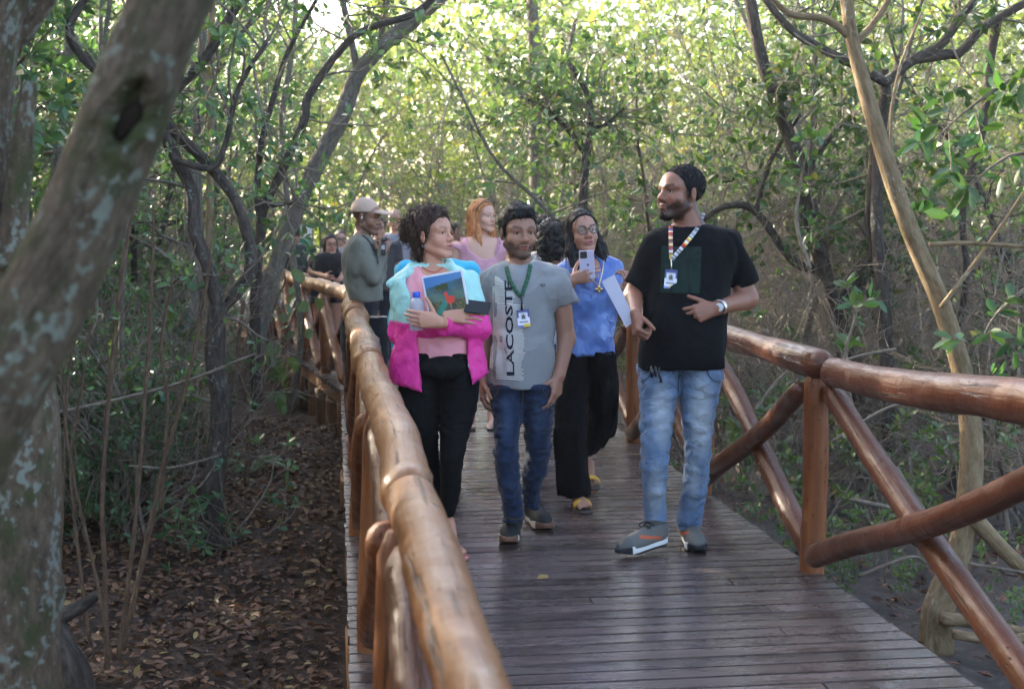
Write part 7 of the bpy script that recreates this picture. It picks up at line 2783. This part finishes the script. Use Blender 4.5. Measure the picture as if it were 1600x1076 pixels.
    # woman with white sunglasses pushed up
    p = bystander('black haired woman with white sunglasses pushed up on her hair', 11.4, 852, 1.53, (852, 361, 58, -6, 1.0), (0.38, 0.2, 0.14), tee('beige_top', (0.4, 0.36, 0.34)), m_cloth('dark_trousers_f', (0.02, 0.02, 0.03)), (long_hair(0.2, 0.076, 0.016, 0.0, 0.07, 9, r=0.032), MAT['hair_black'], 0.3), female=True)
    mb = MB()
    for sx in (-1, 1):
        th = np.linspace(0, 2 * math.pi, 21)
        tube(mb, np.array([head_pt(p.head, sx * 0.036 + 0.030 * math.cos(a), 0.070 + 0.020 * math.sin(a), 0.118 + 0.020 * math.sin(a)) for a in th]) - p.base, 0.006, 6, cap=False)
        tube(mb, catmull([head_pt(p.head, sx * 0.068, 0.06, 0.115), head_pt(p.head, sx * 0.09, 0.02, 0.08), head_pt(p.head, sx * 0.094, -0.01, 0.04)], 8) - p.base, 0.005, 6, cap=False)
    sg = obj('sunglasses', mb.mesh('sunglasses', MAT['white']), p.e)
    sg['kind'] = 'stuff'


people_back()
# ------------------------------------------------------------------ small growth and litter one can point at
def one_tube(name, pts, d, ra, rb, mat, label, cat, group=None, seed=1, sides=8, bump=0.1, base=None):
    P = px_path(pts, d, max(14, len(pts) * 6))
    k = FPX / np.array([depth_of(q) for q in P])
    mb = MB()
    tube(mb, P, np.linspace(ra, rb, len(P)) / k, sides, seed=seed, bump=bump, bfreq=5)
    b = P[0] if base is None else base
    o = obj(name, mb.mesh(name, mat, off=b))
    o.location = b
    return tag(o, label, cat, group)


def stems_left():
    r = np.random.default_rng(8)
    L = [([(168, 1045), (164, 900), (160, 770), (172, 600), (190, 430), (212, 300)], 4.6, 4.5, 2.5), ([(185, 1030), (202, 900), (216, 760), (228, 600), (236, 480), (240, 330)], 4.7, 4, 2),
         ([(192, 1015), (222, 880), (252, 740), (280, 640), (310, 520), (330, 400)], 4.9, 5, 2), ([(175, 1030), (150, 900), (118, 760), (100, 640), (96, 480)], 4.5, 3, 1.5),
         ([(140, 1000), (122, 860), (110, 720), (128, 600), (150, 470)], 5.2, 3, 1.5), ([(90, 940), (98, 800), (102, 660), (112, 540), (135, 400)], 5.0, 2.5, 1.5),
         ([(250, 800), (262, 640), (252, 540), (270, 430)], 6.6, 3, 2), ([(385, 760), (388, 640), (372, 560), (380, 470)], 9.4, 4, 3)]
    words = ['leftmost of the thin brown stems over the leaf litter', 'thin brown stem second from the left over the litter', 'thin brown stem bending right over the leaf litter', 'thin stem bending left beside the lichened trunk',
             'faint thin stem close to the lichened trunk', 'very thin upright stem against the lichened trunk', 'thin stem standing behind the brown sprouts', 'thin upright stem right of the dark forked tree']
    for i, (pts, d, a, b) in enumerate(L):
        root = tag(empty('sprout', at(*pts[0], d)), words[i], 'sapling', 'thin sprouts on the left')
        P = px_path(pts, d, 34)
        mb = MB()
        tube(mb, P, np.linspace(a, b, 34) * d / FPX, 6, seed=i, bump=0.1)
        A, B = [], []
        for k in range(9):
            j = r.integers(10, 33)
            v = unit(unit(P[j] - P[j - 1]) + r.normal(size=3) * 0.8)
            A.append(P[j]); B.append(P[j] + v * r.uniform(0.15, 0.5))
        obj('stem', mb.mesh('stem', MAT['vine'], off=np.array(root.location)), root)
        m2 = MB()
        sticks(m2, A, B, 0.0022, 0.0012)
        obj('twigs', m2.mesh('twigs', MAT['vine'], off=np.array(root.location)), root)['kind'] = 'stuff'
        Pq, Dq, Sq = whorls(np.array(B), np.array(B) - np.array(A), r, 3, 0.028)
        V, Fq = leaf_geo(Pq - np.array(root.location), Dq, Sq, 0.45, True, r)
        obj('leaves', mesh_np('leaves', V, Fq, MAT['leaf_dark']), root)['kind'] = 'stuff'
    one_tube('fallen_branch', [(60, 565), (120, 625), (170, 680), (235, 745)], 8.6, 9, 11, MAT['bark_lichen'], 'mossy fallen branch sloping down in the undergrowth, upper of two', 'branch', seed=31)
    one_tube('fallen_branch', [(85, 635), (140, 672), (190, 705), (238, 738)], 8.3, 8, 10, MAT['bark_lichen'], 'mossy fallen branch sloping down in the undergrowth, lower of two', 'branch', seed=32)
    one_tube('fallen_stick', [(88, 645), (200, 620), (300, 592), (400, 552)], 6.8, 3, 2, MAT['twig'], 'long thin stick slanting across the undergrowth on the left', 'stick', seed=33, sides=6)
    one_tube('fallen_stick', [(200, 728), (270, 730), (340, 712)], 7.6, 2, 1.5, MAT['twig'], 'pale thin stick lying by the forked tree', 'stick', seed=34, sides=6)
    st = tag(empty('broken_stump', gnd(118, 1075, -0.45)), 'dark broken stump with a bent arm in the lower left corner', 'stump')
    for nm, pts, a, b in (('stump_body', [(128, 1110), (118, 1050), (98, 1000), (88, 968)], 24, 15), ('stump_arm', [(88, 972), (105, 958), (130, 945), (152, 928)], 13, 8)):
        mb = MB()
        tube(mb, px_path(pts, 4.6, 20), np.linspace(a, b, 20) * 4.6 / FPX, 12, seed=12, bump=0.22, bfreq=9)
        obj(nm, mb.mesh(nm, MAT['bark_dark'], off=np.array(st.location)), st)


def fern(loc, n, L, label, seed):
    r = np.random.default_rng(seed)
    root = tag(empty('fern', loc), label, 'fern')
    for i in range(n):
        a = r.uniform(0, 6.28)
        out = np.array([math.cos(a), math.sin(a), 0])
        t = np.linspace(0, 1, 16)
        l = L * r.uniform(0.7, 1.1)
        C = out * (t * l * 0.8)[:, None] + UP * (l * (1.1 * t - 0.95 * t ** 2))[:, None]
        T = unit(np.gradient(C, axis=0))
        S_ = unit(np.cross(T, UP))
        P, D, Z = [], [], []
        for j in range(2, 16):
            for sx in (-1, 1):
                for q in (0, 0.5):
                    P.append(C[j] + T[j] * q * l / 16)
                    D.append(S_[j] * sx + T[j] * 0.45 - UP * 0.1)
                    Z.append(l * 0.24 * math.sin(math.pi * (0.12 + 0.88 * j / 16)) + 0.01)
        V, Fq = leaf_geo(np.array(P), np.array(D), np.array(Z), 0.22, False, r, upb=2.0)
        obj('frond', mesh_np('frond', V, Fq, MAT['leaf_dark']), root)


def leafy_bough(label, pts, d, n, size, seed, mat='leaf_near', r0=4, cat='branch', base=None, singles=True):
    """a bough near the camera whose leaves are big enough to tell apart"""
    r = np.random.default_rng(seed)
    P = px_path(pts, d, 40)
    root = tag(empty('leafy_bough', P[0]), label, cat)
    mb = MB()
    tube(mb, P, np.linspace(r0, 1.2, 40) * d / FPX, 6, seed=seed, bump=0.08)
    TA, TB = [], []
    for k in range(n):
        j = r.integers(8, 40)
        v = unit(unit(P[j] - P[j - 1]) * 0.7 + r.normal(size=3) * 0.7)
        TA.append(P[j]); TB.append(P[j] + v * r.uniform(0.06, 0.22))
    TA, TB = np.array(TA), np.array(TB)
    sticks(mb, TA, TB, 0.003, 0.002)
    obj('stem', mb.mesh('stem', MAT['twig'], off=np.array(root.location)), root)
    Pq, Dq, Sq = whorls(TB, TB - TA, r, 6, size, 1.2)
    for i in range(len(Pq)):
        V, Fq = leaf_geo(np.zeros((1, 3)), Dq[i:i + 1], Sq[i:i + 1], 0.44, True, r)
        o = obj('leaf', mesh_np('leaf', V, Fq, MAT[mat]), root)
        o.location = Pq[i] - np.array(root.location)
    return root


def right_growth():
    leafy_bough('bough of large glossy leaves hanging in from the upper right edge', [(1680, 40), (1600, 110), (1540, 150), (1490, 190), (1450, 230)], 5.2, 14, 0.095, 3)
    leafy_bough('lower bough of large leaves at the right edge', [(1680, 260), (1600, 240), (1550, 260), (1510, 300)], 5.4, 9, 0.09, 4)
    leafy_bough('rosette of bright leaves right of the man in black', [(1265, 420), (1245, 350), (1252, 280), (1262, 230)], 7.6, 8, 0.085, 5)
    leafy_bough('bough of leaves drooping by the tan trunk', [(1640, 420), (1580, 470), (1550, 500), (1520, 560)], 6.0, 8, 0.09, 6)
    leafy_bough('young plant with broad leaves behind the right railing post', [(1330, 640), (1320, 560), (1335, 500), (1340, 470)], 7.2, 7, 0.085, 7, cat='plant')
    r = np.random.default_rng(12)
    # sticks, roots and breathing roots in the mud
    words = ['behind the right railing', 'in the mud under the tan tree', 'lying by the railing post', 'at the right edge of the mud']
    L = [([(1180, 640), (1210, 600), (1236, 575)], 8.0), ([(1330, 780), (1420, 800), (1490, 830)], 7.0), ([(1515, 880), (1580, 890), (1660, 905)], 6.2), ([(1300, 690), (1380, 640), (1450, 620)], 7.8),
         ([(1400, 730), (1440, 790), (1480, 840)], 7.0), ([(1340, 900), (1420, 870), (1450, 880)], 6.4), ([(1560, 720), (1590, 800), (1640, 860)], 6.6), ([(1250, 600), (1330, 560), (1400, 545)], 8.4)]
    nm = ['short pale stick in the mud behind the man in black', 'stick lying beside the foot of the tan tree', 'pale stick at the lower right edge of the mud', 'thin stick crossing the mud behind the railing brace', 'slanting stick in the mud left of the tan tree', 'curved stick below the crossed braces', 'dark curved root right of the tan tree', 'long thin stick lying under the right handrail']
    for i, (pts, d) in enumerate(L):
        one_tube('fallen_stick', pts, d, r.uniform(2.5, 4), 2, MAT['twig' if i != 6 else 'bark_dark'], nm[i], 'stick', seed=50 + i, sides=6)
    n = 420
    x, y = r.uniform(2.5, 8.5, n), r.uniform(4.6, 13, n)
    z = ground_z(x, y)
    mb = MB()
    A = np.stack([x, y, z - 0.02], -1)
    B = A + np.stack([r.normal(0, 0.02, n), r.normal(0, 0.02, n), r.uniform(0.05, 0.2, n)], -1)
    sticks(mb, A, B, 0.006, 0.003)
    A = np.stack([x[::2], y[::2], z[::2] + 0.02], -1) + r.normal(size=(n // 2, 3)) * np.array([.3, .3, 0])
    B = A + r.normal(size=(n // 2, 3)) * np.array([.3, .3, 0.03])
    sticks(mb, A, B, 0.005, 0.003)
    tag(obj('breathing_roots', mb.mesh('breathing_roots', MAT['twig'])), 'thin roots and broken twigs sticking out of the dark mud', 'roots', kind='stuff')


def ivy():
    r = np.random.default_rng(21)
    root = tag(empty('climbing_vine', at(430, 600, 11.5)), 'climbing vine with heart shaped leaves at the far end of the railing', 'vine')
    mb = MB()
    P = px_path([(425, 600), (420, 520), (432, 470), (445, 440), (440, 410)], 11.4, 30)
    tube(mb, P, 0.008, 6, seed=2)
    P2 = px_path([(425, 600), (440, 555), (448, 520), (462, 485), (470, 470)], 11.5, 30)
    tube(mb, P2, 0.007, 6, seed=3)
    obj('stem', mb.mesh('stem', MAT['vine'], off=np.array(root.location)), root)
    Q = np.vstack([P, P2])
    for k in range(46):
        q = Q[r.integers(0, len(Q))] + r.normal(size=3) * 0.10
        V, Fq = leaf_geo(np.zeros((1, 3)), -UP + r.normal(size=(1, 3)) * 0.6 - FH * 0.3, np.array([r.uniform(0.09, 0.16)]), 0.85, True, r, upb=0.1)
        o = obj('leaf', mesh_np('leaf', V, Fq, MAT['leaf']), root)
        o.location = q - np.array(root.location)


def deck_leaves():
    r = np.random.default_rng(3)
    for (x, y, s, lb) in ((838, 905, 0.06, 'yellow leaf fallen on the boards in front of the walkers'), (741, 764, 0.06, 'small brown leaf on the boards beside the woman with the book')):
        q = gnd(x, y)
        V, Fq = leaf_geo(np.zeros((1, 3)), np.array([[0.9, 0.2, 0.08]]), np.array([s]), 0.5, True, r, upb=3)
        o = obj('fallen_leaf', mesh_np('fallen_leaf', V, Fq, m_plain('leaf_yellow', (0.24, 0.15, 0.04) if y > 800 else (0.2, 0.13, 0.06), 0.6)))
        o.location = (q[0], q[1], 0.006)
        tag(o, lb, 'leaf')


def sign_board():
    d = 19.5
    root = tag(empty('information_sign', at(472, 450, d)), 'white and green sign board on posts beyond the railing', 'sign')
    c = at(474, 372, d)
    k = d / FPX
    for nm, y0, y1, col in (('upper_panel', 352, 372, (0.8, 0.8, 0.78)), ('lower_panel', 372, 395, (0.02, 0.22, 0.15))):
        me = box_mesh(nm, 26 * k, 0.03, (y1 - y0) * k - 0.004, 0.004, m_plain('sign_' + nm, col, 0.5))
        o = obj(nm, me, root)
        o.location = at(474, (y0 + y1) / 2, d) - np.array(root.location)
        o.rotation_euler = (0, 0, -YAW)
    for x in (463, 485):
        mb = MB()
        A, B = at(x, 352, d + 0.05), at(x, 352, d + 0.05)
        A[2] = -0.5
        tube(mb, np.array([A, (A + B) / 2, B]), 0.04, 8)
        obj('post', mb.mesh('post', MAT['post'], off=np.array(root.location)), root)


stems_left()
for _i, (_x, _y, _n, _L, _lb) in enumerate(((215, 690, 9, 0.55, 'fern with long arching fronds left of the forked tree'), (130, 670, 8, 0.5, 'fern beside the lichened trunk'), (275, 655, 8, 0.5, 'fern just behind the forked tree'), (392, 742, 6, 0.4, 'low fern on the litter right of the forked tree'), (450, 630, 7, 0.38, 'small fern near the piles of the boardwalk'))):
    fern(gnd(_x, _y, -0.45), _n, _L, _lb, 40 + _i)
right_growth()
ivy()
deck_leaves()
sign_board()
# ------------------------------------------------------------------ damp air lit by the low sun
def haze():
    t = NT('haze')
    v = t.n('VolumePrincipled')
    v.inputs['Color'].default_value = (0.95, 0.97, 0.92, 1)
    v.inputs['Density'].default_value = 0.0013
    v.inputs['Anisotropy'].default_value = 0.55
    t.t.links.new(v.outputs[0], t.out.inputs['Volume'])
    me = box_mesh('haze', 320.0, 250.0, 16.0, 0.0, t.m)
    o = obj('haze', me)
    o.location = (0, 85, 6.2)
    tag(o, kind='stuff')


haze()
